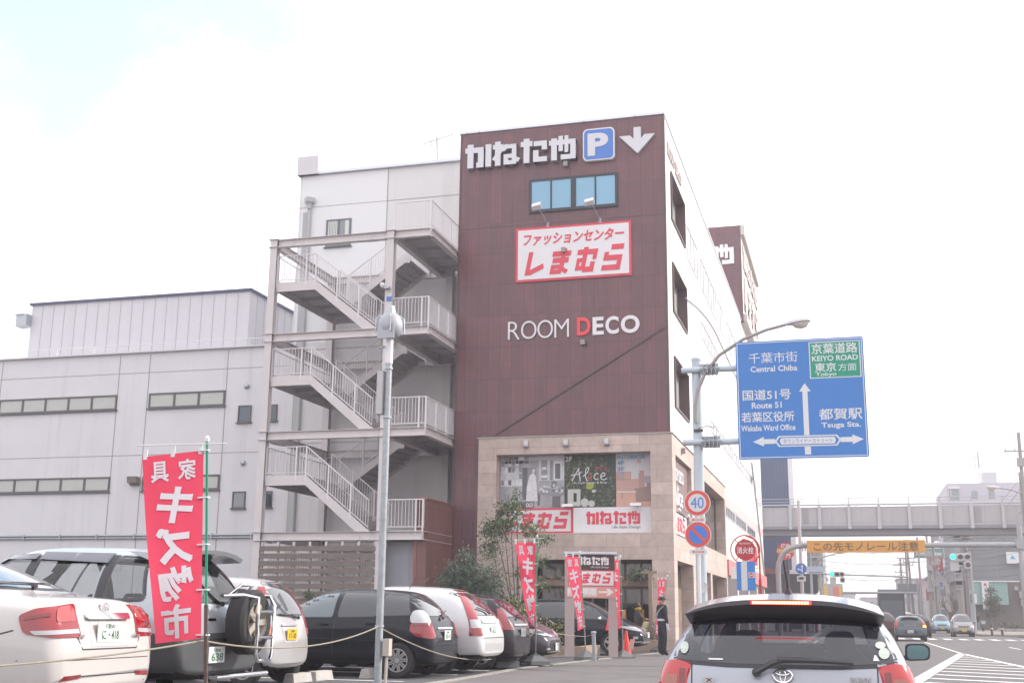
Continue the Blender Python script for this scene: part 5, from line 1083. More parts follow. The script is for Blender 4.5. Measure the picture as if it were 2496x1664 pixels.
    def patch(s, view, P, name, m, off=.006, r=.0, step=.07, parent=None, hole=False, skirt=True, th=None):
        if r: P = round_poly(P, r)
        V, F = grid_cut([tuple(p) for p in P], [tuple(range(len(P)))], step); pts = []; ok = []
        for a, b in V:
            h, nn = s.cast(view, a, b); ok.append(h is not None)
            pts.append((h+nn*off) if h else Vector((0,0,0)))
        F = [f for f in F if all(ok[i] for i in f)]
        if not F: return None
        lab = list(range(len(pts)))          # keep only the largest connected piece
        def rt(i):
            while lab[i] != i: lab[i] = lab[lab[i]]; i = lab[i]
            return i
        for f in F:
            for i in f[1:]: lab[rt(i)] = rt(f[0])
        n_of = {}
        for f in F: n_of[rt(f[0])] = n_of.get(rt(f[0]), 0)+1
        big = max(n_of, key=n_of.get); F = [f for f in F if rt(f[0]) == big]
        # orient outwards
        vd = {'wrapL': Vector((-.7,-.7,0)), 'wrapR': Vector((.7,-.7,0)), 'fwrapL': Vector((-.7,.7,0)), 'fwrapR': Vector((.7,.7,0)), 'side-': Vector((-1,0,0)), 'side+': Vector((1,0,0)), 'rear': Vector((0,-1,0)), 'front': Vector((0,1,0)), 'top': Vector((0,0,1))}[view]
        f0 = F[len(F)//2]; nn = (pts[f0[1]]-pts[f0[0]]).cross(pts[f0[2]]-pts[f0[1]])
        if nn.dot(vd) < 0: F = [tuple(reversed(f)) for f in F]
        g = MB(); n0 = len(pts); cnt = {}
        for f in F:
            for i in range(len(f)): cnt[(f[i], f[(i+1)%len(f)])] = 1
        allp = list(pts); FF = list(F)
        if skirt:
            allp += [p-vd*(th or off*2+.01) for p in pts]
            for (a, b) in cnt:
                if (b, a) not in cnt: FF.append((b, a, a+n0, b+n0))
        g.add(allp, FF); o = g.build(name, m, parent or s.root, smooth=True)
        if hole: s.holes.append((view, P))
        return o
    def both(s, P, name, m, **k):
        return [s.patch(v, P, name, m, **k) for v in ('side-','side+')]
    def wrap(s, P, name, m, front=False, **k):
        f = 'f' if front else ''
        return [s.patch(f+'wrapL', P, name, m, **k), s.patch(f+'wrapR', P, name, m, **k)]
    def sym(s, view, P, name, m, **k):   # mirrored pair in a rear or front view
        return [s.patch(view, P, name, m, **k), s.patch(view, [(-a, b) for a, b in P], name, m, **k)]
    def seamline(s, view, pts, wd=.011, name='panel_gap'):
        g = MB()
        for a, b in zip(pts, pts[1:]):
            a = Vector(a); b = Vector(b); n = max(1, int((b-a).length/.08)); q = []
            d = (b-a).normalized(); p = Vector((-d.y,d.x))*wd/2
            for i in range(n+1):
                c = a.lerp(b, i/n); h0, n0 = s.cast(view, c.x-p.x, c.y-p.y); h1, n1 = s.cast(view, c.x+p.x, c.y+p.y)
                if h0 is None or h1 is None: q.append(None); continue
                q.append((h0+n0*.0025, h1+n1*.0025))
            for u, w_ in zip(q, q[1:]):
                if u and w_: g.add([u[0],u[1],w_[1],w_[0]], [(0,1,2,3)])
        return g.build(name, blk if name == 'window_seal' else seam, s.root) if g.v else None
    def seams(s, pts, wd=.011):
        for v in ('side-','side+'): s.seamline(v, pts, wd)
    def plate(s, view, x, z, txt_top, txt, m=None, tm=None, y_off=.012, kei=False, w_=.165, h=.0825):
        hpt, nn = s.cast(view, x, z); sg = -1 if view == 'rear' else 1; y = hpt.y+sg*y_off
        g = MB(); g.prism(rrect(x-w_,z-h,x+w_,z+h,.012), (0,y,0), Vector((1 if sg < 0 else -1,0,0)) if False else UX, UZ, Vector((0,sg*.008,0))); pl = g.build('number_plate', m or platew, s.root)
        g = MB(); ux = UX if sg < 0 else -UX; o = Vector((x,y+sg*.008,z))
        if txt_top: write(g, txt_top, o, ux, UZ, (-.08,.028,.08,.066), th=.002, keep='c')
        if txt: write(g, txt, o, ux, UZ, (-.105,-.062,.13,.016), th=.002, bold=.01)
        if g.v: g.build('plate_lettering', tm or plateg, pl)
        return pl
    def mirror(s, y, z, m, x=None, k=1.):
        for sx in (-1,1):
            x0 = x or s.W*.93; g = MB(); g.lathe([(0,.03),(.02,.085),(.07,.1),(.1,.075),(.105,0)], (sx*(x0+.1),y-.03,z), (0,1,.0), 12); v = g.v; c = Vector((sx*(x0+.1),y,z)); g.v = [(c.x+(p[0]-c.x)*1.25*k,p[1],c.z+(p[2]-c.z)*.8*k) for p in v]
            g.bar((sx*(x0-.04),y+.02,z-.05),(sx*(x0+.06),y+.02,z-.03),.05,.03); mo = g.build('mirror', m, s.root, smooth=True)
            g = MB(); g.lathe([(0,0),(0,.07),(.004,.07),(.004,0)], (sx*(x0+.1),y-.012,z), (0,-1,0), 14); g.v = [(c.x+(p[0]-c.x)*1.25*k,p[1],c.z+(p[2]-c.z)*.8*k) for p in g.v]; g.build('mirror_glass', mat('mirror_glass', (.35,.42,.44), .05, .9), mo)
    def handles(s, pts, m=None):
        for sx, v in ((-1,'side-'),(1,'side+')):
            for y, z in pts:
                h, nn = s.cast(v, y, z)
                if h: g = MB(); g.obox(h+nn*.018, (0,.085,0), (.011,0,0), (0,0,.013)); g.build('door_handle', m or s.paint, s.root)
    def wiper(s, p0, p1, p2, y_off=.03, m=None, view='rear', r=.012):
        P = []
        for a, b in (p0, p1, p2): h, nn = s.cast(view, a, b); P.append(h+nn*y_off)
        g = MB(); g.tube([P[0],P[1]], r*1.3, 6); g.tube([P[1].lerp(P[0],.25),P[2]], r, 6); g.lathe([(0,.03),(.03,.025),(.031,0)], P[0]-Vector((0,.0,0)), (0,-1,0) if view == 'rear' else (0,1,0), 10); return g.build('wiper', m or blk, s.root)
    def finish(s, interior=True):
        """cut the see-through openings out of the body and furnish the cabin"""
        if s.holes:
            bm = bmesh.new(); bm.from_mesh(s.body.data); dl = []
            def inside(P, a, b):
                c = False; k = len(P)
                for i in range(k):
                    (x1, y1), (x2, y2) = P[i], P[i-1]
                    if (y1 > b) != (y2 > b) and a < (x2-x1)*(b-y1)/(y2-y1)+x1: c = not c
                return c
            for f in bm.faces:
                c = f.calc_center_median(); n = f.normal
                for view, P in s.holes:
                    if view == 'side-' and n.x < -.3 and inside(P, c.y, c.z): dl.append(f); break
                    if view == 'side+' and n.x > .3 and inside(P, c.y, c.z): dl.append(f); break
                    if view == 'rear' and n.y < -.2 and c.y < s.L*.4 and inside(P, c.x, c.z): dl.append(f); break
                    if view == 'front' and n.y > .15 and c.y > s.L*.5 and inside(P, c.x, c.z): dl.append(f); break
            bmesh.ops.delete(bm, geom=dl, context='FACES'); bm.to_mesh(s.body.data); bm.free()
            if interior:
                L, W = s.L, s.W; zb = .62
                g = MB(); g.box(-W*.8,W*.8,.35,L*.78,zb-.1,zb); g.box(-W*.78,W*.78,L*.68,L*.78,zb,zb+.28); g.build('cabin_floor', cabin, s.root)
                for sx in (-1,1):
                    for y in (L*.47, L*.24):
                        g = MB(); g.prism(round_poly([(-.24,0),(.24,0),(.2,.44),(-.2,.44)],.1), (sx*W*.42,y,zb), UX, Vector((0,-.22,1)).normalized(), Vector((0,.13,0))); g.prism(round_poly([(-.11,.46),(.11,.46),(.1,.6),(-.1,.6)],.06), (sx*W*.42,y-.02,zb), UX, Vector((0,-.22,1)).normalized(), Vector((0,.1,0))); g.build('seat', seatm, s.root, smooth=False)
                g = MB(); c = Vector((W*.42,L*.62,zb+.3)); g.tube([c+Vector((.18*math.cos(k*.524),.05*math.sin(k*.524),.17*math.sin(k*.524))) for k in range(13)], .014, 6); g.build('steering_wheel', blk, s.root)
def lower_z(s, y): return getattr(s, 'lowz', .45)
GP = 'cars standing in the parking lot'; GR = 'cars waiting or coming on the road'
HP = R(90)
# --- pearl white saloon, nearest in the lot
ST = [(0,.36,.58,.60,.66,.52),(.035,.27,.69,.70,.80,.62),(.11,.23,.76,.90,1.02,.64),(.28,.21,.815,.935,1.045,.67),(.58,.2,.8475,.95,1.06,.69),(.8,.19,.8475,.955,1.11,.64),(1.5,.19,.8475,.95,1.40,.555),(2.1,.19,.8475,.94,1.475,.56),(2.75,.19,.8475,.93,1.44,.56),(3.5,.19,.845,.92,1.0,.66),(4.15,.2,.83,.8,.86,.62),(4.47,.24,.76,.6,.68,.6),(4.56,.32,.64,.48,.56,.52)]
c = Car('parked_car', 'pearl white saloon car in the lower left corner, seen from behind', 'car', (-6.02,8.93,.35), HP, ST, paint_m('pearl', (.53,.505,.49), 0., .25), (.95,3.65), .31, group=GP)
c.glass('rear', [(-.60,1.13),(.60,1.13),(.49,1.395),(-.49,1.395)], r=.04, seal=.035, m=glassr)
c.bothglass([(1.0,1.0),(1.02,1.06),(1.5,1.34),(2.0,1.38),(2.0,.98)]); c.bothglass([(2.08,.98),(2.08,1.38),(2.7,1.36),(3.25,1.0)])
c.glass('front', [(-.58,1.05),(.58,1.05),(.48,1.38),(-.48,1.38)])
c.wrap([(-.2,.90),(-.06,.955),(.27,1.0),(.34,.735),(.05,.735),(-.15,.765)], 'tail_lamp', lred, r=.04, off=.012, step=.05)
c.wrap([(-.1,.785),(.3,.80),(.31,.765),(-.06,.755)], 'reversing_lamp', lclr, off=.018, r=.01, step=.05)
c.wrap([(.08,.965),(.24,.985),(.28,.86),(.06,.85)], 'lamp_inner', mat('lamp_red_light', (.36,.04,.04), .12, coat=1.), off=.017, r=.04)
c.wrap([(-.15,.885),(.03,.92),(.03,.895),(-.15,.862)], 'lamp_shade_bar', mat('lamp_red_dark', (.16,.006,.01), .12, coat=1.), off=.017, r=.01)
c.patch('rear', [(-.3,.87),(.3,.87),(.3,.92),(-.3,.92)], 'chrome_strip', chrome, off=.03, r=.02, th=.04)
c.patch('rear', [(-.27,.66),(.27,.66),(.25,.86),(-.25,.86)], 'plate_recess', paint_m('pearl_shade', (.50,.48,.46)), off=.003)
c.plate('rear', -.03, .775, '千葉502', 'に・418', y_off=.02)
g = MB(); h, nn = c.cast('rear', 0, .975)
for rx, rz_ in ((.055,.042),): g.tube([h+Vector((rx*math.cos(k*.3927),-.02,rz_*math.sin(k*.3927))) for k in range(17)], .008, 5)
g.tube([h+Vector((.018*math.cos(k*.3927),-.02,.038*math.sin(k*.3927))) for k in range(17)], .006, 5); g.tube([h+Vector((.04*math.cos(k*.3927),-.02,.016+.016*math.sin(k*.3927))) for k in range(17)], .006, 5); g.build('emblem', chrome, c.root)
for x, t_ in ((-.41,'A15'),(.36,'Allion')): g = MB(); h, nn = c.cast('rear', x, .74); write(g, t_, h-Vector((0,.012,0)), UX, UZ, (-.05,-.014,.07,.02), th=.006, shear=.3, bold=.02, keep='c'); g.build('badge', chrome, c.root)
c.sym('rear', [(-.62,.40),(-.4,.415),(-.38,.445),(-.58,.44)], 'reflector', lred, off=.008)
c.seamline('rear', [(-.46,.995),(-.43,.72),(-.38,.64),(.38,.64),(.43,.72),(.46,.995)], .01); c.seamline('rear', [(-.8,.56),(.8,.56)], .006); c.seamline('rear', [(-.55,.36),(-.45,.43),(.45,.43),(.55,.36)], .007)
c.seams([(1.42,.95),(1.3,.6),(1.38,.32)]); c.seams([(2.04,.95),(2.06,.3)]); c.seams([(.35,.79),(.62,.72),(.78,.6)])
c.wiper((-.1,1.12),(-.05,1.135),(-.5,1.14), r=.009)
g = MB(); g.obox((-.02,.93,1.16), (.34,0,0), (0,.05,.0), (0,.01,.022)); g.build('roof_spoiler_blade', blk, c.root)
c.handles([(1.55,.86),(2.55,.85)], chrome); c.mirror(3.15,1.0,c.paint)
# --- silver off-road car with the spare wheel
silv = paint_m('silver', (.40,.43,.47), .35, .3); dkg = mat('dark_cladding', (.06,.065,.07), .5, var=(4,.1))
ST = [(0,.42,.78,.66,.74,.74),(.05,.36,.85,.76,.88,.82),(.13,.34,.865,1.0,1.08,.80),(.25,.33,.8675,1.04,1.36,.70),(.42,.33,.8675,1.05,1.60,.64),(.6,.33,.8675,1.05,1.665,.63),(1.9,.33,.8675,1.03,1.70,.63),(2.5,.33,.8675,1.02,1.66,.62),(3.2,.33,.865,1.0,1.10,.68),(3.85,.34,.85,.92,1.0,.66),(4.12,.38,.8,.74,.84,.68),(4.2,.44,.72,.62,.7,.6)]
c = Car('parked_car', 'silver off-road car with a spare wheel behind a chrome frame on its tailgate', 'car', (-6.5,11.7,.27), HP, ST, silv, (.85,3.3), .36, arch=.43, lower=dkg, lowz=.80, group=GP, ww=.24)
c.glass('rear', [(-.66,1.13),(.66,1.13),(.55,1.55),(-.55,1.55)], m=window_glass('tailgate_glass', (.72,.74,.73), .12), hole=True)
c.bothglass([(.5,1.14),(.62,1.55),(1.0,1.58),(1.0,1.12)], hole=True, m=glasst); c.bothglass([(1.08,1.12),(1.08,1.58),(1.95,1.6),(1.95,1.09)], hole=True, m=glassl); c.bothglass([(2.04,1.09),(2.04,1.6),(2.4,1.58),(2.98,1.1)], hole=True, m=glassl); c.glass('front', [(-.62,1.15),(.62,1.15),(.54,1.6),(-.54,1.6)], hole=True, m=glassl)
c.both([(2.0,1.54),(2.02,1.6),(2.42,1.585),(2.62,1.44),(2.55,1.42),(2.38,1.54)], 'rain_visor', mat('smoked_visor', (.15,.16,.19), .15), off=.03); c.both([(1.08,1.5),(1.08,1.6),(1.94,1.62),(1.94,1.54)], 'rain_visor', MATS['smoked_visor'], off=.03)
for x in (1.42,): c.seams([(x,1.1),(x-.12,1.57)], .03)
for k in range(3): c.both([(.55+k*.08,.86+k*.045),(1.05+k*.06,.92+k*.045),(1.05+k*.06,.945+k*.045),(.55+k*.08,.88+k*.045)], 'side_stripe', mat('teal_stripe', (.02,.28,.33), .4), off=.003, skirt=False)
c.wrap([(-.1,.76),(.14,.76),(.15,1.07),(-.1,1.07)], 'tail_lamp', lred, off=.012, r=.02, step=.05); c.wrap([(-.09,.93),(.135,.93),(.14,1.0),(-.09,1.0)], 'indicator_lamp', lamb, off=.018, step=.05)
for P in ([(1.0,1.1),(1.0,1.6),(1.09,1.6),(1.09,1.1)], [(1.94,1.08),(1.94,1.6),(2.05,1.6),(2.05,1.08)]): c.both(P, 'black_pillar', blk, off=.006)
c.plate('rear', -.2, .585, '千葉500', '638', y_off=.03)
hub = Vector((.2,-.17,.92))
g = MB(); g.lathe([(-.11,.2),(-.11,.31),(-.08,.345),(.08,.345),(.11,.31),(.11,.2)], hub, (0,-1,0), 34); sp = g.build('spare_wheel', tyre_m, c.root, smooth=True)
g = MB(); g.lathe([(.1,.215),(.115,.21),(.06,.19),(.05,.0)], hub, (0,-1,0), 28)
alum = mat('old_alloy', (.5,.46,.4), .4, .5)
for k in range(5): a = 2*math.pi*k/5; v = Vector((math.cos(a),0,math.sin(a))); q = Vector((-math.sin(a),0,math.cos(a))); g.obox(hub+v*.12+Vector((0,-.085,0)), v*.09, q*.034, Vector((0,.02,0)))
g.lathe([(.08,.055),(.1,.05),(.1,0)], hub, (0,-1,0), 10, 1); g.build('spare_rim', [alum, blk], sp, smooth=False)
g = MB(); fx0, fx1 = .04, .42; zz0, zz1 = .5, 1.3; yb = -.36
g.tube([(-.1,-.02,1.19),(.0,-.2,1.2),(fx0,yb,1.17),(fx0,yb,1.0),(fx0,yb,.6),(fx0+.05,yb,.52),(fx1-.05,yb,.52),(fx1,yb,.6),(fx1,yb,1.1),(fx1,yb+.06,1.19),(fx1+.02,-.05,1.2)], .021, 8); g.tube([(.05,.0,1.2),(.1,-.12,1.31),(.34,-.12,1.31),(.38,.0,1.22)], .018, 8)
for z in (1.03,.76): g.tube([(fx0,yb,z),(fx1,yb,z)], .016, 8)
g.build('carrier_frame', chrome, c.root, smooth=True)
g = MB(); g.tube([(-.35,-.12,.36),(.78,-.12,.36)], .026, 10); g.tube([(-.32,.1,.36),(-.32,-.12,.36)], .02, 6); g.tube([(.6,.1,.36),(.6,-.12,.36)], .02, 6); g.build('bumper_bar', chrome, c.root, smooth=True)
g = MB(); g.tube([(-.36,.35,.33),(-.36,-.03,.3)], .035, 10); g.build('exhaust', steel, c.root)
v = []; g = MB(); n = 10
for i in range(n+1):
    x = -.62+1.24*i/n; d = .05*(x/.62)**2; v += [(x,.85,1.69-d),(x,.14+.5*d,1.675-d*1.4),(x,.17+.5*d,1.635-d*1.4),(x,.6,1.6-d)]
g.add(v, [(4*i+j,4*i+(j+1)%4,4*i+4+(j+1)%4,4*i+4+j) for i in range(n) for j in range(4)]+[(0,1,2,3),(4*n+3,4*n+2,4*n+1,4*n)]); g.build('roof_spoiler', silv, c.root, smooth=True)
c.wiper((.1,1.1),(.0,1.14),(-.3,1.38), y_off=.02); c.patch('rear', [(-.28,.93),(-.08,.93),(-.08,.955),(-.28,.955)], 'badge', chrome, off=.006); c.seamline('rear', [(-.7,.74),(.7,.74)], .02)
c.seams([(1.03,1.1),(1.05,.45)], .012); c.seams([(2.0,1.08),(2.02,.42)], .012); c.seams([(2.98,1.08),(2.95,.5)], .012); c.handles([(1.2,.96),(2.15,.95)], blk); c.mirror(2.85,1.12,silv); c.finish()
# --- silver kei hatchback
kp = paint_m('kei_silver', (.44,.435,.44), .25, .3)
ST = [(0,.30,.62,.56,.62,.58),(.05,.24,.70,.72,.80,.64),(.1,.21,.73,.92,1.0,.66),(.22,.2,.7375,.96,1.30,.57),(.36,.2,.7375,.97,1.44,.54),(.6,.2,.7375,.97,1.49,.53),(1.6,.19,.7375,.95,1.515,.53),(2.1,.19,.7375,.94,1.46,.52),(2.75,.19,.735,.92,1.02,.58),(3.15,.2,.71,.8,.88,.56),(3.34,.24,.64,.6,.68,.52),(3.395,.3,.56,.5,.56,.46)]
c = Car('parked_car', 'small silver kei hatchback with a yellow number plate', 'car', (-8.3,17.0,.22), HP, [(y,zb*1.05,w_,zbl*1.05,zt*1.05,wt) for y,zb,w_,zbl,zt,wt in ST], kp, (.42,2.8), .27, group=GP)
c.glass('rear', [(-.62,1.04),(.62,1.04),(.50,1.5),(-.50,1.5)], r=.06, m=glassr); c.bothglass([(.35,1.02),(.5,1.38),(1.2,1.42),(1.2,1.0)]); c.bothglass([(1.28,1.0),(1.28,1.42),(2.0,1.4),(2.6,.98)]); c.glass('front', [(-.52,1.05),(.52,1.05),(.45,1.42),(-.45,1.42)])
c.wrap([(-.1,.68),(.07,.68),(.07,1.05),(-.06,1.05)], 'tail_lamp', lred, off=.01, r=.02, step=.05); c.wrap([(-.06,1.05),(.07,1.05),(.05,1.2),(.04,1.44),(-.05,1.44),(-.06,1.2)], 'tail_lamp', lred, off=.012, r=.02, step=.05)
c.wrap([(-.1,.74),(.06,.74),(.06,.83),(-.1,.83)], 'indicator_lamp', lamb, off=.016, step=.05)
c.plate('rear', 0, .74, '千葉580', '17-30', platey, blackL, y_off=.03); c.patch('rear', [(-.22,.62),(.22,.62),(.24,.87),(-.24,.87)], 'plate_recess', paint_m('kei_recess', (.5,.49,.49)), off=.004, r=.03); c.patch('rear', [(-.26,.86),(.26,.86),(.26,.885),(-.26,.885)], 'chrome_strip', chrome, off=.03, r=.01)
c.wiper((.3,.98),(.1,1.02),(-.28,1.03), r=.014); c.seamline('rear', [(-.6,.98),(-.62,.62),(-.5,.54),(.5,.54),(.62,.62),(.6,.98)], .012); c.patch('rear', [(-.5,.84),(-.36,.84),(-.36,.865),(-.5,.865)], 'badge', chrome, off=.006)
c.patch('rear', [(-.16,1.30),(.0,1.08),(.08,1.10),(-.04,1.36)], 'window_sunshade', blk, off=.006, skirt=False); c.seams([(1.24,.98),(1.26,.3)]); c.handles([(1.35,.86)]); c.mirror(2.5,1.0,kp)
# --- black hatchback, side on
bp_ = paint_m('black', (.012,.014,.02), 0., .18)
def hatch(nm, label, loc, rz, paint, k=1., hgt=1.525, hw=.8375, L=3.83, spokes=5, lv=3, group=GP, wr=.3, axr=.63, axf=3.08):
    a = L/3.83; q = hgt/1.525
    ST = [(0,.32,hw*.78,.60,.66,hw*.7),(.05*a,.25,hw*.9,.74,.84,hw*.82),(.12*a,.21,hw*.955,.93,1.0,hw*.83),(.30*a,.2,hw*.99,.98,1.26*q,hw*.73),(.48*a,.2,hw,.985,1.42*q,hw*.665),(.7*a,.19,hw,.98,1.49*q,hw*.66),(1.7*a,.19,hw,.965,1.53*q,hw*.66),(2.3*a,.19,hw,.95,1.47*q,hw*.65),(3.05*a,.19,hw*.995,.93,1.03,hw*.76),(3.5*a,.2,hw*.97,.82,.88,hw*.72),(3.75*a,.25,hw*.87,.6,.68,hw*.7),(3.83*a,.32,hw*.74,.5,.56,hw*.6)]
    return Car(nm, label, 'car', loc, rz, ST, paint, (axr*a,axf*a), wr, spokes=spokes, lv=lv, group=group)
c = hatch('parked_car', 'glossy black hatchback seen side on with many-spoked wheels', (-6.95,20.45,.2), HP, bp_, spokes=9, hgt=1.5)
c.glass('rear', [(-.66,1.05),(.66,1.05),(.52,1.42),(-.52,1.42)], seal=.03, m=glassr); c.bothglass([(.42,1.06),(.56,1.38),(.98,1.41),(.98,1.04)], seal=.02); c.bothglass([(1.06,1.03),(1.06,1.42),(1.78,1.43),(1.78,1.01)], seal=.02)
c.bothglass([(1.88,1.01),(1.88,1.43),(2.28,1.38),(2.95,1.0)], seal=.02, m=mat('car_glass_pale', (.1,.13,.15), .05, coat=1.)); c.glass('front', [(-.6,1.06),(.6,1.06),(.5,1.4),(-.5,1.4)])
c.wrap([(-.32,.80),(-.28,.92),(.13,.92),(.19,.70),(.05,.66),(-.2,.70)], 'tail_lamp', lred, off=.012, r=.04, step=.05); c.wrap([(-.28,.925),(.13,.925),(.08,1.08),(-.02,1.15),(-.14,1.13),(-.25,1.02)], 'indicator_lamp', lclr, off=.012, r=.05, step=.05)
c.wrap([(-.28,.895),(.14,.895),(.145,.875),(-.29,.87)], 'lamp_divider', MATS['lamp_red_dark'], off=.018, step=.06)
c.plate('rear', 0, .72, '千葉502', '30-14', y_off=.02); c.patch('rear', [(-.4,.82),(.4,.82),(.4,.85),(-.4,.85)], 'chrome_strip', chrome, off=.02); c.wiper((.0,1.0),(.1,1.07),(.45,1.12))
c.seams([(1.02,1.0),(.98,.75),(1.1,.4)], .008); c.seams([(1.83,1.0),(1.85,.3)], .008); c.seams([(2.9,1.0),(2.95,.4)], .008); c.seams([(.95,.62),(2.7,.66)], .006); c.handles([(1.15,.9),(2.02,.88)]); c.mirror(2.72,1.03,bp_); c.seamline('rear', [(-.82,.58),(.82,.58)], .008)
g = MB(); g.tube([(0,.75,1.5),(.0,.62,1.72)], .006, 5); g.build('antenna', blk, c.root)
# --- white estate
wp = paint_m('white', (.56,.565,.58), 0., .25)
ST = [(0,.40,.76,.64,.70,.72),(.06,.32,.86,.80,.90,.80),(.14,.3,.90,1.02,1.10,.80),(.38,.28,.91,1.06,1.42,.68),(.62,.28,.91,1.07,1.60,.63),(.95,.28,.91,1.06,1.66,.62),(2.0,.28,.91,1.04,1.69,.62),(2.7,.28,.91,1.03,1.63,.61),(3.45,.28,.905,1.02,1.1,.72),(4.1,.3,.88,.92,.98,.68),(4.45,.34,.8,.7,.78,.66),(4.55,.4,.7,.58,.64,.56)]
c = Car('parked_car', 'white estate car with tall red upright tail lamps', 'car', (-6.65,22.4,.19), HP, [(y,zb*.93,w_*.95,zbl*.95,zt*.95,wt*.95) for y,zb,w_,zbl,zt,wt in ST], wp, (.85,3.5), .34, group=GP)
c.glass('rear', [(-.62,1.08),(.62,1.08),(.50,1.48),(-.50,1.48)], seal=.03); c.bothglass([(.95,1.09),(1.05,1.32),(1.35,1.46),(1.35,1.06)], seal=.02); c.bothglass([(1.45,1.05),(1.45,1.47),(2.15,1.5),(2.15,1.04)], seal=.02); c.bothglass([(2.25,1.04),(2.25,1.5),(2.65,1.46),(3.35,1.03)], seal=.02)
c.wrap([(-.17,.70),(.10,.70),(.09,1.02),(-.13,1.02)], 'tail_lamp', lred, off=.012, r=.02, step=.05); c.wrap([(-.13,1.02),(.09,1.02),(.06,1.25),(.05,1.47),(-.06,1.48),(-.09,1.25)], 'tail_lamp', lred, off=.012, r=.02, step=.05); c.wrap([(-.12,.84),(.085,.84),(.08,.99),(-.11,.99)], 'reversing_lamp', lclr, off=.018, r=.02, step=.05)
c.plate('rear', 0, .80, '千葉', '43-13', y_off=.02); c.patch('rear', [(-.55,.93),(.55,.93),(.55,.99),(-.55,.99)], 'chrome_strip', wp, off=.03, r=.02); c.wiper((.1,1.1),(.0,1.15),(-.4,1.2)); c.patch('rear', [(-.3,1.51),(.3,1.51),(.3,1.535),(-.3,1.535)], 'high_brake_lamp', lred, off=.02); c.seamline('rear', [(-.75,.66),(.75,.66)], .012); c.patch('rear', [(-.6,.43),(.6,.43),(.55,.56),(-.55,.56)], 'bumper_insert', paint_m('white_shade', (.46,.46,.46)), off=.004); c.seams([(1.4,1.08),(1.4,.4)]); c.mirror(3.2,1.12,wp)
# --- dark hatchback with arrow-shaped lamps
pp = paint_m('plum_black', (.03,.024,.03), 0., .2)
c = hatch('parked_car', 'dark plum hatchback with bright red arrow-shaped lamps', (-6.7,24.7,.18), HP, pp, L=4.1, hw=.8475, spokes=5)
c.glass('rear', [(-.62,1.06),(.62,1.06),(.49,1.42),(-.49,1.42)], seal=.03); c.bothglass([(.5,1.08),(.66,1.38),(1.08,1.42),(1.08,1.05)], seal=.02); c.bothglass([(1.16,1.04),(1.16,1.43),(1.95,1.43),(1.95,1.01)], seal=.02); c.bothglass([(2.05,1.01),(2.05,1.43),(2.4,1.38),(3.1,1.0)], seal=.02)
c.wrap([(-.42,.92),(-.16,1.0),(-.08,1.22),(.0,1.2),(.05,1.0),(.2,.86),(.19,.78),(-.1,.80)], 'tail_lamp', lred, off=.014, r=.02, step=.05); c.wrap([(.0,1.0),(.04,.99),(.14,.87),(.05,.86)], 'reversing_lamp', lclr, off=.02, step=.05)
c.plate('rear', 0, .74, '千葉', '71-77', y_off=.02); c.patch('rear', [(-.5,.87),(.5,.87),(.5,.9),(-.5,.9)], 'chrome_strip', chrome, off=.03); c.wiper((.0,1.02),(.1,1.08),(.45,1.1)); c.seamline('rear', [(-.82,.62),(.82,.62)], .01); c.mirror(2.9,1.04,pp)
# --- grey hatchback facing out
gp_ = paint_m('grey', (.075,.07,.085), .3, .25)
c = hatch('parked_car', 'dark grey hatchback parked nose out behind the twisted banner', (-6.5-3.9,26.8,.165), R(-90), gp_, L=3.9, hw=.8475, hgt=1.5)
c.glass('front', [(-.64,1.04),(.64,1.04),(.5,1.4),(-.5,1.4)], seal=.03); c.bothglass([(1.9,1.01),(1.9,1.4),(2.25,1.36),(2.95,1.0)], seal=.02); c.bothglass([(.9,1.02),(.9,1.4),(1.8,1.41),(1.8,1.01)], seal=.02); c.glass('rear', [(-.6,1.08),(.6,1.08),(.5,1.38),(-.5,1.38)])
c.wrap([(-.42,.82),(-.1,.80),(.32,.70),(.34,.64),(.02,.66),(-.2,.72)], 'headlamp', lclr, front=True, off=.014, r=.02, step=.05); c.wrap([(-.1,.76),(.1,.74),(.1,.70),(-.1,.71)], 'lamp_inner', blk, front=True, off=.02, step=.05)
c.patch('front', [(-.4,.63),(.4,.63),(.4,.68),(-.4,.68)], 'grille_bar', chrome, off=.012); c.patch('front', [(-.5,.34),(.5,.34),(.45,.5),(-.45,.5)], 'grille', blk, off=.006, r=.03); c.plate('front', 0, .42, '千葉', '', y_off=.03); c.sym('front', [(-.66,.36),(-.52,.36),(-.52,.4),(-.66,.4)], 'fog_lamp', lclr, off=.012); c.patch('front', [(-.6,.3),(.6,.3),(.6,.325),(-.6,.325)], 'chrome_strip', chrome, off=.01); c.mirror(2.85,1.02,gp_)
# --- black people carrier driving out
vp_ = paint_m('blue_black', (.014,.018,.026), 0., .18)
ST = [(0,.34,.74,.62,.7,.7),(.06,.26,.82,.8,.9,.76),(.12,.24,.845,1.0,1.08,.76),(.3,.22,.8475,1.02,1.4,.66),(.5,.21,.8475,1.02,1.56,.62),(1.0,.21,.8475,1.01,1.6,.61),(2.3,.21,.8475,1.0,1.62,.61),(2.9,.21,.8475,.99,1.55,.6),(3.75,.21,.8475,.97,1.05,.66),(4.2,.22,.82,.84,.9,.62),(4.5,.26,.74,.62,.7,.58),(4.6,.34,.62,.5,.58,.5)]
c = Car('moving_car', 'black people carrier turning out of the lot behind the shop sign board', 'car', (-6.0-4.6,36.5,.13), R(-90), ST, vp_, (.9,3.65), .33, spokes=5, group=GP)
for P in ([(.45,1.06),(.6,1.45),(1.2,1.5),(1.2,1.05)], [(1.3,1.05),(1.3,1.5),(2.2,1.52),(2.2,1.04)], [(2.3,1.04),(2.3,1.52),(2.85,1.48),(3.55,1.02)]): c.bothglass(P, seal=.02)
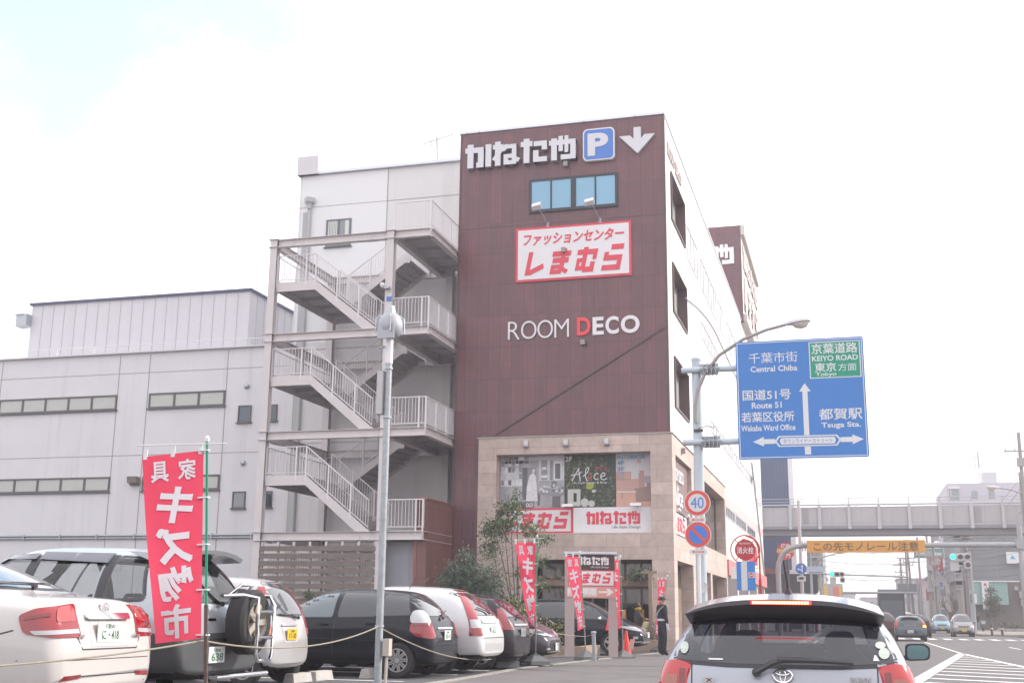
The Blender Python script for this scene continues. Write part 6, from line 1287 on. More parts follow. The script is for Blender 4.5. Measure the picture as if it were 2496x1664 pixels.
c.glass('front', [(-.62,1.1),(.62,1.1),(.52,1.5),(-.52,1.5)]); c.wrap([(-.5,.86),(-.1,.82),(.36,.76),(.38,.68),(.0,.68),(-.3,.76)], 'headlamp', lclr, front=True, off=.014, r=.02, step=.05); c.patch('front', [(-.45,.5),(.45,.5),(.4,.66),(-.4,.66)], 'grille', blk, off=.008); c.plate('front', 0, .58, '千葉', '', y_off=.03); c.patch('front', [(-.68,.34),(.68,.34),(.6,.40),(-.6,.40)], 'chrome_strip', chrome, off=.012); c.both([(4.25,.35),(4.55,.36),(4.55,.41),(4.25,.41)], 'chrome_strip', chrome, off=.01); c.both([(4.3,.47),(4.44,.47),(4.44,.54),(4.3,.54)], 'fog_lamp', lclr, off=.01)
c.handles([(2.4,.92),(1.4,.92)], chrome); c.mirror(3.3,1.04,chrome); c.seams([(2.25,1.0),(2.27,.3)], .01)

# --- the car ahead
fp = paint_m('silver_blue', (.37,.39,.44), .15, .3)
ST = [(0,.36,.70,.56,.62,.66),(.04,.28,.80,.72,.82,.72),(.09,.24,.835,.93,1.03,.735),(.25,.22,.8475,.97,1.22,.68),(.48,.21,.8475,.975,1.39,.635),(.75,.2,.8475,.97,1.445,.625),(1.7,.2,.8475,.95,1.48,.62),(2.35,.2,.8475,.94,1.42,.61),(3.15,.2,.845,.92,1.02,.68),(3.75,.21,.83,.82,.88,.64),(4.07,.25,.76,.6,.68,.6),(4.17,.32,.64,.5,.56,.52)]
c = Car('hatchback_car', 'silver hatchback right in front on the road with its brake lights on', 'car', (-.45,8.02,0), 0, ST, fp, (.75,3.35), .31, lv=4)
RW = [(-.70,1.03),(-.35,1.01),(.35,1.01),(.70,1.03),(.60,1.30),(.3,1.335),(-.3,1.335),(-.60,1.30)]
c.glass('rear', RW, m=window_glass('rear_tint', (.5,.52,.57), .42, .03, (.05,.052,.068)), hole=True, r=.03, seal=.05)
c.bothglass([(.55,1.02),(.75,1.33),(1.2,1.35),(1.2,1.0)], hole=True); c.bothglass([(1.3,1.0),(1.3,1.35),(1.95,1.37),(1.95,.98)], hole=True); c.bothglass([(2.05,.98),(2.05,1.37),(2.35,1.35),(2.95,.97)], hole=True, m=glassl); c.glass('front', [(-.6,1.06),(.6,1.06),(.5,1.38),(-.5,1.38)], hole=True, m=glassl)
c.wrap([(-.34,.92),(-.1,1.0),(.02,1.025),(.125,1.0),(.17,.55),(-.12,.55),(-.28,.7)], 'tail_lamp', mat('lamp_red_lit', (.36,.014,.018), .12, coat=1., emit=((.9,.03,.02),.06)), off=.012, r=.03, step=.04)
c.sym('rear', [(-.785,.72),(-.69,.72),(-.68,.93),(-.76,.93)], 'indicator_lamp', mat('lamp_brown', (.3,.1,.06), .15, coat=1.), off=.018, r=.015); c.sym('rear', [(-.67,.6),(-.63,.6),(-.63,.97),(-.67,.97)], 'lamp_inner', MATS['lamp_red_dark'], off=.017, r=.01)
for k in range(7): c.sym('rear', [(-.835,.66+k*.035),(-.79,.66+k*.035),(-.79,.668+k*.035),(-.835,.668+k*.035)], 'lamp_rib', MATS['lamp_red_light'], off=.016, step=.05)
for sx in (-1,1):
    h, nn = c.cast('rear', sx*.71, .76); g = MB(); g.tube([h+Vector((.055*math.cos(k*.3927),-.022,.055*math.sin(k*.3927))) for k in range(17)], .008, 6); g.build('lamp_ring', mat('brown_ring', (.25,.09,.06), .3), c.root)
    g = MB(); 
    for k in range(5):
        h, nn = c.cast('rear', sx*(.80-.002*k), .62+.04*k); g.obox(h+Vector((0,-.016,0)), (.02,0,0), (0,.004,0), (0,0,.005))
    g.build('lit_brake_lamp', mat('brake_glow', (.6,.05,.02), .3, emit=((1,.16,.04),2.5)), c.root)
# spoiler
v = []; g = MB(); n = 20
for i in range(n+1):
    u = -1+2*i/n; x = .655*u; d = .095*abs(u)**3; e = .12*abs(u)**3
    tk = 1-.8*abs(u)**4; v += [(x*.96,.70,1.468-d*.8),(x,.19+e,1.424-d),(x,.185+e,1.424-d-.03*tk),(x,.23+e,1.424-d-.085*tk),(x*.97,.46,1.345-d*.8-.075*tk)]
f = []
for i in range(n):
    for j in range(4): f.append((5*i+j,5*i+5+j,5*i+6+j,5*i+1+j))
mm = [0 if (k % 4) in (0,) else 1 for k in range(len(f))]
o0 = len(g.v); g.v += v; g.f += f; g.m += mm; g.f += [(4,3,2,1,0), tuple(5*n+j for j in range(5))]; g.m += [0,0]
g.build('roof_spoiler', [fp, mat('spoiler_underside_shade', (.055,.05,.058), .45)], c.root, smooth=True)  # shade under the silver spoiler is put into a dark second colour
g = MB(); g.box(-.195,.195,.148,.17,1.392,1.416); hb = g.build('high_brake_lamp', mat('lamp_red_glow', (.5,.02,.02), .3, emit=((1,.03,.03),2.2)), c.root)
g = MB(); [g.box(-.185+i*.0185,-.172+i*.0185,.1455,.148,1.397,1.411) for i in range(20)]; g.build('led_row', mat('led_glow', (.8,.3,.1), .3, emit=((1,.62,.2),4.5)), hb)
# wiper, emblem, letters, stickers, antenna
P = [Vector((-.165,c.cast('rear',-.165,.955)[0].y-.05,.962)), Vector((.02,.02,1.045)), Vector((.44,.06,1.03))]
g = MB(); g.tube([P[0],P[0].lerp(P[1],.55)+Vector((0,0,.012)),P[1]], .019, 8); g.tube([P[1]-Vector((.05,0,0)),P[1]+Vector((.2,.01,-.004)),P[2]], .021, 8, r1=.012); g.lathe([(0,.03),(.05,.028),(.055,0)], P[0]+Vector((0,.04,0)), (0,-1,0), 14); g.build('wiper', mat('wiper_grey', (.05,.05,.055), .45), c.root, smooth=True)
h, nn = c.cast('rear', 0, .94); g = MB(); el = lambda rx, rz_, dz, r: g.tube([h+Vector((rx*math.cos(k*.2618),-.016,dz+rz_*math.sin(k*.2618))) for k in range(25)], r, 6)
el(.06,.041,0,.008); el(.019,.038,0,.0055); el(.042,.015,.02,.0055); g.build('emblem', chrome, c.root, smooth=True)
h, nn = c.cast('rear', -.475, .905); g = MB(); g.prism(rrect(-.034,-.017,.034,.017,.008), h-Vector((0,.004,0)), UX, UZ, FN*.008); bd = g.build('badge', chrome, c.root); g = MB(); write(g, 'X', h-Vector((0,.012,0)), UX, UZ, (-.022,-.012,.022,.012), th=.002, bold=.03); g.build('badge_letter', blk, bd)
h, nn = c.cast('rear', .485, .925); g = MB(); write(g, 'RUNX', h-Vector((0,.004,0)), UX, UZ, (-.065,-.018,.065,.018), th=.008, bold=.03); g.build('badge', chrome, c.root)
h, nn = c.cast('rear', .36, .895); g = MB(); g.box(h.x-.05,h.x+.04,h.y-.006,h.y,h.z-.006,h.z+.004); g.build('badge', chrome, c.root)
for x, z, rx, rz_ in ((-.645,1.10,.028,.038),(.615,1.135,.032,.022),(.635,1.085,.034,.034)):
    c.patch('rear', [(x+rx*math.cos(k*.524),z+rz_*math.sin(k*.524)) for k in range(12)], 'sticker', mat('sticker_pale', (.5,.56,.5), .5, var=(60,.3)), off=.009, skirt=False)
c.patch('rear', [(-.48,1.028),(-.385,1.028),(-.385,1.038),(-.48,1.038)], 'sticker', whiteL, off=.009, skirt=False); c.patch('rear', [(.565,1.04),(.605,1.04),(.585,1.075),(.575,1.075)], 'sticker', whiteL, off=.009, skirt=False)
g = MB(); g.lathe([(0,.035),(.03,.026),(.06,.014),(.075,.008)], (.02,.78,1.452), (0,-.25,1), 12); g.tube([(.02,.765,1.51),(.004,.62,1.70)], .0095, 8, r1=.006); g.build('antenna', mat('antenna_plum', (.05,.025,.035), .5), c.root, smooth=True)
c.seamline('rear', [(-.59,1.0),(-.585,.6)], .008); c.seamline('rear', [(.59,1.0),(.585,.6)], .008); c.seams([(1.25,.98),(1.25,.3)]); c.handles([(1.4,.86),(2.15,.85)])
for sx in (1,-1):
    mx0 = sx*.955; g = MB(); g.prism(round_poly([(-.095,-.065),(.1,-.055),(.105,.05),(.06,.078),(-.09,.075)],.04), (mx0,2.62,1.03), UX, UZ, Vector((0,.09,0))); g.bar((sx*.8,2.7,.98),(sx*.95,2.68,1.0),.06,.04); mo = g.build('door_mirror', blk, c.root); g = MB(); g.prism(round_poly([(-.08,-.052),(.086,-.044),(.09,.04),(.05,.064),(-.076,.062)],.035), (mx0,2.62,1.03), UX, UZ, FN*.004); g.build('mirror_glass', mat('mirror_teal', (.22,.36,.4), .06, .8), mo)
c.finish()

# --- traffic further on
def vo_like(label, loc, rz, paint, lit=True):
    c = hatch('road_car', label, loc, rz, paint, L=4.3, hw=.9, hgt=1.44, lv=3, group=GR, wr=.32)
    c.glass('rear', [(-.6,1.03),(.6,1.03),(.52,1.32),(-.52,1.32)], seal=0); c.bothglass([(.6,1.02),(.75,1.3),(2.4,1.34),(3.1,.98)], seal=.02)
    c.sym('rear', [(-.86,.78),(-.72,.76),(-.64,.95),(-.66,1.15),(-.72,1.15),(-.8,.95)], 'tail_lamp', MATS['lamp_red_lit'], off=.012, step=.06); c.patch('rear', [(-.64,.82),(.64,.82),(.66,1.0),(-.66,1.0)], 'tailgate_panel', glassd, off=.008, r=.05)
    c.patch('rear', [(-.4,.42),(.4,.42),(.3,.6),(-.3,.6)], 'plate_recess', mat('recess_dark', (.03,.035,.04), .5), off=.006); c.plate('rear', 0, .53, '', '76-73', y_off=.015); c.patch('rear', [(-.75,.2),(.75,.2),(.75,.34),(-.75,.34)], 'bumper_insert', blk, off=.006)
    g = MB(); g.box(-.5,.5,.3,.5,1.4,1.44); g.build('roof_spoiler', blk, c.root); return c
vg = paint_m('blue_grey', (.085,.11,.145), .2, .3)
c = vo_like('blue-grey hatchback braking on the road beyond the silver hatchback', (3.15,72.0,0), 0, vg)
h, nn = c.cast('rear', 0, .88); g = MB()
for i, ch in enumerate('VOLVO'): write(g, ch, h-Vector((0,.012,0)), UX, UZ, (-.3+i*.135,-.025,-.24+i*.135,.03), th=.005, bold=.02)
g.build('lettering', chrome, c.root)
c.patch('rear', [(.68,.78),(.84,.78),(.82,.88),(.68,.88)], 'lit_indicator', mat('indicator_glow', (.7,.3,.02), .3, emit=((1,.45,.05),3.)), off=.02)
c = hatch('road_car', 'dark red-brown car half hidden behind the blue-grey hatchback', (1.9,79,0), 0, paint_m('maroon', (.08,.03,.035), 0, .25), hgt=1.6, group=GR); c.glass('rear', [(-.62,1.06),(.62,1.06),(.5,1.45),(-.5,1.45)], seal=0); c.sym('rear', [(-.82,.75),(-.7,.75),(-.7,1.1),(-.8,1.1)], 'tail_lamp', MATS['lamp_red_lit'], off=.012)
c = hatch('road_car', 'black car just beyond the blue-grey hatchback, to its right', (4.3,86,0), 0, bp_, hgt=1.5, group=GR); c.glass('rear', [(-.62,1.06),(.62,1.06),(.5,1.4),(-.5,1.4)], seal=0); c.sym('rear', [(-.82,.75),(-.7,.75),(-.7,1.0),(-.8,1.0)], 'tail_lamp', lred, off=.012)
def oncoming(label, loc, paint, hw, L, hgt, ylw=True, txt=''):
    c = hatch('road_car', label, loc, R(180), paint, L=L, hw=hw, hgt=hgt, group=GR, wr=.28)
    k = hw/.8375; a = L/3.83; c.glass('front', [(-.66*k,1.05),(.66*k,1.05),(.55*k,1.4*hgt/1.525),(-.55*k,1.4*hgt/1.525)], seal=.03); c.bothglass([(1.3*a,1.01),(1.3*a,1.38),(2.2*a,1.36),(2.9*a,1.0)], seal=0)
    c.sym('front', [(-.74*k,.66),(-.45*k,.64),(-.45*k,.76),(-.7*k,.8)], 'headlamp', lclr, off=.012, r=.02, step=.06); c.patch('front', [(-.42*k,.66),(.42*k,.66),(.42*k,.74),(-.42*k,.74)], 'grille', blk, off=.008); c.patch('front', [(-.5*k,.3),(.5*k,.3),(.46*k,.42),(-.46*k,.42)], 'lower_grille', blk, off=.006); c.plate('front', 0, .46, '', txt, platey if ylw else platew, blackL, y_off=.03); c.mirror(2.75*a,1.02,paint); return c
oncoming('silver kei car coming towards the crossing, nearest of the oncoming cars', (7.55,94.0,0), paint_m('kei_grey', (.24,.235,.235), .25, .35), .7375, 3.395, 1.6)
oncoming('light blue kei car coming behind the silver kei car', (7.35,112.5,0), paint_m('sky_blue', (.22,.36,.45), .1, .3), .7375, 3.395, 1.6)
oncoming('grey-white car coming behind the light blue kei car', (6.4,126,0), paint_m('pale_grey', (.36,.36,.37), .2, .3), .85, 4.3, 1.46, False)
oncoming('white van-like car farthest among the oncoming cars', (5.9,142,0), paint_m('van_white', (.6,.6,.6), 0, .3), .8475, 4.4, 1.85, False)
# dark lorry
s = thing('lorry', 'dark box lorry ahead on the road, taller than the cars', 'lorry', (3.4,112,0)); lk = mat('lorry_dark', (.05,.06,.07), .5, var=(2,.1))
g = MB(); g.box(2.35,4.55,112,118,.9,3.35); PO(g, 'cargo_box', lk, s); g = MB(); g.prism(round_poly([(0,.5),(1.9,.5),(1.9,1.6),(1.5,2.55),(0,2.55)],.1), (2.5,118.1,0), UY, UZ, Vector((1.9,0,0))); PO(g, 'cab', lk, s)
g = MB(); g.box(2.5,4.4,111.97,112,.95,2.75); g.box(2.4,4.5,111.9,112,.55,.75); PO(g, 'tail_board', mat('lorry_panel', (.09,.11,.13), .5), s)
for x in (2.45,4.2):
    for y in (113.5,118.9): g = MB(); g.cyl((x,y,.45),(x+.28,y,.45),.45,.45,18); PO(g, 'wheel', tyre_m, s)
g = MB(); g.box(2.45,2.65,111.88,111.9,.58,.72); g.box(4.25,4.45,111.88,111.9,.58,.72); PO(g, 'tail_lamp', lred, s)
# ================================================================ FOOTBRIDGE AND FAR BUILDINGS
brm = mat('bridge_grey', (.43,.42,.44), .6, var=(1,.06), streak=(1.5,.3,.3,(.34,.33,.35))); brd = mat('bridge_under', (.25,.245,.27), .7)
s = thing('footbridge', 'long grey steel footbridge crossing high over the road', 'bridge', (5,104,8))
brp = brick_mat('bridge_panels', (.43,.42,.44), (.42,.41,.43), (.33,.32,.34), 1.21, 9, .02, 'xz', 0, .6, (1,.06))
g = MB(); g.box(-30,45,104,104.12,8.75,10.35); PO(g, 'side_panel', brp, s); g = MB(); g.box(-30,45,106.4,106.5,8.75,10.35); PO(g, 'side_panel', brp, s)
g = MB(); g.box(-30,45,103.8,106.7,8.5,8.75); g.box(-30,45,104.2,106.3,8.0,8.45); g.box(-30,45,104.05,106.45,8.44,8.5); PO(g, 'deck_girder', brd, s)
ribs = [-24+i*2.42 for i in range(28)]; rbm = mat('bridge_rib', (.48,.47,.49), .55)
for x in ribs: g = MB(); g.box(x-.13,x+.13,103.82,104.0,8.62,10.5); g.lathe([(0,.0),(0,.17),(.12,.17),(.12,0)], (x,103.84,8.62), (0,-1,0), 10); PO(g, 'rib', rbm, s)
for xa in (-4.0,9.75,23.5):
    for k in range(14): g = MB(); g.box(xa+.35,xa+.9,103.98,104.0,8.95+k*.095,8.98+k*.095); PO(g, 'louvre', brd, s)
g = MB(); g.tube([(-30,103.9,10.52),(45,103.9,10.52)], .07, 8); g.tube([(-30,103.9,10.78),(45,103.9,10.78)], .025, 5); g.tube([(-30,103.9,11.05),(45,103.9,11.05)], .03, 5)
for x in ribs: g.box(x-.04,x+.04,103.86,103.94,10.5,11.1)
PO(g, 'railing', mat('bridge_rail', (.4,.41,.44), .5), s)
# ribbed blue-grey building and low restaurant behind the store
s = thing('building', 'tall windowless building clad in ribbed blue-grey sheet behind the store', 'building', (-12,113,0))
rib = brick_mat('ribbed_sheet', (.075,.105,.19), (.07,.098,.175), (.045,.06,.11), .32, 40, .02, 'xz', 0, .5, (.3,.04))
g = MB(); g.box(-26,-5.05,112,140,0,19); PO(g, 'wall', rib, s); g = MB(); g.box(-5.05,-4.6,111.95,140,0,19.1); PO(g, 'corner_trim', whiteL, s)
s = thing('building', 'low restaurant with a black fascia and a dull red roof beside the ribbed building', 'building', (-5.5,109,0))
g = MB(); g.box(-9,-2.9,109.5,120,0,3.6); PO(g, 'wall', whiteL, s); g = MB(); g.box(-8.6,-2.75,109.2,109.5,3.3,4.95); PO(g, 'fascia', mat('charcoal', (.045,.042,.048), .6), s)
g = MB(); g.prism([(-8.6,4.95),(-8.6,6.1),(-5.6,4.95)], (0,109.3,0), UX, UZ, Vector((0,9,0))); PO(g, 'roof', mat('dull_red_roof', (.3,.1,.105), .7), s)
g = MB(); g.box(-6.6,-5.6,109.44,109.5,0,2.4); g.box(-5.3,-4.1,109.44,109.5,.2,2.4); g.box(-4.05,-3.7,109.4,109.5,0,3.0); PO(g, 'door', mat('dark_door', (.1,.085,.08), .4), s)
g = MB(); g.box(-3.35,-2.9,109.3,109.5,0,3.2); g.box(-7.6,-6.9,109.3,109.5,3.0,3.3); PO(g, 'red_pier', mat('dull_red', (.4,.07,.09), .6), s)
g = MB()
for i in range(6): x = -5.5+i*.36; g.box(x,x+.25,109.1,109.2,4.95,5.3)
PO(g, 'letter_blocks', whiteL, s)
s = thing('shop_sign', 'round red and yellow barbecue restaurant sign in front of the ribbed building', 'sign', (-5.2,103.9,6.7))
g = MB(); disc(g, (-5.2,104.9,6.72), .74, FN, .12, 0, 30); PO(g, 'face', mat('sign_crimson', (.55,.04,.06), .5), s); g = MB(); g.box(-5.93,-4.47,104.76,104.78,6.58,6.9); PO(g, 'yellow_band', mat('sign_yellow', (.6,.38,.08), .5), s)
g = MB(); T(g, '焼肉', -5.58, 6.98, -4.82, 7.34, 104.78, th=.02, bold=.02); T(g, '門', -5.18, 6.14, -4.82, 6.5, 104.78, th=.02, bold=.02); PO(g, 'lettering', whiteL, s); g = MB(); g.cyl((-5.1,105.1,0),(-5.1,105.1,6.2),.12,.12,10); PO(g, 'post', mat('charcoal', (.045,.042,.048)), s)
# grey netted building on the right, white one behind
s = thing('building', 'dull grey building wrapped in netting on the right behind the crossing', 'building', (16,136,0))
net = mat('grey_net', (.2,.2,.215), .8, var=(.25,.12)); lowt = mat('brown_tile', (.17,.15,.14), .8, var=(.5,.1))
g = MB(); g.box(10.9,40,136,150,5.2,11.2); PO(g, 'net', net, s); g = MB(); g.box(11.2,40,136.3,150,0,5.2); g.box(11.2,40,136.1,136.3,0,2.2); PO(g, 'wall', lowt, s)
g = MB()
for x in (12.5,15,17.5,20): g.box(x-.02,x+.02,135.98,136,5.3,11)
PO(g, 'net_seam', mat('net_seam', (.27,.27,.285), .8), s)
g = MB(); g.box(17.0,17.5,135.9,136.1,3.4,4.1); g.box(16.6,16.95,135.9,136.1,4.2,4.6); g.box(17.1,17.8,135.7,136.1,2.6,3.3); PO(g, 'outdoor_unit', mat('unit_beige', (.42,.39,.33), .6), s)
s = thing('canopy', 'mint green shop shutter panels on the grey netted building', 'canopy', (13.5,129,2.5))
mint = brick_mat('mint_slats', (.26,.43,.39), (.25,.41,.38), (.16,.28,.26), 9, .22, .02, 'xz', 0, .6, (1,.08))
g = MB(); g.box(12.1,14.3,133.9,136,2.7,5.0); g.box(14.35,15.7,134,136,2.7,4.95); PO(g, 'panel', mint, s); g = MB(); g.box(12.1,16.9,133.8,133.9,5.0,5.12); PO(g, 'rail', whiteL, s)
s = thing('vertical_banner', 'white hanging shop banner with vertical lettering in front of the mint panels', 'banner', (13.3,129,2.3))
g = MB(); g.box(13.15,13.85,133.6,133.66,2.2,5.0); PO(g, 'cloth', whiteL, s); g = MB()
for i, ch in enumerate('フラメスタジオ'): T(g, ch, 13.36, 4.18-i*.29, 13.64, 4.42-i*.29, 133.6, th=.01, bold=.02)
PO(g, 'lettering', mat('banner_blue', (.05,.12,.2), .6), s); g = MB(); disc(g, (13.5,133.6,4.72), .15, FN, .01, 0, 14); PO(g, 'red_mark', redL, s)
s = thing('board', 'white notice board with a blue mark high on the grey netted building', 'sign', (15.5,125,7))
g = MB(); g.box(16.0,19,135.5,135.6,6.95,8.15); PO(g, 'board', whiteL, s); g = MB(); g.prism([(16.3,7.4),(16.9,7.4),(16.6,7.85)], (0,135.5,0), UX, UZ, FN*.02); T(g, '元', 17.7, 7.5, 18.1, 7.9, 135.5, th=.02); PO(g, 'mark', mat('board_blue', (.1,.4,.6), .5), s)
s = thing('building', 'pale lilac building with arched windows rising behind the footbridge', 'building', (25,182,0))
lil = mat('lilac_wall', (.5,.475,.53), .8, var=(.2,.04)); g = MB(); g.box(14.2,50,182,205,0,20.3); PO(g, 'wall', lil, s)
for x in (17.9,20.2): g = MB(); g.prism([(x-.42,18.05),(x+.42,18.05),(x+.42,19.0),(x+.3,19.15),(x,19.22),(x-.3,19.15),(x-.42,19.0)], (0,182,0), UX, UZ, FN*.05); PO(g, 'window', greypane, s)
g = MB(); g.box(14.5,15.8,181.9,182,17.9,19.5); PO(g, 'window', greypane, s)
g = MB(); g.box(14.4,15.9,181.7,182,19.5,19.75); g.box(14.66,14.74,181.8,181.9,18.4,19.5); PO(g, 'window_hood', whiteL, s)
g = MB(); g.box(19.2,21.2,183,185,20.3,21.9); g.box(20.5,20.95,182.9,183,20.9,21.4); PO(g, 'roof_unit', mat('unit_white', (.55,.55,.57), .5), s)
g = MB(); g.tube([(18.9,183,20.3),(18.75,183,25.3)], .07, 6)
for dx in (-.32,.22): g.tube([(18.75+dx,183,22.6),(18.68+dx,183,25.0)], .08, 6)
PO(g, 'mast', steel, s)
s = thing('building', 'pale grey flats far off between the ribbed building and the farther traffic light', 'building', (-5,157,0))
g = MB(); g.box(-16,-3.2,156,175,0,10.6); g.box(-5.9,-5.2,155.9,157,10.6,11.0); PO(g, 'wall', mat('flat_grey', (.36,.36,.37), .8, var=(.5,.1)), s); 
for k in range(4):
    for j in range(4): g = MB(); g.box(-7.2+j*1.05,-6.5+j*1.05,155.9,156,2.5+k*2.1,3.6+k*2.1); PO(g, 'window', greypane, s)
g = MB()
for k in range(4): g.box(-7.4,-3.2,155.5,156,2.2+k*2.1,2.35+k*2.1)
PO(g, 'balcony', mat('flat_pale', (.5,.5,.5), .7), s)
for i, (x0, x1, y, z, l, c) in enumerate(((-12,-4.5,245,8.5,'distant beige block beyond the flats',(.42,.38,.36)),(-3.5,1,300,6.5,'distant low white sheds in the middle of the road view',(.5,.49,.5)),(2.5,9,330,6.0,'distant pink-grey houses beyond the lorry',(.42,.37,.38)),(9.5,20,260,8.8,'distant grey shop block right of the lorry',(.36,.35,.37)),(9.8,12.2,158,6.2,'low cream house behind the bare street tree',(.48,.45,.41)),(12.3,16,165,7.6,'taller grey shop behind the bare street tree',(.33,.32,.34)))):
    s = thing('building', l, 'building', (x0,y,0)); g = MB(); g.box(x0,x1,y,y+14,0,z); PO(g, 'wall', mat('far_wall_%d' % i, c, .8, var=(.3,.12)), s)
    nx = int((x1-x0)/1.7)
    for k in range(max(1,int(z/3))):
        for j in range(nx): g = MB(); g.box(x0+.5+j*1.7,x0+1.5+j*1.7,y-.06,y,1+k*2.9,2.3+k*2.9); PO(g, 'window', greypane, s)
    g = MB(); g.box(x0-.2,x1+.2,y-.2,y+14.2,z,z+.3); PO(g, 'roof', mat('far_roof', (.26,.25,.26), .8), s)
s = thing('billboard', 'small billboard with yellow side strips below the farther traffic light', 'sign', (-2,124,3))
g = MB(); g.box(-2.65,-.75,124.5,124.7,2.4,4.5); PO(g, 'board', mat('bill_grey', (.4,.37,.4), .6), s); g = MB(); g.box(-2.55,-2.2,124.45,124.5,2.5,4.3); PO(g, 'yellow_strip', mat('bill_yellow', (.65,.42,.08), .6), s); g = MB(); g.box(-1.1,-.85,124.45,124.5,2.5,4.3); PO(g, 'yellow_strip', mat('bill_yellow', (.65,.42,.08), .6), s); g = MB(); g.box(-1.7,-1.15,124.45,124.5,2.5,4.2); PO(g, 'red_strip', mat('bill_red', (.6,.2,.17), .6), s); g = MB(); g.box(-1.8,-1.6,124.6,124.7,0,2.4); PO(g, 'post', steel, s)
s = thing('gantry', 'far horizontal sign pipe with the dark backs of two road boards', 'gantry', (3,160,0))
g = MB(); g.tube([(-2.6,160,0),(-2.6,160,4.0),(-2.2,160,4.3),(8.8,160.3,4.3)], .15, 8); g.cyl((8.2,160.2,0),(8.2,160.2,6),.16,.14,8); PO(g, 'pipe', polg, s); g = MB(); g.box(3.3,7.6,160.3,160.4,4.2,4.75); g.box(5.75,8.6,160.4,160.5,4.45,5.45); PO(g, 'board', mat('board_back', (.2,.21,.22), .6), s)
for l, x0, x1, y, z0, z1, c, parts in (
 ('wide green roof sign with pale letters below the footbridge', 8.0,11.6,160.5,8.65,9.9,(.13,.25,.22),[('lettering','Izumi Mitsu',8.3,9.0,11.3,9.5,'w')]),
 ('red pharmacy sign with a big white character over a navy name strip', 9.25,10.7,150.5,6.3,8.3,(.55,.05,.09),[('lettering','薬',9.4,6.95,10.55,8.15,'w')]),
 ('white panel sign with blue patches under the red pharmacy sign', 9.25,10.65,150.8,4.6,6.15,(.55,.56,.6),[]),
 ('dull red small signboard between the poles right of the lorry', 8.3,9.3,145.6,3.2,4.5,(.4,.12,.12),[]),
 ('faded pink board high behind the poles right of the lorry', 9.1,10.3,182.7,5.6,6.8,(.5,.33,.36),[])):
    s = thing('shop_sign', l, 'sign', (x0,y,z0)); g = MB(); g.box(x0,x1,y,y+.15,z0,z1); PO(g, 'board', mat('sg_%d' % int(y*10), c, .6, var=(2,.12)), s)
    for nm, t_, a, b, c_, d, k in parts: g = MB(); T(g, t_, a, b, c_, d, y, th=.02, bold=.03); PO(g, nm, whiteL, s)
    if 'pharmacy sign with' in l: g = MB(); g.box(x0,x1,y-.03,y,z0,z0+.42); ns = PO(g, 'name_strip', mat('navy_strip', (.06,.07,.2), .5), s); g = MB(); T(g, 'ウエルシア', x0+.1,z0+.06,x1-.1,z0+.36,y-.03,th=.02,bold=.03); g.build('lettering', whiteL, ns)
    if 'blue patches' in l: g = MB(); g.box(x0+.05,x0+.6,y-.02,y,z0+.1,z0+.7); g.box(x0+.7,x1-.1,y-.02,y,z0+.3,z0+.8); PO(g, 'blue_patch', mat('patch_blue', (.2,.26,.45), .5), s)
    g = MB(); g.box((x0+x1)/2-.1,(x0+x1)/2+.1,y+.15,y+.35,0,z0+.4); PO(g, 'post', steel, s)
# poles
pcon = mat('pole_concrete', (.3,.28,.27), .8, var=(2,.12))
def upole(label, x, y, h, arms, r=.17, cluster=0, lean=0):
    s = thing('utility_pole', label, 'utility pole', (x,y,0), group='utility poles along the road')
    g = MB(); g.cyl((x,y,0),(x+lean,y,h),r,r*.62,10); PO(g, 'pole', pcon, s, smooth=True)
    if arms:
        g = MB()
        for z, w_ in arms:
            g.box(x-w_/2,x+w_/2,y-.06,y+.06,z-.06,z+.06)
            for k in range(4): q = x-w_/2+.1+k*(w_-.2)/3; g.cyl((q,y,z+.06),(q,y,z+.3),.05,.04,6)
        PO(g, 'crossarm', pcon, s)
    if cluster:
        rr = random.Random(int(x*10+y)); g = MB()
        for k in range(cluster): z = rr.uniform(h*.35,h*.92); g.box(x-rr.uniform(.2,.5),x+rr.uniform(.15,.5),y-.35,y-.1,z,z+rr.uniform(.2,.7))
        g.cyl((x-.22,y,.2),(x-.22,y,h*.8),.06,.06,6); g.cyl((x+.22,y-.1,.2),(x+.22,y-.1,h*.7),.05,.05,6); PO(g, 'equipment', mat('pole_box', (.32,.32,.33), .6), s)
    return s
bigp = upole('tall concrete utility pole at the right edge of the picture, with a street lamp arm', 13.75, 102.3, 16, [(14.5,2.4)], .22, 5)
g = MB(); g.tube([(13.7,102.2,11.0),(12.8,102,11.35),(11.9,101.8,11.5)], .05, 6); PO(g, 'lamp_arm', lampg, bigp); lamp_head(bigp, (12.0,101.8,11.5), (-1,0,.06), lhm, mat('lamp_glass_lit', (.6,.55,.45), .2), 1.9)
upole('slim pole left of the farther traffic light', -3.15, 136.5, 9.2, [(8.4,1.2)], .2)
upole('thick cluttered pole just behind the nearer traffic light', 10.3, 124.5, 11, [(9.0,3),(8.2,2)], .3, 16)
upole('second cluttered pole, right of the thick one behind the nearer traffic light', 11.1, 125, 11, [(8.8,2)], .24, 9)
upole('dark pole in front of the red pharmacy sign, the left one of two', 7.55, 123.5, 10.5, [(9.2,1.6),(8.3,2)], .16, 3, -.15)
upole('dark pole in front of the red pharmacy sign, the right one of two', 8.1, 124, 10.5, [(9.4,2)], .16, 3, -.1)
upole('dark pole at the right end of the far sign pipe', 6.65, 123.6, 9, [(8.2,1.2)], .15, 0, -.1)
upole('thin far pole with two crossarms over the lorry, leftmost of its row', 6.72, 171, 9.2, [(8.2,2),(7.2,1.6),(6.6,1.8)], .2)
upole('thin far pole over the lorry, second of its row', 7.0, 160.5, 10, [(8.6,2.2),(7.8,1.8)], .2)
upole('leaning far pole over the lorry, third of its row', 7.6, 161, 10, [(8.2,2)], .2, 0, -.35)
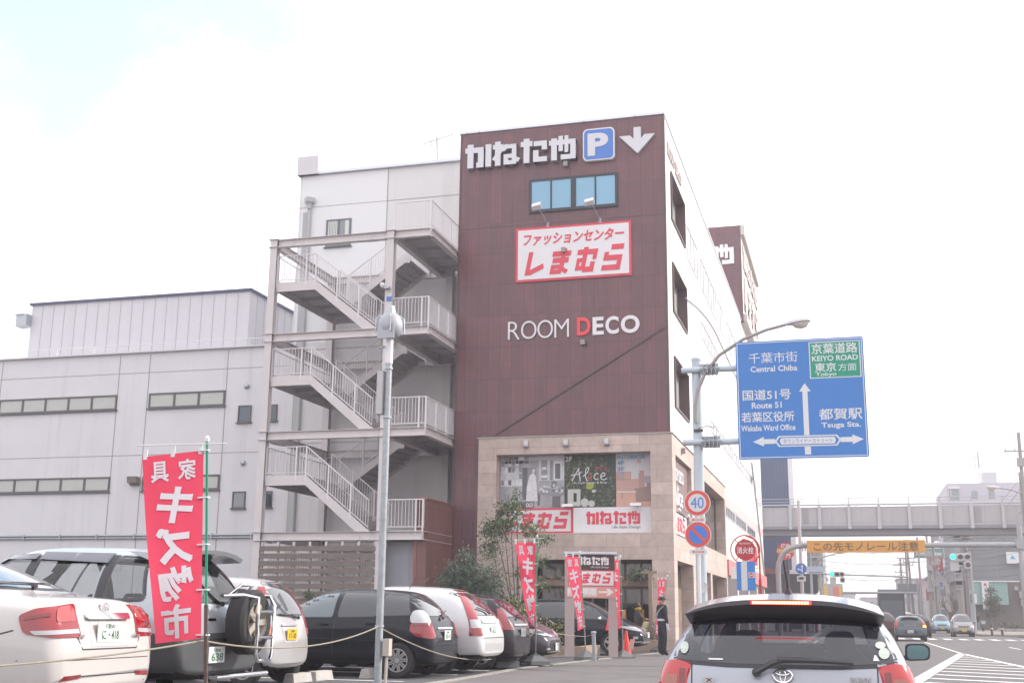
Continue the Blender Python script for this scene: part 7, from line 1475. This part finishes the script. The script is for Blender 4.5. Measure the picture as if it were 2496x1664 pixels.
s = thing('pedestrian_signal', 'white pedestrian signal head on a pole in front of the mint panels', 'traffic light', (11.16,122.2,3)); g = MB(); g.cyl((11.0,122.4,0),(11.0,122.4,3.9),.07,.07,8); PO(g, 'post', steel, s); g = MB(); g.box(11.05,11.5,122.0,122.3,2.7,3.55); PO(g, 'housing', whiteL, s); g = MB(); g.box(10.95,11.05,121.9,122.2,3.1,3.5); g.box(10.95,11.05,121.9,122.2,2.7,3.05); PO(g, 'visor', mat('charcoal', (.045,.042,.048)), s)
s = thing('post_box', 'red box standing on the far pavement behind the silver kei car', 'box', (11,125.8,0)); g = MB(); g.prism(rrect(10.75,.5,11.25,1.75,.1), (0,125.9,0), UX, UZ, FN*.35); PO(g, 'body', redL, s); g = MB(); g.cyl((11,125.75,0),(11,125.75,.5),.08,.08,8); PO(g, 'leg', steel, s)
for x, y, l in ((9.62,93.1,'left dark bollard of the pair on the right pavement'),(10.4,93.9,'right dark bollard of the pair on the right pavement')):
    s = thing('bollard', l, 'bollard', (x,y,.12), group='dark bollards on the right pavement'); g = MB(); g.lathe([(0,.09),(.7,.085),(.78,.06),(.8,0)], (x,y,.1), (0,0,1), 12); PO(g, 'post', mat('bollard_dark', (.06,.06,.065), .5), s, smooth=True); g = MB(); g.cyl((x,y,.55),(x,y,.62),.092,.092,12); PO(g, 'reflector', whiteL, s)
# wires
wm = mat('wire_black', (.04,.04,.045), .6)
WG = 'overhead wires above the road'
def wire(a, b, d, label='thin dark overhead wire strung between poles across the far sky', r=.014, grp=WG):
    s = thing('overhead_wire', label, 'wire', a, 0, grp); g = MB(); g.tube(sag(a, b, d, 20), r, 5); PO(g, 'strand', wm, s)
for a, b, d in (((-3.15,136.5,8.3),(6.7,123.6,8.2),.5),((-3.15,136.5,7.4),(6.7,123.6,7.2),.6),((-3.1,136.5,6.7),(8,124,6.6),.6),((6.6,123.6,8.8),(7.0,160.5,8.7),.5),((7.4,123.5,8.4),(10.3,124.5,8.9),.3),((8.0,124,9.3),(10.3,124.5,8.2),.3),((10.3,124.5,9),(13.75,102.3,12.5),.6),((11.1,125,8.6),(13.75,102.3,11.8),.7),((10.3,124.5,7.5),(13.75,102.3,10),.8),((-3.2,105.6,6.0),(-3.15,136.5,8.1),.5),((-3.15,136.5,8.6),(7.0,160.5,8.2),.9),((12.7,102.3,14.8),(9.5,60,14.2),.6),((-3.15,136.5,6.1),(6.7,171,6.5),.6),((6.7,171,8.2),(7.6,161,8.2),.1),((7.5,123.5,7.2),(6.65,123.6,7.4),.05),((7.5,123.6,6.2),(10.3,124.5,6.7),.5)): wire(a, b, d)
for k, (z, zb) in enumerate(((16.5,15.2),(15.6,14.2),(14.6,13.2))): wire((-75,62,z+3.4), (-30,150,z+9.5), .8, 'faint wire crossing the sky left of the grey rooftop block', .02, 'faint wires at the left edge of the sky')
rw = random.Random(40)
for k in range(14):
    z = 5.6+k*.28; wire((-3.15,136.5,min(8.9,z)), (7.6 if k%2 else 10.3, 161 if k%2 else 124.5, z+rw.uniform(-.3,.6)), rw.uniform(.2,.7))
for k in range(8): z = 5.2+k*.5; wire((10.3,124.5,z), (18,112,z+rw.uniform(.3,1.6)), rw.uniform(.2,.5))
wire((-3.3,28.85,5.85), (12,70,10.6), .2, 'single thin wire crossing in front of the big blue direction sign', .006, None)

# ================================================================ TREES AND PLANTS
def leafm(name, c): return mat(name, c, .55, var=(1.5,.25))
def foliage(name, root, clumps, n, L, Wd, mats, seed, droop=.35, up=0.):
    rr = random.Random(seed); g = MB(); tot = sum(c[3]*c[4]*c[5] for c in clumps)
    for (cx, cy, cz, rx, ry, rz_) in [c[:6] for c in clumps]:
        k = int(n*rx*ry*rz_/tot); tw = []
        for i in range(max(8, k//9)):
            while True:
                u = Vector((rr.uniform(-1,1), rr.uniform(-1,1), rr.uniform(-1,1)))
                if .15 < u.length < 1: break
            u = u*(.55+.45*u.length); tw.append(Vector((cx+u.x*rx, cy+u.y*ry, cz+u.z*rz_)))
        for t in tw:
            m = rr.choice((0,0,1,1,2)); ax = Vector((rr.uniform(-1,1), rr.uniform(-1,1), rr.uniform(-.7,.4)+up)).normalized()
            for j in range(9):
                p = t+ax*(j-4)*L*.55+Vector((rr.gauss(0,1),rr.gauss(0,1),rr.gauss(0,1)))*L*.35
                d = (ax*.5+Vector((rr.uniform(-1,1), rr.uniform(-1,1), rr.uniform(-1,.6)-droop+up))).normalized(); q = d.cross(Vector((rr.uniform(-1,1),rr.uniform(-1,1),rr.uniform(-1,1)))).normalized()
                a = L*rr.uniform(.7,1.3); b = Wd*rr.uniform(.7,1.3)
                g.add([p, p+d*a*.5+q*b, p+d*a, p+d*a*.5-q*b], [(0,1,2,3)], m)
    return PO(g, name, mats, root)
gl = [leafm('leaf_dark', (.055,.09,.04)), leafm('leaf_mid', (.10,.15,.06)), leafm('leaf_light', (.17,.22,.09))]
bark = mat('bark', (.17,.14,.12), .9, var=(12,.3))
t = thing('tree', 'slender multi-stemmed evergreen tree in front of the red and white kana board', 'tree', (-10.3,37.1,.12))
crown = [(-10.9,36.6,3.9,.62,.5,.5),(-10.35,36.4,4.55,.55,.5,.42),(-9.75,36.7,3.95,.5,.5,.3),(-11.05,36.7,3.3,.42,.4,.4),(-9.35,36.8,3.65,.45,.4,.22),(-10.6,36.5,4.2,.5,.5,.4),(-10.1,36.4,4.95,.28,.3,.22),(-9.5,36.9,2.95,.3,.3,.35),(-9.35,36.9,2.15,.22,.25,.3),(-9.45,36.9,1.6,.2,.2,.25),(-10.2,36.9,2.6,.25,.3,.4),(-11.1,36.8,2.6,.2,.2,.25)]
g = MB(); rr = random.Random(11)
for i, c in enumerate(crown):
    b0 = Vector((-10.25+rr.uniform(-.16,.16), 37.05+rr.uniform(-.1,.1), .1)); e = Vector(c[:3]); m1 = b0.lerp(e, .4); m1.x = b0.x+(e.x-b0.x)*.22; m2 = b0.lerp(e, .72); m2.x = b0.x+(e.x-b0.x)*.6
    g.tube([b0, m1, m2, e], .032, 6, r1=.008)
    for k in range(5): f = rr.uniform(.5,.95); p = m1.lerp(e, f); g.tube([p, p+Vector((rr.uniform(-.4,.4),rr.uniform(-.3,.3),rr.uniform(.0,.4)))], .009, 4, r1=.004)
PO(g, 'trunk', bark, t, smooth=True); foliage('crown', t, [(a,b,c_,d*.92,e,f*.85) for a,b,c_,d,e,f in crown[:9]+crown[10:11]], 3500, .1, .021, gl, 5); rescale(t, 1.06)
t = thing('shrub', 'feathery blue-green conifer shrub beside the low red-brown wall', 'shrub', (-11.2,34.3,.15))
cl = [(-11.1,34.2,2.3,.55,.5,.8),(-11.5,34.1,1.8,.55,.5,.7),(-10.7,34.3,2.0,.5,.5,.7),(-10.3,34.3,1.9,.45,.4,.75),(-11.95,34,1.5,.35,.4,.5),(-11.1,34.2,2.95,.2,.2,.4),(-10.25,34.3,2.5,.2,.2,.3),(-12.2,33.9,1.75,.22,.25,.3),(-11.6,34.0,2.4,.2,.2,.4)]
bg_ = [leafm('needle_dark', (.05,.085,.06)), leafm('needle_mid', (.09,.13,.09)), leafm('needle_light', (.15,.19,.135))]
g = MB(); rr = random.Random(2)
for c in cl: g.tube([(-11.1+rr.uniform(-.2,.2),34.3,.1),(c[0],c[1],c[2]*.6),(c[0],c[1],c[2]+c[5]*.6)], .03, 5, r1=.006)
PO(g, 'stem', bark, t); foliage('crown', t, cl, 11000, .12, .011, bg_, 6, droop=-.1, up=.45)
t = thing('hedge', 'yellow-green clipped hedge behind the dark hatchback', 'hedge', (-9.5,34.5,.2))
foliage('leaves', t, [(-9.5,34.2,1.0,.6,.5,.75),(-9.0,34.4,.8,.5,.5,.6),(-8.4,35,.7,.5,.5,.5),(-9.7,34.3,1.55,.25,.3,.25)], 2600, .07, .025, [leafm('hedge_dark', (.08,.08,.025)), leafm('hedge_mid', (.15,.14,.035)), leafm('hedge_light', (.24,.21,.05))], 9, droop=0)
g = MB(); [g.tube([(-9.6+i*.3,34.4,.15),(-9.5+i*.3,34.3,1.2)], .02, 5) for i in range(4)]; PO(g, 'stem', bark, t)
t = thing('shrub', 'dense dark shrubs behind the white estate car, under the slender tree', 'shrub', (-10.8,35.8,.15))
foliage('leaves', t, [(-10.5,34.6,1.2,.6,.45,.9),(-9.9,34.7,1.1,.5,.4,.9),(-11.3,34.7,1.0,.5,.4,.8),(-9.6,34.8,1.7,.3,.3,.4)], 2200, .1, .022, gl, 21); g = MB(); [g.tube([(-11.1+i*.4,34.7,.12),(-11.0+i*.4,34.6,1.4)], .025, 5) for i in range(4)]; PO(g, 'stem', bark, t)
t = thing('hanging_plant', 'hanging plant on the pergola beam by the shop door', 'plant', (-7.0,41.6,2.6)); foliage('leaves', t, [(-7.05,41.55,2.72,.38,.22,.18),(-7.3,41.6,2.6,.2,.2,.14)], 700, .09, .025, [leafm('grey_leaf', (.12,.14,.11)), gl[1], leafm('grey_leaf_light', (.25,.27,.22))], 4); g = MB(); g.lathe([(0,.1),(.14,.16),(.15,0)], (-7.05,41.6,2.5), (0,0,1), 12); PO(g, 'pot', mat('pot_dark', (.05,.05,.045), .7), t)
t = thing('shrub', 'low bare-twigged shrub beside the wooden post at the store corner', 'shrub', (-6.35,40.2,.12)); foliage('leaves', t, [(-6.3,40.2,.65,.3,.3,.5)], 380, .07, .02, [leafm('dry_leaf', (.12,.1,.07)), gl[0], leafm('dry_leaf_light', (.2,.16,.11))], 8); g = MB(); rr = random.Random(5); [g.tube([(-6.3,40.2,.1),(-6.3+rr.uniform(-.3,.3),40.2+rr.uniform(-.2,.2),rr.uniform(.7,1.2))], .01, 4) for i in range(12)]; PO(g, 'twigs', bark, t)
s = thing('timber_post', 'light timber post at the store corner in front of the shop windows', 'post', (-6.55,40.6,.12)); g = MB(); g.box(-6.6,-6.48,40.5,40.62,.1,2.66); PO(g, 'post', mat('light_timber', (.27,.2,.15), .8, var=(6,.2)), s); g = MB(); g.box(-6.85,-6.3,40.5,40.62,2.66,2.76); PO(g, 'head', MATS['light_timber'], s)
s = thing('planter_kerb', 'low tan stone kerb of the planting bed at the store front', 'kerb', (-9,36,.1)); g = MB(); g.box(-12.8,-7.2,33.2,33.45,.08,.42); g.box(-7.45,-7.2,33.46,35.2,.08,.42); g.box(-7.1,-6.1,39.6,39.8,.05,.5); PO(g, 'stone', mat('tan_stone', (.36,.27,.2), .85, var=(5,.25)), s)
for x, z, l, kk in ((-19.95,1.85,'upright','left'),(-18.3,1.62,'trailing','middle'),(-17.15,1.5,'small','right')):
    t = thing('potted_plant', l+' green plant in a box hung on the timber screen, the '+kk+' one', 'plant', (x,38.8,z), group='plants hung on the timber screen')
    foliage('leaves', t, [(x,38.7,z+.2,.22,.12,.3 if kk == 'left' else .16)], 260, .09, .02, gl, 31); g = MB(); g.prism([(-.22,0),(.22,0),(.27,.22),(-.27,.22)], (x,38.84,z-.22), UX, UZ, FN*.2); PO(g, 'pot', mat('terracotta', (.3,.14,.09), .8), t)
# far trees
def bare(label, x, y, h, seed, spread=1.2):
    t = thing('tree', label, 'tree', (x,y,0)); g = MB(); rr = random.Random(seed)
    def br(p, d, L, r, k):
        e = p+d*L; g.tube([p, p.lerp(e,.5)+Vector((rr.gauss(0,.04),rr.gauss(0,.04),0))*L, e], r, 5, r1=r*.6)
        if k:
            for i in range(4 if k > 2 else 3): br(p.lerp(e, rr.uniform(.55,1)), (d+Vector((rr.uniform(-1,1),rr.uniform(-1,1),rr.uniform(-.1,.7)))*.75*spread).normalized(), L*rr.uniform(.55,.75), r*.55, k-1)
    br(Vector((x,y,0)), Vector((.04,0,1)), h*.34, .16, 4); PO(g, 'trunk', mat('bare_bark', (.13,.11,.1), .9), t, smooth=True); return t
bare('bare winter street tree behind the oncoming kei cars', 9.6, 131, 5.6, 4)
t = thing('tree', 'thin leafy street tree in front of the mint panels on the right pavement', 'tree', (12.9,122.8,.1)); g = MB(); g.tube([(12.95,122.8,.1),(12.9,122.8,2),(12.85,122.7,4)], .06, 6, r1=.02); rr = random.Random(3)
for k in range(14): z = rr.uniform(1,3.8); g.tube([(12.9,122.8,z),(12.9+rr.uniform(-.6,.6),122.8+rr.uniform(-.5,.5),z+.5)], .015, 4)
PO(g, 'trunk', bark, t); foliage('crown', t, [(12.85,122.7,3.9,.4,.4,.5),(12.7,122.7,2.9,.6,.5,.7),(13.2,122.8,2.2,.6,.5,.6),(12.6,122.8,1.7,.5,.5,.6),(13.3,122.8,3.0,.4,.4,.5)], 2600, .14, .045, [leafm('olive_dark', (.07,.08,.05)), leafm('olive_mid', (.11,.12,.075)), leafm('olive_light', (.17,.17,.11))], 14)
t = thing('hedge', 'low clipped hedge along the right pavement behind the bollards', 'hedge', (14.5,121,.1)); foliage('leaves', t, [(13.6+i*.9,121.5,.5,.6,.5,.5) for i in range(8)], 3400, .12, .05, [leafm('olive_dark',(.07,.08,.05)), leafm('olive_mid',(.1,.1,.07)), leafm('olive_light',(.15,.15,.1))], 15, droop=0); g = MB(); g.box(13,20.5,121.0,121.15,.1,.4); PO(g, 'kerb', conc, t)
# distant wood on the skyline
g = MB(); rr = random.Random(77)
for i in range(2600):
    x = rr.uniform(-60,60); y = rr.uniform(520,600); h = 5+2.5*math.sin(x*.07)+2*math.sin(x*.19+1)+rr.uniform(-2,1.2); c = Vector((x,y,rr.uniform(.5,max(2,h))))
    for k in range(5): d = Vector((rr.uniform(-1,1),rr.uniform(-.6,.6),rr.uniform(-1,1)))*1.3; e = Vector((rr.uniform(-1,1),0,rr.uniform(-1,1)))*.8; g.add([c+d, c+d+e, c+d+Vector((e.z,0,-e.x))], [(0,1,2)])
tag(g.build('distant_wood', mat('far_foliage', (.09,.1,.085), .9)), 'low hazy line of distant trees on the skyline at the end of the road', 'wood', None, 'stuff')
# ================================================================ PEOPLE
skinm = mat('skin', (.42,.25,.19), .55)
def person(label, loc, rz, J, mats, split, group=None):
    """J: joint name -> (position, radius); one skinned surface; split(face centre) -> material index"""
    t = thing('person', label, 'person', loc, rz, group)
    order = ['pelvis','waist','chest','neck','head','crown','lsh','lel','lwr','lpalm','rsh','rel','rwr','rpalm','lhip','lkn','lan','lto','rhip','rkn','ran','rto']
    par = dict(waist='pelvis',chest='waist',neck='chest',head='neck',crown='head',lsh='chest',lel='lsh',lwr='lel',lpalm='lwr',rsh='chest',rel='rsh',rwr='rel',rpalm='rwr',lhip='pelvis',lkn='lhip',lan='lkn',lto='lan',rhip='pelvis',rkn='rhip',ran='rkn',rto='ran')
    V = [J[k][0] for k in order]; Rr = [J[k][1] for k in order]; E = [(order.index(par[k]), i) for i, k in enumerate(order) if k in par]
    for h in ('l','r'):    # five fingers
        w_, p = Vector(J[h+'wr'][0]), Vector(J[h+'palm'][0]); d = (p-w_).normalized(); sd_ = d.cross(Vector((0,1,0)) if abs(d.y) < .9 else Vector((1,0,0))).normalized(); fw = d.cross(sd_); ip = order.index(h+'palm')
        for k in range(4):
            q = p+d*.012+fw*(k-1.5)*.021; i0 = len(V); L = (.062,.074,.07,.055)[k]; V += [q+d*L*.5, q+d*L*.9+sd_*.02]; Rr += [.0095,.008]; E += [(ip,i0),(i0,i0+1)]
        i0 = len(V); q = w_.lerp(p,.5); V += [q+fw*.04+d*.02, q+fw*.05+d*.06]; Rr += [.011,.009]; E += [(order.index(h+'wr'),i0),(i0,i0+1)]
    me = bpy.data.meshes.new('p'); me.from_pydata([tuple(v) for v in V], E, []); o = bpy.data.objects.new('p', me); COL.objects.link(o)
    m = o.modifiers.new('k','SKIN'); m.use_smooth_shade = True; s_ = o.modifiers.new('s','SUBSURF'); s_.levels = 2; s_.render_levels = 2
    for i, sv in enumerate(me.skin_vertices[0].data):
        r = Rr[i]; sv.radius = r if isinstance(r, tuple) else (r, r); sv.use_root = (i == 0)
    dg = bpy.context.evaluated_depsgraph_get(); dg.update(); me2 = bpy.data.meshes.new_from_object(o.evaluated_get(dg)); bpy.data.objects.remove(o)
    me2.materials.clear(); [me2.materials.append(x) for x in mats]
    for p in me2.polygons: p.material_index = split(p.center); p.use_smooth = True
    me2.name = 'body'; b = bpy.data.objects.new('body', me2); COL.objects.link(b); b.parent = t; return t
def joints(h=1.7, **kw):   # relaxed standing figure facing +y
    k = h/1.7; J = dict(pelvis=((0,0,.93),(.155,.115)),waist=((0,0,1.06),(.145,.105)),chest=((0,0,1.30),(.175,.12)),neck=((0,.005,1.455),(.055,.055)),head=((0,.02,1.56),(.078,.092)),crown=((0,.01,1.65),(.065,.075)),
      lsh=((-.185,0,1.39),(.06,.06)),lel=((-.235,-.02,1.12),.048),lwr=((-.24,.05,.88),.032),lpalm=((-.24,.07,.81),(.034,.02)),rsh=((.185,0,1.39),(.06,.06)),rel=((.235,-.02,1.12),.048),rwr=((.24,.05,.88),.032),rpalm=((.24,.07,.81),(.034,.02)),
      lhip=((-.09,0,.86),(.09,.095)),lkn=((-.1,.01,.49),(.062,.065)),lan=((-.105,-.02,.1),(.045,.05)),lto=((-.115,.13,.035),(.042,.03)),rhip=((.09,0,.86),(.09,.095)),rkn=((.1,.01,.49),(.062,.065)),ran=((.105,-.02,.1),(.045,.05)),rto=((.115,.13,.035),(.042,.03)))
    J.update(kw); return {a: (Vector(p)*k, r) for a, (p, r) in J.items()}
def face_bits(t, k=1., hair=None, cap=None):
    g = MB(); g.lathe([(-.012,.004),(0,.012),(.018,.004)], (0,.11*k,1.55*k), (0,1,-.3), 8); g.build('nose', skinm, t)
    g = MB(); [g.lathe([(0,.009),(.004,.006)], (x*k,.098*k,1.585*k), (0,1,0), 8) for x in (-.032,.032)]; g.build('eyes', blk, t)
    g = MB(); g.box(-.024,.024,.092*k,.102*k,1.505*k,1.512*k); g.build('mouth', mat('lips', (.35,.13,.12), .5), t)
    g = MB(); [g.lathe([(-.012,.02),(0,.026),(.012,.01)], (x*k,.012,1.565*k), (1,0,0), 8) for x in (-.082,.082)]; g.build('ears', skinm, t)
def dome(t, name, m, c, rx, ry, rz_, cut=-.3, n=18, tilt=0):
    g = MB(); rows = 9; v = []
    for i in range(rows+1):
        th = (math.pi/2)-(math.pi/2-math.asin(cut))*i/rows
        for j in range(n): a = 2*math.pi*j/n; v.append((c[0]+rx*math.cos(th)*math.cos(a), c[1]+ry*math.cos(th)*math.sin(a)+tilt*math.sin(th), c[2]+rz_*math.sin(th)))
    g.add(v, [(i*n+j,i*n+(j+1)%n,(i+1)*n+(j+1)%n,(i+1)*n+j) for i in range(rows) for j in range(n)]); return g.build(name, m, t, smooth=True)
# guard
uni = mat('navy_uniform', (.02,.022,.035), .85, var=(8,.15)); glove = mat('white_glove', (.66,.66,.68), .8); shoe = mat('shoe_black', (.015,.015,.016), .4)
J = joints(1.72, lel=((-.25,.02,1.13),.06), lwr=((-.29,.10,.92),.045), lpalm=((-.30,.13,.855),(.036,.022)), rel=((.245,-.02,1.12),.06), rwr=((.25,.03,.86),.045), rpalm=((.25,.05,.79),(.036,.022)), chest=((0,0,1.30),(.195,.135)), waist=((0,0,1.06),(.165,.125)), pelvis=((0,0,.93),(.17,.13)), lkn=((-.1,.01,.49),(.085,.09)), rkn=((.1,.01,.49),(.085,.09)), lan=((-.1,-.02,.1),(.075,.085)), ran=((.1,-.02,.1),(.075,.085)), rsh=((.185,0,1.39),(.075,.075)), lsh=((-.185,0,1.39),(.075,.075)))
def sp_guard(c):
    if c.z > 1.48: return 0
    if abs(c.x) > .2 and c.z < .93 and c.z > .6: return 2
    if c.z < .085: return 3
    return 1
gd = person('guard in dark navy uniform and cap with a white sash, white belt and white gloves', (-5.47,36.0,.13), R(-50), J, [skinm, uni, glove, shoe], sp_guard)
k = 1.72/1.7; face_bits(gd, k); dome(gd, 'cap', uni, (0,.012,1.60*k), .105, .122, .095, -.05)
g = MB(); g.prism([(-.08,0),(.08,0),(.06,.09),(-.06,.09)], (0,.105,1.605*k), UX, Vector((0,1,-.15)), Vector((0,0,.01))); g.build('cap_peak', shoe, gd)
g = MB(); g.lathe([(-.03,.0),(-.03,1),(.03,1),(.03,.0)], (0,0,1.02*k), (0,0,1), 26); g.v = [(x*.178,y*.14,z) for x, y, z in g.v]; g.build('belt', glove, gd)
g = MB(); P = []
for i in range(29): a = 2*math.pi*i/28; P.append((.19*math.cos(a)*1.02, .148*math.sin(a), 1.22*k+.2*math.cos(a)))
for (a, b) in zip(P, P[1:]): g.bar(a, b, .045, .012, up=(0,0,1))
g.build('sash', glove, gd)
# woman with a yellow scarf
coat = mat('dark_coat', (.06,.05,.05), .9, var=(10,.2)); scarf = mat('mustard_scarf', (.48,.28,.03), .9, var=(20,.2)); hairm = mat('dark_hair', (.018,.014,.013), .6)
J = joints(1.6, rel=((.25,.08,1.16),.06), rwr=((.2,.27,1.1),.04), rpalm=((.18,.34,1.1),(.034,.02)), chest=((0,0,1.3),(.2,.15)), waist=((0,0,1.06),(.19,.15)), pelvis=((0,0,.9),(.2,.16)), lel=((-.25,-.02,1.12),.062), lwr=((-.26,.05,.88),.042))
wo = person('woman in a dark coat with a mustard scarf, walking right by the store corner', (-7.05,40.9,.11), R(-70), J, [skinm, coat, skinm, shoe], lambda c: 0 if c.z > 1.4 else (3 if c.z < .3 else (0 if abs(c.x) > .15 and c.y > .24 else 1)))
k = 1.6/1.7; face_bits(wo, k); dome(wo, 'hair', hairm, (0,-.015,1.585*k), .112, .118, .115, -.75)
g = MB(); g.tube([(.09*math.cos(a*.45),.075*math.sin(a*.45)+.01,1.385+.012*math.sin(a)) for a in range(15)], .045, 8); g.prism([(-.05,0),(.05,0),(.06,-.5),(-.05,-.5)], (.09,.165,1.36), UX, UZ, Vector((0,.03,0))); g.prism([(-.05,0),(.05,0),(.06,-.42),(-.05,-.42)], (-.05,.165,1.36), UX, UZ, Vector((0,.03,0))); g.build('scarf', scarf, wo, smooth=True)
s = thing('handbag', 'cream shoulder bag hanging at the hip of the woman with the mustard scarf', 'bag', (-6.72,40.75,.75)); g = MB(); g.lathe([(0,.05),(.05,.13),(.2,.16),(.32,.11),(.36,.03)], (-6.72,40.7,.72), (0,0,1), 14); PO(g, 'bag', mat('cream_leather', (.5,.42,.25), .6), s, smooth=True); g = MB(); g.tube([(-6.78,40.7,1.05),(-6.9,40.72,1.35),(-7.0,40.8,1.42),(-6.75,40.8,1.05)], .014, 6); PO(g, 'strap', mat('strap_tan', (.3,.2,.1), .6), s)
# person in tan top
tan = mat('tan_top', (.45,.2,.1), .85, var=(12,.2)); J = joints(1.58, chest=((0,0,1.3),(.19,.14)))
wb = person('long-haired person in an orange-tan top, partly hidden by the dark people carrier', (-7.55,41.0,.11), R(-80), J, [skinm, tan, uni, shoe], lambda c: 0 if c.z > 1.37 or (abs(c.x) > .2 and c.z < .84 and c.z > .5) else (1 if c.z > .8 else (3 if c.z < .08 else 2)))
k = 1.58/1.7; face_bits(wb, k); dome(wb, 'hair', hairm, (0,-.02,1.555*k), .11, .12, .15, -.95)
# cyclist far right
J = joints(1.62, lel=((-.26,.08,1.14),.05), lwr=((-.24,.28,1.0),.034), lpalm=((-.24,.35,.98),(.034,.02)), rel=((.26,.08,1.14),.05), rwr=((.24,.28,1.0),.034), rpalm=((.24,.35,.98),(.034,.02)))
cy = person('person in a dark jacket pushing a bicycle on the far right pavement', (11.05,118.3,.12), R(180), J, [skinm, coat, mat('pale_jeans', (.25,.3,.36), .8), shoe], lambda c: 0 if c.z > 1.4 or (c.y > .27 and c.z > .8) else (1 if c.z > .84 else (3 if c.z < .08 else 2)))
k = 1.62/1.7; face_bits(cy, k); dome(cy, 'hair', hairm, (0,-.015,1.6*k), .108, .115, .11, -.8)
s = thing('bicycle', 'bicycle with a pale front basket, pushed by the person in the dark jacket', 'bicycle', (11.4,117.6,.12)); bx = 11.42
for y in (117.1,118.2): g = MB(); g.tube([(bx,y+.32*math.cos(a*.3927),.45+.32*math.sin(a*.3927)) for a in range(17)], .022, 6); [g.tube([(bx,y,.45),(bx,y+.31*math.cos(a*.785),.45+.31*math.sin(a*.785))], .004, 3) for a in range(8)]; PO(g, 'wheel', tyre_m, s)
g = MB(); g.tube([(bx,118.2,.45),(bx,117.75,.42),(bx,117.3,.95),(bx,117.1,.45)], .02, 6); g.tube([(bx,117.75,.42),(bx,117.9,.95)], .018, 6); g.tube([(bx-.28,117.45,1.12),(bx,117.25,1.1),(bx+.28,117.45,1.12)], .014, 6); g.tube([(bx,117.3,.95),(bx,117.25,1.1)], .016, 6); g.box(bx-.07,bx+.07,117.8,118.05,.95,1.0); PO(g, 'frame', mat('bike_grey', (.3,.32,.34), .4, .4), s); g = MB(); g.prism([(-.15,0),(.15,0),(.19,.25),(-.19,.25)], (bx,117.15,.8), UX, UZ, FN*.28); PO(g, 'basket', mat('pale_basket', (.45,.52,.58), .6), s)
for px_, l in ((11.25,''),):
    pass
HAZE = 0.0013
# ================================================================ AIR
def haze(dens, col=(.90,.885,.97)):
    g = MB(); g.box(-75,75,-25,640,-1.1,30); m = bpy.data.materials.new('haze'); m.use_nodes = True; t = m.node_tree; t.nodes.clear()
    o = N(t, 'ShaderNodeOutputMaterial'); v = N(t, 'ShaderNodeVolumePrincipled'); v.inputs['Color'].default_value = (*col, 1); v.inputs['Density'].default_value = dens; v.inputs['Anisotropy'].default_value = .3
    t.links.new(v.outputs[0], o.inputs['Volume']); ob = g.build('haze', m); tag(ob, None, None, None, 'stuff'); return ob
if HAZE: haze(HAZE)
